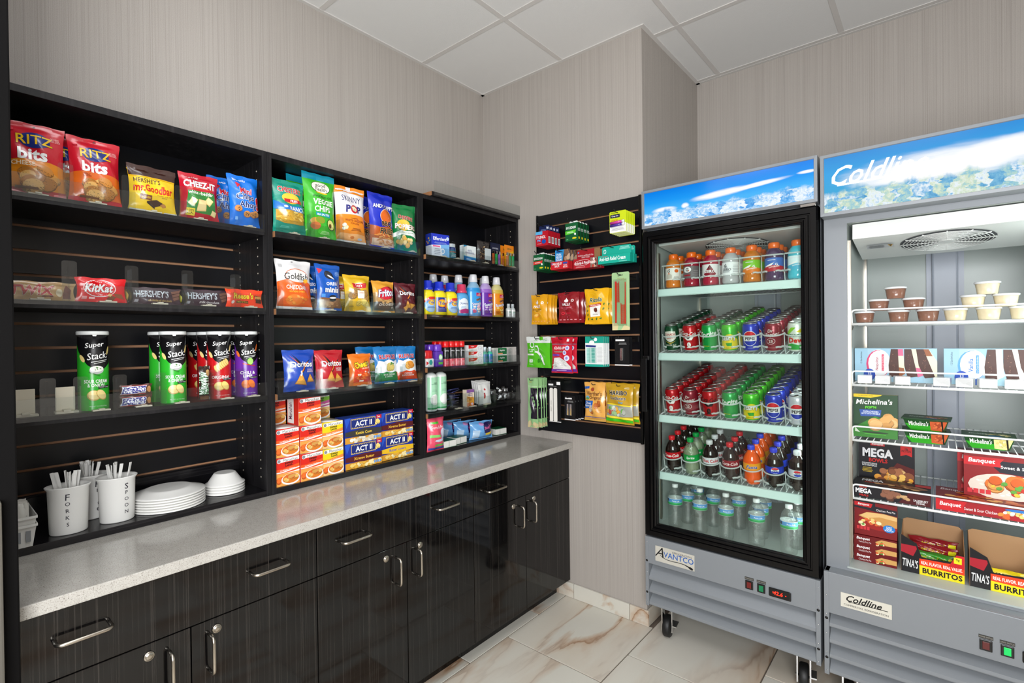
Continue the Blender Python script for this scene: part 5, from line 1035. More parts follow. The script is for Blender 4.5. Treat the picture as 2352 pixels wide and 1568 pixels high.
def spray():
    t = empty('body_spray'); r = .0178; m = MB().lathe([(r*.94, 0), (r, .002), (r, .092), (r*.92, .098)], 22, '161416', cols=['d8344a', '161416', '161416']); a = cylart(m, r, 0, .09, 2.6); a.r(0, .0, 1, .42, 'e04a5c'); a.r(.35, .42, .65, .7, '2a282c'); a.lines(.5, .2, .5, .2, 3, 'f4a0a8'); a.t('cologne', .5, .88, .10, 'd8d8dc', w=.8, bold=.02); m.build('can', PPLAS, t)
    MB().lathe([(r*.95, .097), (r, .099), (r, .124), (r*.9, .127), (.001, .127)], 22, 'dc1418').build('cap', PPLAS, t); return t
sp = Proto(spray()); w_ = ['left', 'second', 'third', 'right']
for j, xx in enumerate((.262, .224, .186)):
    for i, yy in enumerate((-.584, -.544, -.507, -.470) if j == 0 else (-.585, -.545, -.508, -.472)):
        sp.put((xx, yy, S3), R90, 'black red-capped body spray, %s of the %s row' % (['leftmost', 'second', 'third', 'rightmost'][i], ['front', 'second', 'third'][j]), 'body spray', g)
def a_colg(a): a.poly([(0, 1), (.62, 1), (.5, .62), (.3, .5), (0, .46)], 'd81c24'); a.t('Colgate', .26, .78, .22, 'f8f4f4', w=.42, bold=.03); a.e(.76, .5, .13, .32, 'c8ccd4'); a.e(.76, .5, .1, .24, 'f2f2f6'); a.t('Total', .76, .5, .16, '9aa0b0', w=.2); a.lines(.35, .22, .5, .2, 2, '9aa0a8')
cg = Proto(carton('toothpaste_box', .115, .0345, .03, 'ececec', a_colg))
for i in range(3): cg.put((.272, -.368, S3+.0348*i), R90, 'white and red toothpaste box, %s of the stack' % ['lowest', 'middle', 'topmost'][i], 'toothpaste', g)
mb_ = Proto(small_bottle(.0165, .092, '3cb89a', '2c6ab8', 'd8e4ec', .55))
for i, (xx, yy) in enumerate(((.266, -.292), (.266, -.252), (.228, -.292), (.228, -.252))): mb_.put((xx, yy, S3), R90, 'small green mouthwash bottle, %s' % ['front left of four', 'front right of four', 'rear left of four', 'rear right of four'][i], 'small bottle', g)
def a_asp(a): a.r(.32, .1, 1, .96, '14703c'); a.poly([(.30, .1), (.36, .1), (.36, .96), (.30, .96)], 'f4f4f0'); a.t('Aspirin', .66, .62, .34, 'f4f8f4', w=.56, bold=.04); a.r(.36, .12, .7, .3, 'e89a70')
ap = Proto(carton('aspirin_box', .119, .0425, .045, 'dfe0da', a_asp)); ap.put((.270, -.170, S3), R90, 'green and white aspirin box, lower of two', 'medicine box', g); ap.put((.270, -.170, S3+.0428), R90, 'green and white aspirin box, upper of two', 'medicine box', g)
def a_soap(a): a.e(.5, .8, .06, .05, 'a8a8a4'); a.lines(.5, .3, .5, .2, 2, 'b8b4b0')
so = Proto(carton('soap_box', .0525, .0435, .04, 'd6d0cb', a_soap))
for i in range(2):
    for j in range(2): so.put((.270, -.0775+.0535*i, S3+.0438*j), R90, 'plain beige soap box, %s %s of four' % (['lower', 'upper'][j], ['left', 'right'][i]), 'soap box', g)
# ---- fourth shelf
g = 'toiletries on the fourth shelf of the right unit'
def cotton():
    t = empty('cotton_pad_roll'); r = .030; m = MB().lathe([(r*.6, .002), (r*.96, .004), (r, .012), (r, .178), (r*.95, .186), (r*.5, .195), (r*.35, .198)], 24, 'eef2ee', cols=['e8ece8', 'eef2ee', 'eef2ee', 'eef2ee', 'e4e9e6', 'dce2de']); a = cylart(m, r, .014, .16, 2.7); a.r(0, 0, 1, 1, 'a8dcb8'); a.r(0, 0, 1, .05, '2c9a58'); a.e(.5, .30, .3, .17, 'f4f6f4'); a.t('PREMIUM\nCOTTON ROUNDS', .55, .80, .07, '1c5a34', w=.55, bold=.01); a.lines(.5, .58, .4, .08, 3, '8ac0a0'); m.build('roll', PFILM, t); return t
cp = Proto(cotton()); cp.put((.245, -.668, S4), R90, 'green and white cotton pad roll, left of two', 'cotton pads', g); cp.put((.245, -.604, S4), R90, 'green and white cotton pad roll, right of two', 'cotton pads', g)
# bin of blue razors
R = random.Random(5)
for i in range(16):
    z = .012+.007*i*.8; q = MB().tube([(-.034+R.uniform(0, .01), R.uniform(.0, .05), z), (.034-R.uniform(0, .01), R.uniform(0, .05), z+R.uniform(-.006, .012))], .0032, 6, random.choice(['1c2050', '24285c', '2c3068', '14183c'])); q.box(.030, .0, z-.006, .036, .05*(i % 3)/3+.012, z+.006, '2c3060') if False else None; tag(q.build('disposable_razor', PPLAS, None, (.262, -.515, S4), R90), 'navy disposable razor in the jumbled pile on the fourth shelf', 'razor', 'navy razors on the fourth shelf')
def a_tux(a): a.poly([(0, 0), (1, 0), (1, .3), (0, .2)], 'e07a2c'); a.poly([(0, .62), (1, .5), (1, .2), (0, .26)], 'f0a83c'); a.r(0, .82, 1, 1, '8a5aa0'); a.lines(.5, .7, .7, .16, 2, '5a3a80'); a.t('MEDICATED\nPADS', .5, .46, .22, '6a3418', w=.8, bold=.02); a.e(.72, .14, .16, .07, 'f0d8e8')
o = carton('medicine_box', .056, .090, .03, 'e8d8c0', a_tux); shelfput(o, -.41, S4, .266, 0, 0, 'small orange and purple medicine box on the fourth shelf', 'medicine box', g)
def a_bag(a): a.poly([(.40, .25), (.52, .25), (.54, .66), (.46, .72), (.40, .62)], 'b81c28'); a.lines(.7, .48, .3, .03, 1, 'c8ccd0'); a.r(.02, .9, .98, .93, 'd8dadc')
sb_ = bag('paper_bag', .104, .122, .012, 'e6e6e4', a_bag, 44, nx=8, ny=8); sb = Proto(sb_)
for i in range(4): sb.put((.268-.019*i, -.298+.004*i, S4+.001+.002*i), (T_(-4), 0, PI/2), 'white paper pouch with small red mark, %s' % ['front one', 'second one', 'third one', 'rear one'][i], 'pouch', g)
R = random.Random(8); WR = m_clear('wrap_film', 'c2c2c4', .22, .12, bump=1., bscale=60, facing=.6)
k_ = 0
for i in range(7):
    o = bag('wrapped_kit', .055, .05, .035, '807c7e', None, 50+i, mat=WR, nx=8, ny=8); o.name = 'wrapped_kit'
    tag_place(o, (.262-.03*(i % 2), -.205+.026*i, S4+.002+(.028 if i % 2 else 0)), (T_(R.uniform(-25, 0)), 0, PI/2+R.uniform(-.6, .6)), 'crinkled clear wrapped kit at the right of the fourth shelf, %s' % ['leftmost', 'second from left', 'third from left', 'middle one', 'third from right', 'second from right', 'rightmost'][i], 'wrapped kit', g)
# ---- bottom shelf
g = 'hygiene packs on the bottom shelf of the right unit'
def a_sure(a): a.r(.12, .82, .56, .88, '5ac040'); a.t('Sure & Fresh', .55, .72, .09, 'f4e4e8', w=.84, bold=.02); a.r(.06, .42, .56, .5, '8ad070'); a.e(.80, .52, .15, .16, 'd8e0f4', .2); a.poly([(.66, .44), (.92, .44), (.80, .30), (.5, .27), (.3, .30), (.34, .34), (.6, .36)], 'd8e0f4'); a.r(.3, .14, .86, .2, '6ac050'); a.r(.04, .04, .96, .11, '2c4aa0')
o = bag('pad_pack', .112, .166, .06, 'e8506c', a_sure, 46, .03, .03, mat=PFILM); shelfput(o, -.668, S0, .272, 0, 0, 'pink pantyliner pack at the left of the bottom shelf', 'hygiene pack', g)
def a_stay(a): a.poly([(.48, .9), (.96, .96), (.96, .42), (.8, .3), (.5, .36)], '241c54'); a.t('Stayfree', .74, .68, .2, 'e86aa0', w=.46, bold=.03, rot=.25); a.poly([(.56, .34), (.92, .4), (.92, .26), (.6, .2)], 'f0d040'); a.r(.06, .1, .3, .55, 'b8d4ec'); a.e(.42, .86, .1, .08, 'c890c8')
st_ = bag('pad_pack', .155, .098, .075, '6aa8e0', a_stay, 47, .05, .05); st = Proto(st_)
for i in range(3): st.put((.252-.079*i, -.318-.045*i, S0+.001), (0, 0, PI/2+T_(-12)), 'light blue pad pack, %s' % ['front right of three', 'middle of three', 'back left of three'][i], 'hygiene pack', g)
def cards():
    t = empty('bandage_box'); MB().bbox(-.042, .0, .0, .042, .07, .032, .002, 'e6e6e0').box(-.012, -.001, .0, -.008, .07, .0326, 'b8b8b4').build('box', PCARD, t); MB().box(-.046, -.003, -.0, .046, .072, .0008, '1c6a40').box(-.040, .004, .0325, .04, .066, .0333, '14603c').build('card', PCARD, t); return t
bx = Proto(cards()); bx.put((.275, -.568, S0+.0005), (0, 0, PI/2), 'white box with green top beside the pink pack', 'small box', g); bx.put((.255, -.468, S0+.0005), (0, 0, PI/2+.1), 'white box with green top, middle of the bottom shelf', 'small box', g); bx.put((.26, -.155, S0+.0005), (0, 0, PI/2-.1), 'white box with green top at the right end', 'small box', g)
# ------------------------------------------------------------------ hooks and hanging packets on the slat panel
def hook(x, z, L, what):
    t = empty('peg_hook', (x, -.022, z)); tag(t, 'black peg hook holding %s' % what, 'hook', 'peg hooks on the slat panel')
    MB().tube([(0, -.004, 0), (0, -L+.012, 0), (0, -L+.004, .003), (0, -L, .010)], .0021, 6).build('arm', BLACK, t)
    MB().bbox(-.024, -.004, -.018, .024, -.0003, .012, .001).build('back_plate', BLACK, t)
    return t
def hang(o, x, zb, n, sp, lab, cat, y0=-.15, jit=.0):
    P = Proto(o); names = {1: [''], 2: ['front', 'rear'], 3: ['front', 'middle', 'rear'], 4: ['front', 'second', 'third', 'rear'], 5: ['front', 'second', 'third', 'fourth', 'rear'], 6: ['front', 'second', 'third', 'fourth', 'fifth', 'rear']}[n]
    for i in range(n):
        l = lab if n == 1 else '%s, %s on its hook' % (lab, names[i])
        P.put((x+jit*((i*5) % 3-1), y0+sp*i, zb-.0004*i), (0, 0, jit*4*((i*7) % 3-1)), l, cat, lab+'s')
def tabbox(name, W, H, D, tab, base, art, tabcol=None, tabw=None, tart=None, side=None):
    t = empty(name); m = MB().box(-W/2, -D, 0, W/2, 0, H, base); art(Art(m, W, H, lambda x, y, l: (x-W/2, -D-l, y)))
    if side: side(Art(m, D, H, lambda x, y, l: (W/2+l, -D+x, y))); 
    m.build('box', PCARD, t); tw = tabw or W*.9
    q = MB().prism([(-tw/2, H-.01), (tw/2, H-.01), (tw/2, H+tab-.006), (tw/2-.006, H+tab), (-tw/2+.006, H+tab), (-tw/2, H+tab-.006)], 'y', -.0006, 0.0004, tabcol or base)
    if tart: tart(Art(q, tw, tab, lambda x, y, l: (x-tw/2, -.0006-l, H+y)))
    q.build('hang_tab', PCARD, t); return t
def a_tyl(a): a.r(0, .78, .55, 1, '5ab0e0'); a.t('TYLENOL', .42, .60, .2, 'f8f4f4', w=.76, bold=.04, shear=.1); a.t('PM', .26, .38, .16, '60a8f0', w=.26, bold=.04); a.e(.66, .28, .17, .15, '1c50a8'); a.lines(.3, .16, .4, .06, 2, 'f0b0b0')
def s_tyl(a): a.r(.1, .15, .9, .6, 'f0f0f0'); [a.r(.14+.09*i, .2, .18+.09*i, .55, '202020') for i in range(8)]
o = tabbox('medicine_box', .083, .078, .024, .036, 'b81828', a_tyl, '14204c', .07, lambda a: (a.t('PM', .8, .55, .4, 'e0e8f8', w=.2), a.lines(.4, .3, .6, .3, 2, '8090c0')), s_tyl); hang(o, .566, 1.938, 4, .030, 'red medicine box with navy hang tab', 'medicine box', -.128); hook(.566, 2.044, .165, 'red medicine boxes')
def a_exc(bc):
    def f(a): a.poly([(0, .56), (.86, .60), (.78, .42), (0, .36)], bc); a.t('EXCEDRIN', .46, .74, .14, 'f4f8f4', w=.78, bold=.04, shear=.2); a.lines(.4, .48, .6, .08, 2, 'e8f4e8'); a.e(.78, .36, .07, .07, 'e8f0e8', .6); a.e(.72, .14, .17, .05, 'e0d020'); a.lines(.16, .1, .18, .06, 2, '80c090')
    return f
def s_exc(a): a.r(0, 0, 1, 1, '0c4424'); a.t('EXCEDRIN', .5, .6, .3, 'e8f4ec', w=.7, rot=PI/2); a.r(.2, .08, .8, .2, 'e0d020')
o = tabbox('medicine_box', .077, .092, .021, .013, '0f5a30', a_exc('5ac830'), 'e8ecea', .055, None, s_exc); hang(o, .756, 1.94, 4, .029, 'green medicine box with lime stripe', 'medicine box', -.13); hook(.756, 2.040, .165, 'green medicine boxes with lime stripe')
o = tabbox('medicine_box', .073, .084, .019, .011, '0f5a30', a_exc('d8302c'), 'e8ecea', .055, None, s_exc); hang(o, .553, 1.807, 6, .0235, 'green medicine box with red stripe', 'medicine box', -.145); hook(.553, 1.896, .18, 'green medicine boxes with red stripe')
def chap():
    t = empty('lip_balm_card'); W, H = .09, .104; m = MB().prism([(-W/2, .004), (-W/2+.004, 0), (W/2-.004, 0), (W/2, .004), (W/2, H-.004), (W/2-.004, H), (-W/2+.004, H), (-W/2, H-.004)], 'y', -.0007, 0, 'c8d81c'); a = Art(m, W, H, lambda x, y, l: (x-W/2, -.0007-l, y)); a.r(.02, .02, .98, .42, 'f0f0ee'); a.r(.05, .70, .62, .86, '1c1c3c'); a.t('Chap-Ice', .33, .78, .09, 'f4f4f8', w=.5, bold=.02); a.t('LIP BALM', .28, .58, .08, 'd8501c', w=.4, bold=.03, shear=.2); a.lines(.5, .16, .8, .12, 3, '9a9aa0'); a.lines(.2, .93, .3, .06, 2, '6a7a10'); m.build('card', PCARD, t)
    for i, (c, z) in enumerate((('c83c98', .047), ('4a3098', .034))):
        q = MB().tube([(-.036, -.0085, z), (.026, -.0085, z+.003)], .0065, 10, c).tube([(.026, -.0085, z+.003), (.038, -.0085, z+.0036)], .0064, 10, 'e8e8ea'); q.build('lip_balm', PPLAS, t)
    return t
hang(chap(), 1.02, 1.945, 6, .0175, 'lime green lip balm card', 'lip balm', -.148); hook(1.02, 2.040, .165, 'lime green lip balm cards')
def a_balm(a): a.t('PAIN RELIEF\nBALM', .36, .56, .6, 'f8f0f0', w=.55, bold=.03); a.r(.7, .62, .95, .85, '2c50a0'); a.t('PAIN\nRELIEF', .83, .35, .4, 'f0e0e0', w=.24, bold=.02); a.r(.04, .68, .1, .85, '2c50a0')
def t_balm(a): a.r(0, 0, .56, 1, '2c90d0'); a.poly([(.5, 0), (1, 0), (1, 1), (.62, 1)], '5a4030'); a.food(.78, .5, .16, .34, 9, .12, ['a88468', '7a5c48', 'c8a888'], 4, 1.4); a.t('PAIN\nRELIEF\nBALM', .26, .42, .6, 'f4f8fc', w=.4, bold=.02); a.r(.1, .8, .36, .92, '1c4a9c')
o = tabbox('balm_box', .112, .041, .03, .066, 'c8242c', a_balm, '2c90d0', .094, t_balm); hang(o, .672, 1.803, 3, .034, 'red pain balm box with photo backing card', 'medicine box', -.112); hook(.672, 1.898, .15, 'pain balm boxes')
def a_arth(a): a.r(.72, 0, 1, 1, '8a6a60'); a.food(.86, .5, .12, .4, 14, .04, ['b83c30', 'e0d0c8', '403030', 'c8a088'], 6, 1.2); a.e(.37, .56, .34, .30, 'f4e8e8', .06); a.e(.37, .56, .33, .27, 'a01c28', .06); a.t('Arthritis & Muscle', .37, .56, .28, 'f8f4f4', w=.62, bold=.03, rot=.03); a.lines(.3, .12, .5, .12, 1, 'e0a0a0')
def t_arth(a): a.r(.76, 0, 1, 1, '8a6a48'); a.r(.04, .66, .1, .8, '4a90d0'); a.t('Arthritis and Muscle Pain\nRelief Cream', .38, .32, .36, 'f0d8d8', w=.66, bold=.01)
o = tabbox('cream_box', .140, .050, .032, .050, 'ae1c28', a_arth, 'a01824', .138, t_arth); hang(o, .829, 1.794, 2, .036, 'dark red muscle cream box with hanging card', 'medicine box', -.108); hook(.822, 1.886, .15, 'muscle cream boxes')
def a_itch(a): a.t('Anti-Itch Relief Cream', .45, .56, .46, 'f4faf8', w=.82, bold=.03); a.lines(.78, .12, .3, .1, 1, 'a0e0d4'); a.lines(.2, .86, .28, .1, 1, 'c04060')
def t_itch(a): a.e(.1, .5, .05, .24, 'e0f4f0'); a.r(.085, .32, .115, .68, '12a08c'); a.r(.06, .44, .14, .56, '12a08c'); a.lines(.78, .72, .36, .36, 3, 'a8e4da')
o = tabbox('cream_box', .175, .040, .028, .046, '18a892', a_itch, '18a892', .16, t_itch); hang(o, .991, 1.804, 2, .040, 'turquoise anti-itch cream box', 'medicine box', -.112); hook(.975, 1.882, .15, 'turquoise cream boxes')
def a_halls(c, yel):
    def f(a):
        a.e(.42, .72, .1, .05, 'f8f4f4'); a.poly([(.36, .74), (.42, .82), (.48, .74), (.42, .68)], 'f8f8f8'); a.e(.74, .72, .07, .045, 'f8f4f0'); a.e(.74, .72, .03, .03, c, .8); a.t('HALLS', .42, .60, .085, 'f8f8f8', w=.5, bold=.045, shear=.15); a.t('COUGH & THROAT\nRELIEF', .42, .47, .09, '3a2a10' if yel else 'e86a80', w=.6, bold=.015)
        if yel: a.e(.40, .30, .17, .07, 'e8902c', .2); a.e(.38, .31, .13, .05, 'f8c860', .2)
        else: a.e(.26, .31, .08, .05, 'e02840'); a.e(.26, .31, .05, .03, c); a.t('CHERRY', .52, .31, .05, 'e02840', w=.4, bold=.02); a.poly([(.44, .2), (.5, .2), (.47, .16)], 'e06080')
        for i in range(5): a.r(.08+.18*i, .085, .18+.18*i, .115, 'f0a0a8' if not yel else 'f0a860')
        a.poly([(.32, .935), (.46, .955), (.46, .94), (.32, .92)], '1c1410')
    return f
o = bag('cough_drop_bag', .112, .160, .022, 'e0a018', a_halls('e0a018', True), 61, .10, .06); hang(o, .547, 1.516, 4, .030, 'yellow cough drop bag', 'cough drops', -.15, .003); hook(.547, 1.667, .165, 'yellow cough drop bags')
o = bag('cough_drop_bag', .133, .158, .022, '8e1c22', a_halls('8e1c22', False), 62, .10, .06); hang(o, .736, 1.519, 3, .034, 'dark red cough drop bag', 'cough drops', -.15, .003); hook(.736, 1.67, .165, 'dark red cough drop bags')
def a_ric(a):
    a.t('Ricola', .5, .68, .13, '14503c', w=.68, bold=.045, shear=.15, rot=.05, out='f4f0d8', ow=.05); a.poly([(.22, .54), (.74, .58), (.68, .22), (.28, .20)], 'f2efe8'); a.poly([(.2, .535), (.75, .58), (.74, .52), (.2, .475)], 'c03020'); a.t('ORIGINAL HERB', .48, .528, .035, 'f8ece0', w=.46, bold=.02, rot=.05); a.poly([(.42, .36), (.50, .32), (.58, .36), (.58, .44), (.50, .46), (.42, .43)], '6a2c1c'); a.poly([(.42, .43), (.5, .46), (.58, .44), (.5, .40)], '8a4430'); a.lines(.48, .27, .24, .05, 2, '9a9488')
    for x, y in ((.14, .5), (.12, .38), (.14, .26), (.16, .14), (.34, .13), (.54, .14), (.86, .55), (.84, .42), (.70, .15)): a.e(x, y, .045, .018, '3c6a24', x*9); a.e(x+.02, y+.02, .03, .014, '5a8a34', x*13+1)
o = bag('herb_candy_bag', .140, .176, .024, 'e8ae10', a_ric, 63, .09, .05); hang(o, .903, 1.508, 3, .034, 'golden yellow herb candy bag', 'cough drops', -.15, .003); hook(.903, 1.675, .165, 'golden herb candy bags')
t = empty('comb_card'); W, Hh = .093, .278; m = MB().prism([(-W/2, .005), (-W/2+.005, 0), (W/2-.005, 0), (W/2, .005), (W/2, Hh-.005), (W/2-.005, Hh), (-W/2+.005, Hh), (-W/2, Hh-.005)], 'y', -.0008, 0, 'a2c490'); a = Art(m, W, Hh, lambda x, y, l: (x-W/2, -.0008-l, y)); a.poly([(0, 0), (.3, 0), (.36, .08), (.2, .14), (0, .12)], 'd8cc9a'); a.poly([(.5, 0), (1, 0), (1, .05), (.7, .09)], 'd8cc9a'); a.t('Tail Comb\nAvocado & Gold', .5, .88, .045, 'a08040', w=.6, bold=.0); a.poly([(.34, .945), (.64, .955), (.64, .945), (.34, .935)], '1a1410'); m.build('card', PCARD, t)
def comb(x0, z0, fl):
    q = MB(); s = -1 if fl else 1
    q.prism([(0, 0), (.007, 0), (.009, .10), (.009, .20), (0, .20)] if not fl else [(0, 0), (.006, 0), (.006, .12), (.006, .20), (.003, .20)], 'y', -.006, -.003, 'e83820')
    for i in range(26): q.box(.008, -.0055, .10+.0036*i, .022, -.0035, .1018+.0036*i, 'e83820') if not fl else q.box(-.018, -.0055, .0+.0036*i, .001, -.0035, .0018+.0036*i, 'e83820')
    q.box(.0205, -.0055, .098, .0225, -.0035, .2, 'e83820') if not fl else q.box(-.020, -.0055, 0, -.0175, -.0035, .1, 'e83820')
    q.v = [(v[0]+x0, v[1], v[2]+z0) for v in q.v]; return q
comb(-.028, .035, False).build('comb', PPLAS, t); comb(.022, .03, True).build('comb', PPLAS, t)
MB().box(-.036, -.009, .02, .036, -.0088, .245).build('blister', ACRYL, t)
tag_place(t, (1.032, -.15, 1.475), (0, 0, 0), 'pale green card with two red tail combs', 'comb card', None); hook(1.032, 1.741, .165, 'the card of red combs')
def a_floss(a): a.r(0, .80, 1, 1, 'dfe4e0'); a.lines(.78, .9, .2, .08, 2, '70b070'); a.e(.24, .74, .1, .1, 'f4f8f0'); a.e(.24, .74, .07, .07, '4ab81c'); a.t('for tight\nteeth', .22, .56, .11, 'f0f8e8', w=.24, bold=.02); a.r(.0, .40, .34, .45, 'f4f8f0'); a.t('80', .20, .22, .13, 'f8fcf4', w=.24, bold=.05); a.food(.55, .22, .13, .05, 12, .03, ['2c8a14', '3ca01c'], 4); a.lines(.2, .11, .24, .03, 1, 'c8f0b0'); a.poly([(.36, .50), (.46, .48), (.58, .40), (.68, .26), (.74, .10), (.80, .10), (.76, .30), (.64, .46), (.56, .52), (.58, .62), (.52, .72), (.40, .72), (.40, .68), (.5, .67), (.53, .60), (.50, .53), (.40, .54)], 'f0f2f0'); a.e(.64, .36, .03, .06, '8090a0', .5); a.r(.37, .53, .38, .70, 'e8f4e0'); a.poly([(.38, .925), (.6, .94), (.6, .925), (.38, .905)], '141414')
o = bag('floss_pick_bag', .166, .168, .018, '52b81e', a_floss, 64, .12, .04); hang(o, .534, 1.280, 2, .05, 'bright green floss pick bag', 'floss picks', -.15, .0); hook(.534, 1.438, .165, 'green floss pick bags')
def a_close(a): a.r(0, .82, 1, 1, 'b81428'); a.r(.02, .795, .98, .82, '8a6a80'); a.t('CLOSE-UP', .42, .70, .075, 'f8f4f4', w=.56, bold=.05, shear=.2); a.t('+revolution', .38, .60, .05, '50c0a8', w=.5, bold=.02); a.r(.04, .47, .42, .53, '7a3aa8'); a.e(.80, .70, .085, .065, 'd8dcf0'); a.e(.68, .57, .085, .065, 'd8dcf0'); a.e(.78, .42, .11, .08, 'd8dcf0'); [a.e(x, y, .05, .04, '8a8ac8') for x, y in ((.8, .7), (.68, .57), (.78, .42))]; a.poly([(.06, .10), (.92, .08), (.95, .18), (.74, .34), (.44, .44), (.14, .42)], 'e4e2e0'); a.food(.42, .25, .34, .12, 20, .09, ['f6f6f4', 'e4e2e0', 'cfccca'], 5, .22); a.r(.02, .04, .98, .11, '6a3098'); a.lines(.5, .075, .6, .03, 1, 'e0c8f0'); a.r(.76, .88, .86, .96, 'f0e8e8')
o = bag('floss_pick_bag', .137, .188, .018, 'c81c34', a_close, 65, .06, .04); hang(o, .691, 1.256, 2, .035, 'red floss pick bag with purple base', 'floss picks', -.15, .003); hook(.691, 1.434, .165, 'red floss pick bags')
def blister(name, W, Hh, base, art, extra=None):
    t = empty(name); m = MB().prism([(-W/2, .004), (-W/2+.004, 0), (W/2-.004, 0), (W/2, .004), (W/2, Hh-.004), (W/2-.004, Hh), (-W/2+.004, Hh), (-W/2, Hh-.004)], 'y', -.0008, 0, base); art(Art(m, W, Hh, lambda x, y, l: (x-W/2, -.0008-l, y))); m.build('card', PCARD, t)
    if extra: extra(t)
    return t
def a_teal(a): a.r(0, .78, 1, 1, '1c9a86'); a.e(.36, .80, .14, .07, 'f0f2f0'); a.e(.56, .90, .09, .06, 'f0f4f4'); a.poly([(.02, .72), (.60, .70), (.56, .64), (.02, .65)], '2c3a80'); a.r(.06, .12, .56, .62, 'c0e4dc'); [a.r(.34, .14+.048*i, .52, .17+.048*i, '28a898') for i in range(10)]; [a.r(.10, .14+.048*i, .28, .17+.048*i, '90d0c4') for i in range(10)]; a.r(0, 0, 1, .08, '1ca08c'); a.lines(.8, .4, .3, .5, 12, 'd0d4d4')
o = blister('needle_card', .106, .151, 'e6eae9', a_teal, lambda t: MB().bbox(-.03, -.006, .018, .012, -.001, .095, .002).build('blister', ACRYL, t)); hang(o, .884, 1.295, 4, .018, 'white and teal card of small picks', 'pick card', -.15); hook(.884, 1.436, .165, 'white and teal cards')
def x_clip(n):
    def f(t):
        for i in range(n): MB().bbox(-.008+.018*(i-(n-1)/2), -.008, .025, .006+.018*(i-(n-1)/2), -.002, .085, .002).build('nail_clipper', CHROME, t)
    return f
def a_clip(a): a.r(.06, .86, .68, .92, 'e8e8e8'); a.lines(.55, .77, .6, .08, 2, '909090'); a.r(.0, .0, 1, .04, 'e0e0e0')
o = blister('nail_clipper_card', .077, .137, '101012', a_clip, x_clip(1)); hang(o, 1.036, 1.304, 2, .03, 'black card with one chrome nail clipper', 'nail clipper', -.15); hook(1.036, 1.434, .165, 'the single nail clipper cards')
o = blister('nail_clipper_card', .067, .126, '101012', a_clip, x_clip(2)); hang(o, .734, 1.013, 4, .026, 'black card with two small nail clippers', 'nail clipper', -.15); hook(.734, 1.132, .165, 'the small double clipper cards')
def a_sach(a): a.poly([(0, 0), (1, 0), (1, .08), (.6, .12), (.5, .06), (.2, .15), (0, .1)], 'cdbd8e'); a.r(.30, .18, .94, .80, '1d1424'); a.poly([(.36, .8), (.5, .8), (.42, .2), (.36, .3)], '3a2c44'); a.lines(.3, .92, .3, .03, 2, 'b8a850'); a.r(.05, .83, .95, .84, 'c8dcb8')
o = bag('hair_accessory_sachet', .075, .272, .012, '92bf84', a_sach, 66, .06, .03, nx=8, ny=14); hang(o, .495, .949, 4, .027, 'long pale green sachet with dark comb window', 'hair sachet', -.15, .003); hook(.495, 1.211, .165, 'long green sachets')
def a_file(a): a.r(.04, .88, .42, .92, 'e8e8e8'); a.lines(.4, .86, .7, .02, 1, '808080'); a.r(.68, .90, .96, .97, 'f0f0f0'); a.r(.1, .02, 1, .035, 'e8e8e8')
def x_file(t):
    for x in (-.018, .008): MB().prism([(x-.011+.0, .012), (x-.006, .006), (x+.006, .006), (x+.011, .012), (x+.011, .178), (x+.006, .185), (x-.006, .185), (x-.011, .178)], 'y', -.004, -.002, 'e2dfd8').build('emery_board', PCARD, t)
    m = MB(); A = Art(m, .1, .012, lambda x, y, l: (-.013-y, -.0042-l, .04+x)); A.t('BABY CHIC', .5, .5, .7, '908c84', w=.9, bold=0); m.build('board_print', PCARD, t)
o = blister('nail_file_card', .084, .225, '101012', a_file, x_file); tag_place(o, (.636, -.15, .99), (0, 0, 0), 'black card with two long white nail files', 'nail file', None); hook(.636, 1.207, .165, 'the nail file card')
def a_wert(a): a.poly([(0, .88), (.26, .90), (.26, .84), (.0, .82)], '2458a8'); a.e(.42, .82, .09, .05, 'a04828'); a.t("Werther's", .5, .72, .12, '5a2c18', w=.76, bold=.03); a.t('Original', .56, .60, .11, '5a2c18', w=.58, bold=.03); a.e(.16, .60, .11, .05, '6aa8d0'); a.e(.16, .58, .09, .03, '5a9a4c'); a.poly([(0, .52), (.46, .53), (.44, .34), (0, .31)], '1c5cb0'); a.t('Chewy\nCaramels', .21, .43, .13, 'f4f4f0', w=.42, bold=.03, shear=.15); a.food(.70, .44, .14, .08, 6, .09, ['c86c28', 'b85a20', 'd8843c'], 5, .8); a.food(.34, .28, .12, .06, 4, .08, ['d8a060', 'c86c28', 'e8d8c0'], 6, .8); a.t('Classic\nCreamy', .74, .27, .09, 'b07838', w=.3, bold=0, shear=.2); a.r(0, .09, 1, .105, '2450a0'); a.r(0, 0, 1, .06, 'c89a48')
o = bag('caramel_bag', .121, .192, .026, 'dfa44e', a_wert, 67, .06, .05); hang(o, .887, 1.024, 2, .046, 'tan and blue caramel candy bag', 'candy bag', -.15, .003); hook(.887, 1.206, .165, 'caramel candy bags')
def a_hari(a): a.t('HARIBO', .48, .775, .11, '14120c', w=.74, bold=.06, out='f4f0e4', ow=.05); a.t('Goldbears', .46, .645, .08, '14120c', w=.66, bold=.03, out='f4f0e4', ow=.05); a.t('Sour', .60, .545, .05, '1c9ac8', w=.26, bold=.05); a.poly([(0, .50), (1, .46), (1, .2), (0, .16)], '9a9c92'); a.food(.40, .33, .38, .10, 26, .055, ['c8503c', '6ab050', 'd0d4cc', 'e0a83c', 'b0b4aa', '9ac08c'], 7, 1.2); a.poly([(0, .515), (1, .475), (1, .445), (0, .49)], 'e8d020'); a.poly([(0, .2), (1, .17), (1, .12), (0, .15)], 'e8d83c'); a.poly([(0, .14), (1, .11), (1, .05), (0, .06)], '3cb41c'); a.lines(.8, .90, .2, .04, 2, 'f0e8c8')
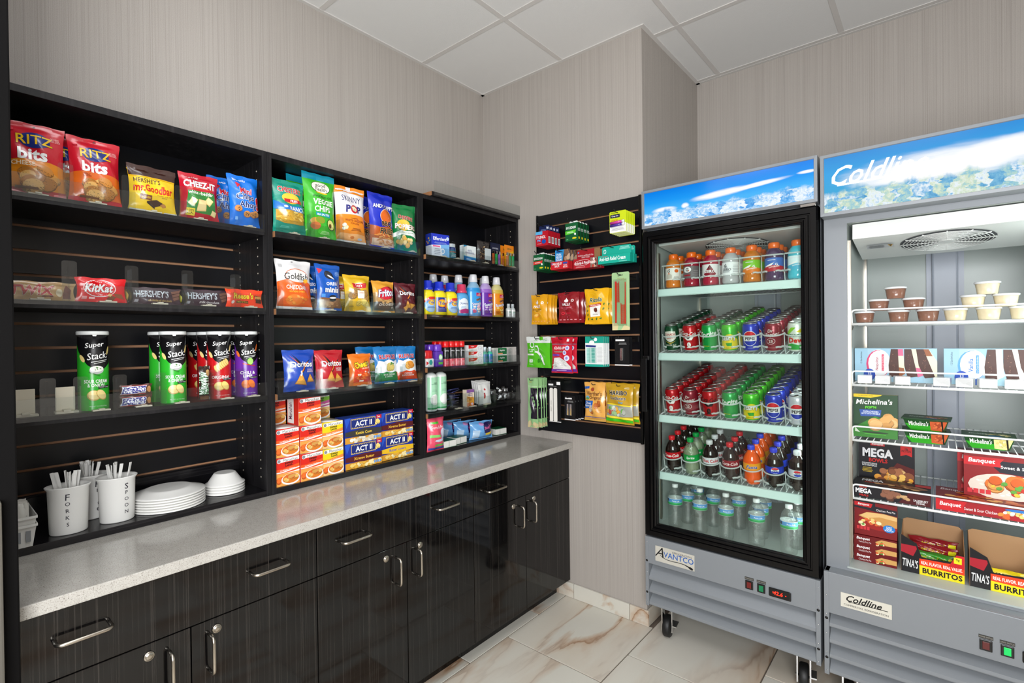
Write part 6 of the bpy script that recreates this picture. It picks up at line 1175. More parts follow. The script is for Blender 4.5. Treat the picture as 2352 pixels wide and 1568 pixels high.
o = bag('gummy_bag', .151, .194, .028, 'b8901c', a_hari, 68, .06, .05); hang(o, 1.024, 1.022, 2, .048, 'gold gummy candy bag with green base', 'candy bag', -.15, .003); hook(1.024, 1.206, .165, 'gold gummy bags')
# ------------------------------------------------------------------ drinks in the left fridge
TL = math.atan(.182)
LX = [1.2395+.0868*i for i in range(7)]
def can(base, art, topc=None):
    t = empty('soda_can'); r = .033; m = MB()
    m.lathe([(.024, .002), (.026, 0), (.030, .006), (r, .012), (r, .102), (.0305, .112), (.0272, .1185)], 24, base, cols=['b8b8b8', 'b8b8b8', base, base, topc or base, topc or base], cap=True)
    a = cylart(m, r, .012, .09, 2.6); art(a); m.build('can_body', PMETAL, t)
    l = MB().lathe([(.0272, .1185), (.0278, .1205), (.0268, .122), (.0255, .1205), (.0245, .1172), (.001, .1172)], 24, cap=False)
    l.v += []; q = ell(0, -.006, .0075, .012, 10); n = len(l.v); l.add([(x, y, .1185) for x, y in q]+[(x, y, .1195) for x, y in q], [tuple(range(10, 20))]+[(i, (i+1) % 10, (i+1) % 10+10, i+10) for i in range(10)]); l.build('lid', ALU, t)
    return Proto(t)
def c_coke(z=False):
    ink = 'f6f2f0' if not z else '1a1414'
    def f(a): a.t('Coca-Cola', .5, .78, .22, ink, w=.86, bold=.035, shear=.35, rot=-.12); a.poly([(.26, .56), (.5, .66), (.76, .60), (.66, .46), (.44, .44)], ink); a.poly([(.36, .6), (.5, .66), (.6, .6), (.48, .52)], '1c1010' if not z else 'c8b8b8'); a.t('0', .5, .22, .28, ink, bold=.12); a.r(.38, .06, .62, .10, ink)
    return f
def c_sprite(a): a.t('Sprite', .5, .70, .36, 'f2f6f2', w=1.0, bold=.05, shear=.35, rot=.1); a.r(.2, .14, .55, .17, 'c8c820'); a.lines(.35, .08, .3, .06, 2, '3cc060')
def c_starry(a): a.poly([(0, 0), (1, 0), (1, .44), (.7, .62), (.55, .56), (.3, .58), (0, .40)], 'ecd818'); a.e(.56, .62, .2, .12, 'ecd818'); a.t('Starry', .5, .52, .28, 'f8f8f4', w=.72, bold=.05, rot=.1, out='14140c', ow=.09); a.poly([(.36, .30), (.66, .32), (.64, .16), (.42, .16)], '24a028'); a.lines(.5, .06, .4, .06, 2, '9a8a10')
def c_pepsi(base, ring='f4f4f8'):
    def f(a):
        a.e(.5, .52, .335, .36, ring); pts = ell(.5, .52, .31, .335, 32); up_ = [p for p in pts if p[1] >= .62]; lo = [p for p in pts if p[1] <= .40]
        a.poly(sorted(up_, key=lambda p: math.atan2(p[1]-.75, p[0]-.5)), 'd01c2c'); a.poly(sorted(lo, key=lambda p: math.atan2(p[1]-.3, p[0]-.5)), '1c38b0'); a.t('PEPSI', .5, .51, .14, '101018', w=.60, bold=.06); a.lines(.5, .06, .3, .04, 1, 'b0b8d8')
    return f
def c_dp(a): a.t('Dr', .42, .86, .14, 'f4ece8', w=.4, bold=.03, shear=.2); a.t('Pepper', .5, .68, .2, 'f4ece8', w=.8, bold=.02, shear=.2, rot=.12); a.e(.42, .38, .2, .14, 'f0e0e0', .1); a.e(.42, .38, .185, .12, '7a1824', .1); a.t('23', .42, .38, .13, 'f4ece8', w=.2, bold=.03); a.lines(.5, .08, .5, .04, 1, 'd0a0a0')
def c_dew(a): a.poly([(0, .7), (.2, .9), (.3, 1), (.5, 1), (.3, .8), (.1, .62)], '8ad820'); a.poly([(.5, .8), (.8, 1), (1, 1), (.7, .76)], 'e8d820'); a.t('MOUNTAIN', .5, .64, .14, '0c6a34', w=.8, bold=.06); a.t('Dew', .48, .42, .24, 'd82c1c', w=.66, bold=.08, shear=.1); a.poly([(0, 0), (1, 0), (1, .26), (.6, .2), (.3, .28), (0, .18)], '28a83c')
def c_cd(a): a.poly([(.2, .9), (.5, .94), (.8, .9), (.82, .55), (.66, .42), (.5, .36), (.34, .42), (.18, .55)], 'ece8dc'); a.t('CANADA', .5, .76, .12, 'b82028', w=.56, bold=.04); a.t('DRY', .5, .60, .14, 'b82028', w=.34, bold=.04); a.t('GINGER ALE', .5, .2, .08, 'e8e4d4', w=.6, bold=.02); a.poly([(.2, .42), (.5, .26), (.8, .42), (.5, .32)], 'c8a83c')
K = dict(coke=(can('bc121c', c_coke()), 'red cola can'), zero=(can('b8141c', c_coke(True)), 'red cola can with black lettering'), sprite=(can('0a9a40', c_sprite), 'green lemon-lime can'), starry=(can('30b41c', c_starry, '48c01c'), 'lime green and yellow soda can'),
         pepsi=(can('1c34b4', c_pepsi('')), 'blue cola can'), dp=(can('86182a', c_dp), 'maroon soda can'), dew=(can('e4ece0', c_dew), 'white and green citrus soda can'), cd=(can('14482c', c_cd), 'dark green ginger ale can'), diet=(can('c8ccd2', c_pepsi('')), 'silver cola can'))
ORD = ['front', 'second', 'third', 'fourth', 'fifth', 'sixth', 'seventh', 'rear']; LN = ['first', 'second', 'third', 'fourth', 'fifth', 'sixth', 'seventh']
def lane(zs, x, i, h):
    y = -.030+.0692*cos(TL)*i; return (x, y, zs+.0135+(y+.038)*.182)
for zs, rows, nm in ((1.362, [['cd']*8, ['coke']*5, ['sprite']*3+['cd']*4, ['starry']*8, ['pepsi']*7, ['dp']*8, ['dew']*2+['diet']*2], 'upper'), (1.067, [['coke']*8, ['dp']+['coke']*6, ['zero']+['coke']*7, ['sprite']*8, ['starry']*8, ['pepsi']*8, ['diet']*5], 'lower')):
    for l, row in enumerate(rows):
        for i, k in enumerate(row):
            P, lab = K[k]; P.put(lane(zs, LX[l], i, 0), (TL, 0, .07*((i*3+l*5) % 5-2)+.24), '%s, %s in the %s lane of the %s can shelf' % (lab, ORD[i], LN[l], nm), 'soda can', 'soda cans on the %s can shelf' % nm).rotation_mode = 'ZYX'
def organizer(zs, slope, ring_h, tab_h, label, R=.0395, straight=False, n=7):
    t = empty('drink_organizer', (0, -.038, zs)); t.rotation_euler = (math.atan(slope), 0, 0); tag(t, label, 'organizer', 'clear drink organizers'); x0 = LX[0]-.0434
    MB().box(x0, .003, .001, LX[-1]+.0434, .50, .004).build('tray', FROST2, t)
    for i in range(n+1):
        x = x0+.0868*i
        MB().box(x-.0008, .004, .0045, x+.0008, .46, ring_h*.55).build('lane_divider', FROST2, t)
        m = MB(); 
        pts = [(x, .006, .004), (x, .0, ring_h*.3), (x, -.001, ring_h)]; m.tube([(q[0]+(.0026 if i == 0 else -.0026 if i == n else 0), q[1], q[2]) for q in pts], .0022, 6); m.build('upright', FROST, t)
    for i in range(n):
        xc = LX[i]; m = MB()
        if straight: pts = [(xc-.0434, -.012, ring_h), (xc-.036, -.0215, ring_h), (xc+.036, -.0215, ring_h), (xc+.0434, -.012, ring_h)]
        else: pts = [(xc-.0437, .004, ring_h+.002)]+[(xc+R*1.04*sin(a), .010-R*cos(a)*.98, ring_h-.004*cos(a)) for a in [(-80+16*k)*PI/180 for k in range(11)]]+[(xc+.0437, .004, ring_h+.002)]
        m.tube(pts, .0026, 6); m.v = [(v[0], v[1], ring_h+(v[2]-ring_h)*1.35) for v in m.v]; m.build('front_loop', FROST, t)
        for s in (-1, 1):
            if straight and (i+s in (-1, n)): continue
            q = MB().tube([(xc+s*(R*1.05*sin(a)), .010-R*1.02*cos(a), tab_h+.002*(k % 2)) for k, a in enumerate([(78-14*k)*PI/180 for k in range(5)])], .0042, 6); q.v = [(v[0], v[1], v[2]) for v in q.v]; q.build('side_tab', FROST, t)
organizer(1.362, .182, .088, .035, 'clear seven-lane organizer on the upper can shelf'); organizer(1.067, .182, .088, .035, 'clear seven-lane organizer on the lower can shelf'); organizer(.794, .182, .086, .038, 'clear seven-lane organizer under the soda bottles'); organizer(1.665, .0, .108, .04, 'clear straight-fronted organizer under the sports drinks', .041, True)
# sports drinks on the top shelf
def sport(liq, lab, zero):
    t = empty('sports_drink_bottle'); r = .0355; m = MB(); h = .158
    m.lathe([(r*.8, 0), (r*.96, .004), (r, .012), (r, .022), (r*.95, .030), (r, .040), (r, .088), (r*.97, .094), (r*1.0, .100), (r*.98, .108), (r*.85, .120), (r*.62, .131), (r*.52, .135), (r*.52, .139)], 26, liq); m.build('bottle', LIQ, t)
    q = MB(); a = cylart(q, r+.0005, .036, .056, 2.6)
    if zero == 0: a.r(0, 0, 1, 1, 'e8e4dc'); a.t('G', .34, .76, .26, '201c1c', w=.2, bold=.04, shear=.15); a.e(.72, .74, .1, .14, 'd8601c'); a.poly([(.2, .1), (.5, .1), (.5, .4), (.34, .6), (.2, .4)], 'c8c0b4'); a.poly([(.34, .62), (.4, .5), (.3, .5)], 'e06020'); a.lines(.72, .2, .3, .2, 3, '9a948c')
    elif zero == 1: a.r(0, 0, 1, 1, '6a6264'); a.e(.34, .72, .2, .24, 'f0f0f0'); a.t('G', .34, .72, .3, '1c1818', w=.24, bold=.05); a.poly([(.4, .7), (.46, .62), (.4, .56)], 'e06020'); a.r(.12, .2, .5, .32, 'a01c2c'); a.lines(.76, .4, .3, .6, 4, '8a8284')
    elif zero == 2: a.r(0, 0, 1, 1, 'e4e0e0'); a.poly([(.2, .2), (.5, .95), (.8, .2), (.7, .1), (.3, .1)], lab); a.t('G', .5, .74, .24, '1c1818', w=.2, bold=.05); a.t('ZERO', .5, .42, .22, 'f4f0f0', w=.66, bold=.05, out='2a2426', ow=.05); a.lines(.3, .06, .3, .06, 1, '8a8284')
    elif zero == 3: a.r(0, 0, 1, 1, 'e8eaec'); a.poly([(.1, .2), (.3, .95), (.5, .2)], 'b8bcc0'); a.t('G', .28, .72, .24, '1c1818', w=.2, bold=.05); a.t('ZERO', .34, .44, .2, '5a5e64', w=.46, bold=.04); a.lines(.76, .5, .3, .6, 5, 'b0b4b8')
    else: a.r(0, 0, 1, 1, lab[0]); a.poly([(.1, .4), (.5, .65), (.3, .2), (.2, .1)], 'f0f0f0'); a.t('G', .6, .5, .2, 'f4f4f4', w=.14, bold=.05); a.poly([(0, 0), (1, 0), (1, .34), (.5, .46), (0, .3)], lab[1]); a.lines(.4, .84, .4, .1, 1, 'e0e0e8'); a.t('GATORADE', .5, .34, .1, 'f4f4f0', w=.5, bold=.03, rot=.15)
    q.build('label', PCARD, t)
    MB().lathe([(r*.54, .133), (r*.60, .135), (r*.62, .152), (r*.56, h), (.001, h)], 22, 'f06a14', mod=lambda a_, z: 1+.025*(int(a_*22/PI) % 2)).build('cap', PPLAS, t)
    return Proto(t)
SPD = [(sport('d87a28', '', 0), 'orange sports drink with white label'), (sport('9c1c34', '', 1), 'dark red sports drink with grey label'), (sport('ac1a38', '8a2030', 2), 'crimson sports drink with white label'), (sport('b4b6b8', '', 3), 'pale grey sports drink'), (sport('cc7418', ('7ac020', 'e07a18'), 4), 'amber sports drink with green label'), (sport('4c3458', ('3c6ab8', 'b82030'), 4), 'purple sports drink with blue and red label'), (sport('4cc0d4', ('d8eef0', '48b0d0'), 4), 'turquoise sports drink')]
for l, (P, lab) in enumerate(SPD):
    for i in range(3): P.put((LX[l], -.018+.0745*i, 1.6700), (0, 0, .2-.15*(i % 2)), '%s, %s in its lane' % (lab, ['front', 'middle', 'rear'][i]), 'sports drink', 'sports drinks on the top fridge shelf')
# soda bottles
def petal(a, z): return 1-(.16*(1-sm(.0, .032, z)))*(.5+.5*cos(5*a))
def soda(liq, cap, lab, art, neck=None, glass=False):
    t = empty('soda_bottle'); r = .0345; h = .170; m = MB()
    nk = neck or liq
    m.lathe([(r*.62, 0), (r*.86, .004), (r*.98, .022), (r*.94, .042), (r*.90, .052), (r*.97, .064), (r, .070), (r, .100), (r*.95, .112), (r*.75, .128), (r*.48, .143), (r*.36, .150), (r*.36, .156)], 25, liq, cols=[liq]*8+[liq, nk, nk, nk], mod=petal)
    m.build('bottle', CLEARB if glass else LIQ, t)
    if glass:
        q = MB().lathe([(r*.58, .003), (r*.82, .006), (r*.93, .022), (r*.9, .042), (r*.86, .052), (r*.93, .066), (r*.95, .1), (r*.9, .112), (r*.6, .132), (r*.55, .1325)], 20, liq); q.build('drink', m_frost('lemon_drink', 'b4c49a', .45), t)
    q = MB(); q.lathe([(r+.0006, .070), (r+.0006, .099)], 25, lab, cap=False); a = cylart(q, r+.0006, .070, .029, 2.6, maxe=.01); art(a); q.build('label', PCARD, t)
    MB().lathe([(r*.40, .152), (r*.42, .154), (r*.42, .166), (r*.38, h), (.001, h)], 20, cap, mod=lambda a_, z: 1+.03*(int(a_*20/PI) % 2)).build('cap', PPLAS, t); return Proto(t)
def l_t(tx, col, w=.8, out=None, sh=.3): return lambda a: a.t(tx, .5, .5, .5, col, w=w, bold=.04, shear=sh, out=out)
def l_pepsi(a): a.e(.5, .5, .17, .46, 'f4f4f8'); a.poly([(.34, .62), (.66, .62), (.6, .86), (.5, .93), (.4, .86)], 'd01c2c'); a.poly([(.34, .38), (.66, .38), (.6, .14), (.5, .07), (.4, .14)], '1c38b0'); a.t('PEPSI', .5, .5, .2, '101018', w=.3, bold=.06)
SD = [(soda('1a0c08', 'd8202c', 'c01420', l_t('Coca-Cola', 'f8f0f0')), 'dark cola bottle with red cap', 5), (soda('98a888', '0c9a44', '0a9a40', l_t('Sprite', 'f4f8f4'), None, True), 'clear lemon-lime bottle with green cap', 5), (soda('1a0c0a', 'd4d6d8', 'd8dade', l_t('Diet Coke', 'c8202c', sh=0)), 'dark diet cola bottle with grey cap', 3), (soda('200c0c', 'd0202c', '8c1424', l_t('Coca-Cola', 'f0d8d8')), 'dark cherry cola bottle with red cap', 3), (soda('f05a10', '3c4cd8', 'f0a020', l_t('Fanta', '1c3c9c', .5, 'f4f4f4')), 'bright orange soda bottle with blue cap', 5), (soda('1c100c', '3a44d4', '1c38b8', l_pepsi, '3a2c28'), 'dark cola bottle with blue cap and blue label', 5), (soda('1c100c', 'e8ecf0', 'd0d4da', l_pepsi, '3a2c28'), 'dark diet cola bottle with white cap', 3)]
for l, (P, lab, n) in enumerate(SD):
    for i in range(n):
        y = -.030+.0735*cos(TL)*i; P.put((LX[l]+.001, y, .794+.0145+(y+.038)*.182), (TL, 0, .08*((i+l) % 3-1)+.2), '%s, %s in its lane' % (lab, ORD[i] if i < n-1 else 'rear'), 'soda bottle', 'soda bottles in the fridge').rotation_mode = 'ZYX'
# water bottles on the fridge floor
def water():
    t = empty('water_bottle'); r = .0325; h = .204; m = MB(); pr = [(r*.7, 0), (r*.95, .005), (r, .014)]
    for i in range(14): pr += [(r*(.965 if i % 2 else 1.), .018+.0065*i)]
    pr += [(r, .112), (r, .138), (r*.96, .148), (r*.8, .166), (r*.5, .182), (r*.38, .186), (r*.38, .192)]
    m.lathe(pr, 26); m.build('bottle', CLEARB, t)
    q = MB().lathe([(r*.86, .1495), (r*.9, .15), (.001, .1502)], 20, cap=False); q.build('water', m_clear('water_body', 'f4faf8', .12, .02, facing=.4) if 'water_body' not in MATS else MATS['water_body'], t)
    q = MB(); q.lathe([(r+.0006, .110), (r+.0006, .140)], 26, 'eef2f4', cap=False); a = cylart(q, r+.0006, .110, .030, 2.7, maxe=.012); a.r(0, .44, 1, .95, '5a9ad8'); a.poly([(0, .44), (0, .2), (.4, .3), (1, .24), (1, .5), (.5, .46)], '8ac4e8'); a.r(0, .04, 1, .40, '2ca05a'); a.poly([(.1, .3), (.4, .48), (.7, .36), (1, .44), (1, .3), (.5, .26)], '4cb86c'); a.r(.06, .5, .18, .9, '2c3c4c'); a.t('Pure Life', .58, .66, .22, 'f4f8fc', w=.5, bold=.03); q.build('label', PCARD, t)
    MB().lathe([(r*.42, .188), (r*.43, .19), (r*.43, .201), (r*.38, h), (.001, h)], 18, 'eef2f2').build('cap', PPLAS, t); return Proto(t)
WB_ = water(); pos = [(1.235, -.012), (1.352, -.012), (1.468, -.012), (1.595, -.012), (1.720, -.012), (1.262, .075), (1.262, .20), (1.372, .11), (1.475, .15), (1.585, .09), (1.575, .19), (1.735, .07)]
wl = ['first in the front row', 'second in the front row', 'third in the front row', 'fourth in the front row', 'fifth in the front row', 'behind the first front one', 'rear left near the fridge wall', 'behind the second front one', 'behind the third front one', 'behind the fourth front one', 'rearmost right of centre', 'behind the fifth front one']
for (x, y), w in zip(pos, wl): WB_.put((x, y, .5355), (0, 0, .25), 'clear water bottle with blue and green label, '+w, 'water bottle', 'water bottles on the fridge floor')
# ------------------------------------------------------------------ food in the right freezer
def cup(col):
    t = empty('ice_cream_cup'); MB().lathe([(.026, 0), (.0268, .001), (.0325, .038)], 36, col, mod=lambda a, z: 1-.02*(int(a*14/PI) % 2)).build('cup', PPLAS, t)
    MB().lathe([(.0332, .036), (.0352, .0375), (.0352, .0415), (.033, .0435), (.001, .0435)], 28, 'e9ecee').build('lid', PPLAS, t); return Proto(t)
cb, cc = cup('8a6250'), cup('e6d8b4'); zs = 1.4868
for P, xs, nm in ((cb, ((1.978, 2.084, 2.169), (2.024, 2.128), (2.075,)), 'chocolate brown'), (cc, ((2.245, 2.331, 2.414), (2.291, 2.374), (2.328,)), 'cream vanilla')):
    for r_, row in enumerate(xs):
        for i, x in enumerate(row):
            lab = '%s ice cream cup, %s' % (nm, [['left of its bottom row', 'middle of its bottom row', 'right of its bottom row'], ['left of its second row', 'right of its second row'], ['on top of its pyramid']][r_][i])
            P.put((x, .05, zs+.0438*r_), (0, 0, .3*i), lab, 'ice cream cup', 'ice cream cups on the freezer top shelf')
# the right neighbours of the cream pyramid carry on behind the frame edge
zs = 1.2528
def a_sand(nap):
    def f(a):
        for i in range(6): a.r(.0+.17*i, 0, .165+.17*i, 1, 'a9cfe2' if i % 2 else '9cc6dc')
        a.t('12 Sandwiches', .075, .72, .05, '28303c', w=1., bold=.005, rot=PI/2) if False else a.t('12 Sandwiches', .085, .72, .045, '28303c', bold=.0, rot=PI/2)
        a.e(.31, .55, .15, .42, 'e8f0f4'); a.e(.30, .53, .15, .42, 'd83c70' if nap else '5aa0e0'); a.e(.315, .55, .14, .39, 'eef3f6')
        a.t('Neapolitan' if nap else 'Vanilla', .29, .54, .085 if nap else .1, 'b01c40' if nap else '2c70c8', bold=.03, rot=PI/2); a.r(.345, .30, .375, .82, 'd82c5c' if nap else '3c90e0'); a.t('Ice Cream Sandwiches', .36, .56, .035, 'f4f4f4', bold=0, rot=PI/2); a.t('Artificially flavored', .40, .56, .03, '8090a0', bold=0, rot=PI/2)
        a.e(.19, .2, .075, .18, '1c4cb8'); a.t('Great\nValue', .19, .2, .09, 'f4f8fc', bold=.02, rot=PI/2); a.e(.34, .06, .05, .1, '1c4cb8')
        cols = ['d86a90', 'e8e6c8', '9a5a34'] if nap else ['ece8e2', 'f0ece6', 'e8e4dc']
        xs = [.46, .62, .76]
        for j, x in enumerate(xs):
            a.poly([(x, .98), (x+.085, .98), (x+.10+.06*j, .18), (x-.02+.06*j, .14), (x-.03+.03*j, .5)], '4a281e'); a.poly([(x+.085, .98), (x+.145, .98), (x+.17+.09*j, .25), (x+.10+.06*j, .16)], cols[1])
            if nap: a.poly([(x+.085, .98), (x+.145, .98), (x+.15+.02*j, .78), (x+.088+.015*j, .78)], cols[(j) % 3]); a.poly([(x+.095+.04*j, .44), (x+.155+.05*j, .42), (x+.17+.09*j, .25), (x+.10+.06*j, .16)], cols[(j+2) % 3])
            a.food(x+.03+.03*j, .6, .02, .3, 9, .006, ['7a5040'], j, .9, False)
    return f
for i, (x, nap, lab) in enumerate(((2.066, True, 'pale blue ice cream sandwich box with pink and brown slices'), (2.341, False, 'pale blue ice cream sandwich box with white slices'))):
    o = carton('ice_cream_sandwich_box', .256, .131, .07, 'a2cade', a_sand(nap), top='b8d8e8'); tag_place(o, (x, .12, zs+.001), (0, 0, 0), lab, 'ice cream box', 'ice cream sandwich boxes')
def foil(seed):
    m = MB().bbox(-.023, 0, 0, .023, .05, .031, .003, 'e6e7e6'); m.add([(-.021, -.0006, .028), (.021, -.0006, .028), (0, -.0012, .010)], [(0, 2, 1)], 'd6d8d8').add([(-.0215, -.0003, .003), (-.003, -.0008, .012), (-.0215, -.0003, .027)], [(0, 1, 2)], 'dfe1e1').add([(.0215, -.0003, .003), (.0215, -.0003, .027), (.003, -.0008, .012)], [(0, 1, 2)], 'cfd2d2')
    return m.build('wrapped_bar', PFILM)
fp = Proto(foil(1))
for i, x in enumerate((1.981, 2.036, 2.097, 2.205, 2.265, 2.327, 2.389)):
    fp.put((x, .004, zs+.0004), (0, 0, [.05, -.04, .16, -.12, -.18, .1, -.1][i]), 'white foil-wrapped ice cream bar, %s from the left in front' % ['first', 'second', 'third', 'fourth', 'fifth', 'sixth', 'seventh'][i], 'ice cream bar', 'foil-wrapped bars on the second freezer shelf')
zs = 1.0408
def a_mich(a):
    a.poly([(0, .93), (.4, .92), (.62, .97), (.66, 1), (0, 1)], 'e8c81c'); a.t('Try NEW Potato Wheels!', .28, .965, .025, '3c3408', w=.5, bold=.01); a.poly([(0, .2), (.5, .5), (1, .3), (1, 0), (0, 0)], '2c7a1c'); a.t("Michelina's", .47, .83, .12, 'f4f4f0', w=.84, bold=.03, shear=.2, rot=.03); a.t("POP'N", .40, .70, .06, '60d820', w=.3, bold=.06, rot=.06); a.poly([(.14, .64), (.64, .65), (.62, .50), (.17, .48)], '2c50a0'); a.t("POP'N CHICKEN\n& POTATO WHEELS", .40, .575, .085, 'e8f0f8', w=.42, bold=.02)
    a.food(.68, .38, .26, .14, 12, .14, ['d8a45c', 'c8924c', 'e4b878'], 5, .8); a.food(.56, .28, .1, .03, 2, .17, ['e0b070'], 9, .75); a.e(.5, .12, .3, .02, '14300c'); a.lines(.5, .08, .6, .02, 1, '60c840'); a.poly([(.04, .12), (.16, .10), (.04, .22)], 'c8d8c0')
o = carton('frozen_meal_box', .139, .165, .035, '14401c', a_mich, top='c8a818', side='0e3014'); tag_place(o, (2.0105, .03, zs+.003), (T_(-4), 0, 0), 'dark green frozen snack box standing upright with yellow corner', 'frozen meal', None)
def traybox(food, lab2):
    t = empty('frozen_meal_tray'); W, D, h = .128, .10, .040; m = MB(); ti = .012
    v = [(-W/2+ti, .008, 0), (W/2-ti, .008, 0), (W/2-ti, D-.008, 0), (-W/2+ti, D-.008, 0), (-W/2, 0, h), (W/2, 0, h), (W/2, D, h), (-W/2, D, h)]; m.add(v, [(0, 3, 2, 1), (0, 1, 5, 4), (1, 2, 6, 5), (2, 3, 7, 6), (3, 0, 4, 7), (4, 5, 6, 7)], '14481c')
    a = Art(m, W, h, lambda x, y, l: ((x-W/2)*(1-2*ti/W*(1-y/h)), .008*(1-y/h)-l, y)); a.poly([(.1, 0), (.9, 0), (.6, .5), (0, .6)], '2ca01c'); a.t("Michelina's", .33, .64, .42, 'f4f4f0', w=.48, bold=.03, shear=.2); a.poly([(.60, .9), (.98, .95), (.96, .05), (.64, .1)], food[0]); a.food(.78, .5, .14, .34, 22, .028, food, 4, 1.2); a.poly([(.84, .95), (.88, .95), (.98, .05), (.94, .05)], '1c140c')
    m.build('sleeve', PCARD, t)
    q = MB().bbox(-W/2-.006, -.006, h, W/2+.006, D+.006, h+.005, .001, '103a18'); A = Art(q, W, D, lambda x, y, l: (x-W/2, y, h+.005+l)); A.t("Michelina's", .35, .5, .24, 'c8d0c8', w=.5, shear=.2); A.food(.7, .4, .25, .3, 20, .04, food, 8); A.r(.5, .05, .75, .14, '2c80c0'); q.build('lid', PCARD, t); return t
RDF = ['c85a30', 'd87040', 'a84424', 'e8a060']; PAF = ['e8d890', 'd8c474', 'f0e8b8']
q = Proto(traybox(RDF, '')); q.put((2.163, .022, zs), (0, 0, .04), 'green frozen pasta tray with red food, lower of two stacked', 'frozen meal', 'green frozen meal trays'); q.put((2.160, .02, zs+.0462), (0, 0, -.06), 'green frozen pasta tray with red food, upper of two stacked', 'frozen meal', 'green frozen meal trays')
tag_place(traybox(PAF, ''), (2.328, .03, zs), (0, 0, -.03), 'green frozen tray with pale noodles, alone on its right', 'frozen meal', 'green frozen meal trays')
zs = .8168
MEAT = ['8a5030', '6a3820', 'a86a44', '7a4428']
def a_mega(a):
    a.poly([(.62, .98), (.95, .98), (.95, .84), (.78, .88), (.62, .84)], 'c8181c') if False else a.poly([(.76, 1), (.96, 1), (.96, .76), (.86, .80), (.76, .76)], 'd01c1c'); a.t('24g\nPROTEIN', .86, .9, .1, '300808', w=.16, bold=.03); a.r(.22, .93, .48, 1, 'c81c24'); a.t('Banquet', .35, .965, .06, 'f4f0f0', w=.22, bold=.03, shear=.15); a.t('MEGA', .35, .77, .2, 'e8e8ea', w=.56, bold=.075); a.t('BOWLS', .36, .605, .09, 'c8201c', w=.34, bold=.06); a.t('DYNAMITE PENNE\nWITH MEATBALLS', .2, .50, .08, 'e8e8e8', w=.28, bold=.02); a.lines(.16, .38, .2, .12, 4, 'c8a830'); a.poly([(.3, 0), (1, 0), (1, .5), (.7, .6)], '5a1410'); a.food(.66, .26, .32, .20, 26, .085, MEAT+['e09a3c', 'd8b070'], 9, .9); a.food(.78, .2, .2, .16, 8, .05, ['e8a030', 'f0c060'], 3)
o = carton('frozen_bowl_box', .180, .182, .045, '16141a', a_mega, top='0e0c10', side='3a0c10'); tag_place(o, (2.034, .175, zs+.001), (0, 0, 0), 'black frozen bowl box standing behind the flat black box', 'frozen meal', None)
def a_meals(a): a.t('Banquet', .14, .84, .16, 'e05040', w=.1, bold=.02); a.t('MEGA', .145, .54, .4, 'e8e8ea', w=.22, bold=.075); a.t('MEALS', .15, .18, .16, 'c8201c', w=.12, bold=.04); a.poly([(.6, 0), (1, 0), (1, 1), (.75, 1)], '4a0c10'); a.food(.46, .5, .14, .3, 9, .05, ['7a4a34', '5a3424', '8a5a44'], 6, .8); a.food(.66, .45, .08, .3, 8, .03, ['c8a070', 'b08858'], 7); a.t('SALISBURY\nSTEAK', .88, .28, .36, 'f0f0f0', w=.18, bold=.02)
def t_meals(a): a.t('MEGA', .24, .7, .26, 'e0e0e4', w=.3, bold=.07); a.t('MEALS', .24, .46, .12, 'c8201c', w=.2, bold=.04); a.food(.62, .4, .32, .2, 18, .07, ['8a5a3c', '6a4028', 'c89a68'], 8); a.poly([(.8, .9), (1, .9), (1, .6), (.8, .66)], 'b81c1c')
o = carton('frozen_meal_box', .232, .046, .135, '16141a', a_meals, top='1c1a20', tart=t_meals); tag_place(o, (2.058, -.002, zs), (0, 0, 0), 'flat black frozen dinner box with salisbury steak picture', 'frozen meal', None)
def a_banq(a): a.r(0, 0, 1, 1, '8a1418'); a.poly([(.3, .86), (1, .86), (1, .56), (.5, .6), (.42, .7)], '1c1c28'); a.poly([(0, .92), (.56, .92), (.5, .82), (.52, .72), (0, .72)], 'c81c24'); a.t('Banquet', .25, .82, .13, 'f8f4f4', w=.42, bold=.045, shear=.15); a.t('Sweet & Sour', .72, .73, .07, 'f4f0f0', w=.42, bold=.015); a.e(.58, .28, .52, .30, 'd8ccc0'); a.food(.56, .26, .46, .22, 40, .03, ['f4f0e8', 'e8e0d0'], 4, .5, False); a.food(.62, .36, .30, .14, 16, .10, ['d8702c', 'c85a20', 'e89a50'], 5, .9); a.food(.6, .25, .36, .12, 12, .04, ['e8b83c', 'b82c24', '5a9a3c'], 6); [a.r(.05+.085*i, .08, .12+.085*i, .18, 'c83038') for i in range(4)]
bq = carton('frozen_meal_box', .190, .155, .035, '8a1418', a_banq, top='5a1014', side='7a1216'); P = Proto(bq); P.put((2.361, .105, zs+.0402), (0, 0, 0), 'large red frozen dinner box standing on the flat red box', 'frozen meal', 'upright red frozen dinner boxes'); P.put((2.345, .150, zs+.0402), (0, 0, 0), 'large red frozen dinner box behind the front upright one', 'frozen meal', 'upright red frozen dinner boxes')
def a_bflat(a): a.poly([(0, 1), (.32, 1), (.28, .5), (.3, 0), (0, 0)], 'c81c24'); a.t('Banquet', .15, .56, .46, 'f8f4f4', w=.22, bold=.04, shear=.15); a.t('Sweet & Sour Chicken', .45, .42, .26, 'f4e8e8', w=.32, bold=.01); a.food(.80, .45, .18, .36, 22, .03, ['e08a3c', 'f0c070', 'd8602c', 'f4e8d0'], 5); a.e(.8, .86, .12, .12, '2c70b8')
def t_bflat(a): a.t('Banquet', .2, .8, .2, 'f0e0e0', w=.3, bold=.04, shear=.15); a.food(.5, .4, .4, .3, 26, .06, ['c87030', 'e0a050', 'b84c24'], 7)
o = carton('frozen_meal_box', .26, .039, .19, 'a01820', a_bflat, top='7a1418', tart=t_bflat); tag_place(o, (2.318, -.002, zs), (0, 0, 0), 'flat red frozen dinner box along the shelf edge', 'frozen meal', None)
zs = .5606
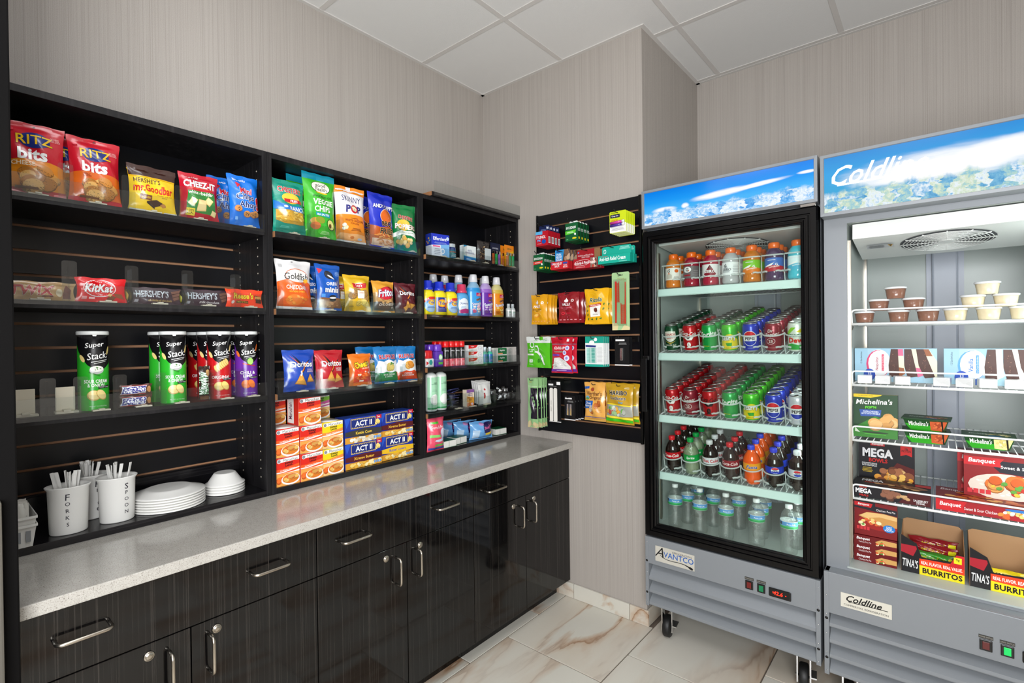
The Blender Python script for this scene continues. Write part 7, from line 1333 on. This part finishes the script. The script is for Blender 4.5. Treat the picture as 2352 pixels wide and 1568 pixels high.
def a_pie(a): a.poly([(0, 1), (.5, 1), (.5, .9), (1, .86), (1, .70), (.55, .74), (0, .80)], '1c1a24'); a.poly([(0, .98), (.44, .96), (.40, .84), (0, .86)], 'c81c24'); a.t('Banquet', .22, .91, .08, 'f8f4f4', w=.38, bold=.04, shear=.15); a.t('Chicken Pot Pie', .74, .80, .06, 'e8e4e4', w=.44, bold=.01); a.e(.6, .42, .5, .22, '9a1c18'); a.poly([(.1, .56), (.3, .70), (.7, .72), (1, .68), (1, .36), (.7, .34), (.45, .40), (.3, .48)], 'c8924c'); a.poly([(.12, .57), (.3, .69), (.7, .71), (1, .67), (1, .56), (.6, .60), (.3, .52)], 'e0b878'); a.food(.36, .38, .24, .12, 16, .055, ['f0e0b0', 'd86030', '5a9a3c', 'e8c878'], 5); a.e(.82, .30, .14, .11, '1c7ac8'); a.t('FLAKY\nCRUST\nSCRATCH', .82, .30, .14, 'f4f8fc', w=.2, bold=.03); [a.r(.06+.08*i, .16, .125+.08*i, .26, 'c83038') for i in range(4)]
def a_pflat(t2): return lambda a: (a.t('Banquet', .22, .62, .4, 'f8f4f4', w=.32, bold=.04, shear=.15), a.t(t2, .26, .24, .22, 'e8d8d8', w=.3, bold=0), a.poly([(.5, .5), (.65, .85), (1, .8), (1, .3), (.6, .25)], 'd0a05c'), a.food(.62, .35, .1, .25, 10, .03, ['d86030', '5a9a3c', 'f0e0b0'], 5))
for i, tx in enumerate(('Chicken Pot Pie', 'Chicken Pot Pie', 'Turkey Pot Pie')):
    o = carton('pot_pie_box', .133, .0335, .12, '6a1014', a_pflat(tx), top='7a1418'); tag_place(o, (2.0085, .02, zs+.0338*i), (0, 0, .01*(i-1)), 'flat red pot pie box, %s of three' % ['lowest', 'middle', 'topmost'][i], 'frozen meal', 'flat pot pie boxes')
o = carton('pot_pie_box', .133, .128, .035, '7a1216', a_pie, top='5a1014', side='a01c20'); tag_place(o, (2.0095, .024, zs+.1034), (T_(-2), 0, 0), 'red pot pie box standing upright on the flat ones', 'frozen meal', None)
# open display cartons of burritos
def burrito_case(x, lab, full):
    t = empty('burrito_case', (x, .02, zs)); tag(t, lab, 'display box', 'open burrito display boxes'); W, D = .176, .15; th = .0015
    m = MB().prism([(-W/2, 0), (W/2, 0), (W/2, .098), (W/2-.022, .098), (W/2-.035, .068), (-W/2+.06, .062), (-W/2+.045, .11), (-W/2, .135)], 'y', -.001, .001, '141216')
    a = Art(m, W, .1, lambda p, q, l: (p-W/2, -.001-l, q)); a.poly([(.30, .0), (1, 0), (1, .30), (.30, .34)], 'f0d81c'); a.poly([(.30, .34), (1, .30), (1, .56), (.9, .62), (.30, .58)], 'e8401c'); a.poly([(.75, .5), (1, .5), (1, .96), (.88, .96), (.8, .66)], 'c81c24'); a.t('BURRITOS', .66, .17, .2, '1a140c', w=.62, bold=.06); a.t('REAL FLAVOR. REAL VALUE.', .65, .45, .12, 'f8f0e8', w=.64, bold=.04); a.t("TINA'S", .15, .34, .3, 'e8e8e8', w=.26, bold=.02, rot=-.05); a.poly([(0, .72), (.2, .62), (.26, .9), (.24, 1.08), (0, 1.3)], 'a81c2c'); a.r(.84, .66, .96, .88, 'e8e020'); a.t('9g', .90, .79, .1, '202008', w=.08)
    m.build('front_panel', PCARD, t)
    for s in (-1, 1): MB().prism([(0, 0), (D, 0), (D, .15), (D*.7, .145), (D*.2, .115), (0, .135 if s < 0 else .098)], 'x', s*W/2-th/2, s*W/2+th/2, 'b0845c').build('side_panel', PCARD, t)
    MB().prism([(-W/2, 0), (W/2, 0), (W/2, .142), (W/2-.012, .155), (-W/2+.012, .158), (-W/2, .15)], 'y', D-th, D, 'b28a62').build('back_panel', PCARD, t)
    MB().box(-W/2, 0, .0002, W/2, D, .0016, '9a744e').build('base', PCARD, t)
bl = ['open burrito box filled with red and green packets', 'open burrito box, nearly empty, at the right']
for k, x in enumerate((2.176, 2.366)): burrito_case(x, bl[k], k == 0)
def a_bur(c): return lambda a: (a.r(.2, .2, .8, .8, c), a.t('Red Hot Beef', .5, .5, .3, 'e8d020', w=.5, bold=.03), a.r(.82, .3, .98, .7, 'e8e020'))
for i, (y, z, c) in enumerate(((.04, .035, '2c8a24'), (.04, .068, '3c9a2c'), (.075, .05, 'a81c1c'), (.075, .085, '8a1820'), (.11, .06, '9a1c24'), (.115, .096, '8c1a22'))):
    o = bag('burrito', .15, .036, .026, '8c1820' if i > 1 else '3a7a20', a_bur(c), 70+i, .07, .07, nx=14, ny=8); tag_place(o, (2.178, .02+y, zs+z-.03), (T_(-12), 0, .02*(i % 3-1)), '%s burrito packet in the full box, %s' % ('green and red' if i < 2 else 'dark red', ['lower front', 'upper front', 'lower middle', 'upper middle', 'lower rear', 'upper rear'][i]), 'burrito', 'burrito packets')
for i in range(2):
    o = bag('burrito', .15, .036, .026, 'e0c81c', lambda a: (a.t('BURRITOS', .5, .5, .4, '201808', w=.7, bold=.05),), 80+i, .07, .07, nx=14, ny=8); tag_place(o, (2.368, .05+.035*i, zs+.03-.01*i), (T_(-12), 0, 0), 'yellow burrito packet in the nearly empty box, %s' % ['front', 'rear'][i], 'burrito', 'yellow burrito packets')
# ------------------------------------------------------------------ clear lips, dividers and pusher clips on the shelves
def lip(y0, y1, z, h, lab): o = MB().box(DS+.018, y0, z-.012, DS+.020, y1, z+h).build('shelf_lip', ACRYL); tag(o, lab, 'shelf lip', 'clear shelf lips')
NMB = ['left', 'middle', 'right']; NSH = ['top', 'second', 'third', 'fourth']
lips = {0: [(1.855, .052), (1.564, .05), (1.241, .05)], 1: [(1.855, .05), (1.564, .045), (1.242, .045)], 2: [(1.855, .042), (1.563, .036), (1.302, .042), (1.077, .05)]}
for b, L in lips.items():
    for i, (z, h) in enumerate(L): lip(BAY[b][0]+.022, BAY[b][1]-.020, z, h, 'clear acrylic lip on the %s shelf of the %s unit' % (NSH[i], NMB[b]))
o = MB().box(DS+.0145, -.676, UT+.006, DS+.0165, -.006, 2.226).build('shelf_lip', ACRYL); tag(o, 'clear acrylic lip standing on top of the right unit', 'shelf lip', 'clear shelf lips')
def divider(h):
    t = empty('shelf_divider'); w = .017
    MB().prism([(-w, 0), (w, 0), (w, h-.006), (w-.002, h-.002), (w-.006, h), (-w+.006, h), (-w+.002, h-.002), (-w, h-.006)], 'y', -.0008, .0008).build('front_tab', ACRYL, t)
    MB().box(-.0008, .0008, .0, .0008, .045, h-.01).build('fin', ACRYL, t); return Proto(t)
DV = [divider(.10), divider(.115), divider(.105), divider(.085)]
def div(P, b, s, ys):
    z = SH[b][s]
    for i, y in enumerate(ys): P.put((DS+.0150, y, z+.0006), R90, 'clear divider tab %s on the %s shelf of the %s unit' % (['leftmost', 'second from left', 'third from left', 'fourth from left', 'fifth from left', 'sixth from left'][i], NSH[s], NMB[b]), 'shelf divider', 'clear shelf dividers')
div(DV[0], 0, 0, (-2.058, -1.912, -1.772, -1.640)); div(DV[1], 0, 1, (-2.054, -1.908, -1.757, -1.607)); div(DV[2], 0, 2, (-2.104, -2.033, -1.942, -1.838, -1.682, -1.596))
div(DV[0], 1, 0, (-1.322, -1.193, -1.045, -.885)); div(DV[3], 1, 1, (-1.455, -1.299, -1.158, -1.03, -.898, -.775)); div(DV[3], 1, 2, (-1.45, -1.298, -1.16, -1.015, -.882, -.778))
div(DV[3], 2, 0, (-.548, -.47, -.352, -.238, -.118)); div(DV[3], 2, 2, (-.4295, -.307, -.2325, -.1065)); div(DV[3], 2, 3, (-.70, -.57, -.46, -.365, -.236, -.045))
t = empty('pusher_clip'); MB().box(-.021, -.014, 0, .021, .004, .004).box(-.007, -.018, .0035, .007, -.004, .007).build('clip', CREAM, t); PC = Proto(t)
for b, s, ys in ((0, 0, (-2.115, -1.985, -1.845, -1.712, -1.552)), (0, 1, (-2.115, -1.965, -1.832, -1.69, -1.552)), (0, 2, (-1.985, -1.88, -1.775, -1.636, -1.547)), (1, 0, (-1.385, -1.26, -1.12, -.96, -.81)), (1, 1, (-1.38, -1.235, -1.095, -.962, -.835)), (1, 2, (-1.36, -1.23, -1.088, -.948, -.815)), (2, 0, (-.61, -.515, -.402, -.298, -.175, -.062)), (2, 3, (-.515, -.41, -.298))):
    for i, y in enumerate(ys): PC.put((DS-.003, y, SH[b][s]+.0006), R90, 'cream pusher clip %s on the %s shelf of the %s unit' % (['leftmost', 'second from left', 'third from left', 'fourth from left', 'fifth from left', 'sixth from left'][i], NSH[s], NMB[b]), 'pusher clip', 'cream pusher clips')
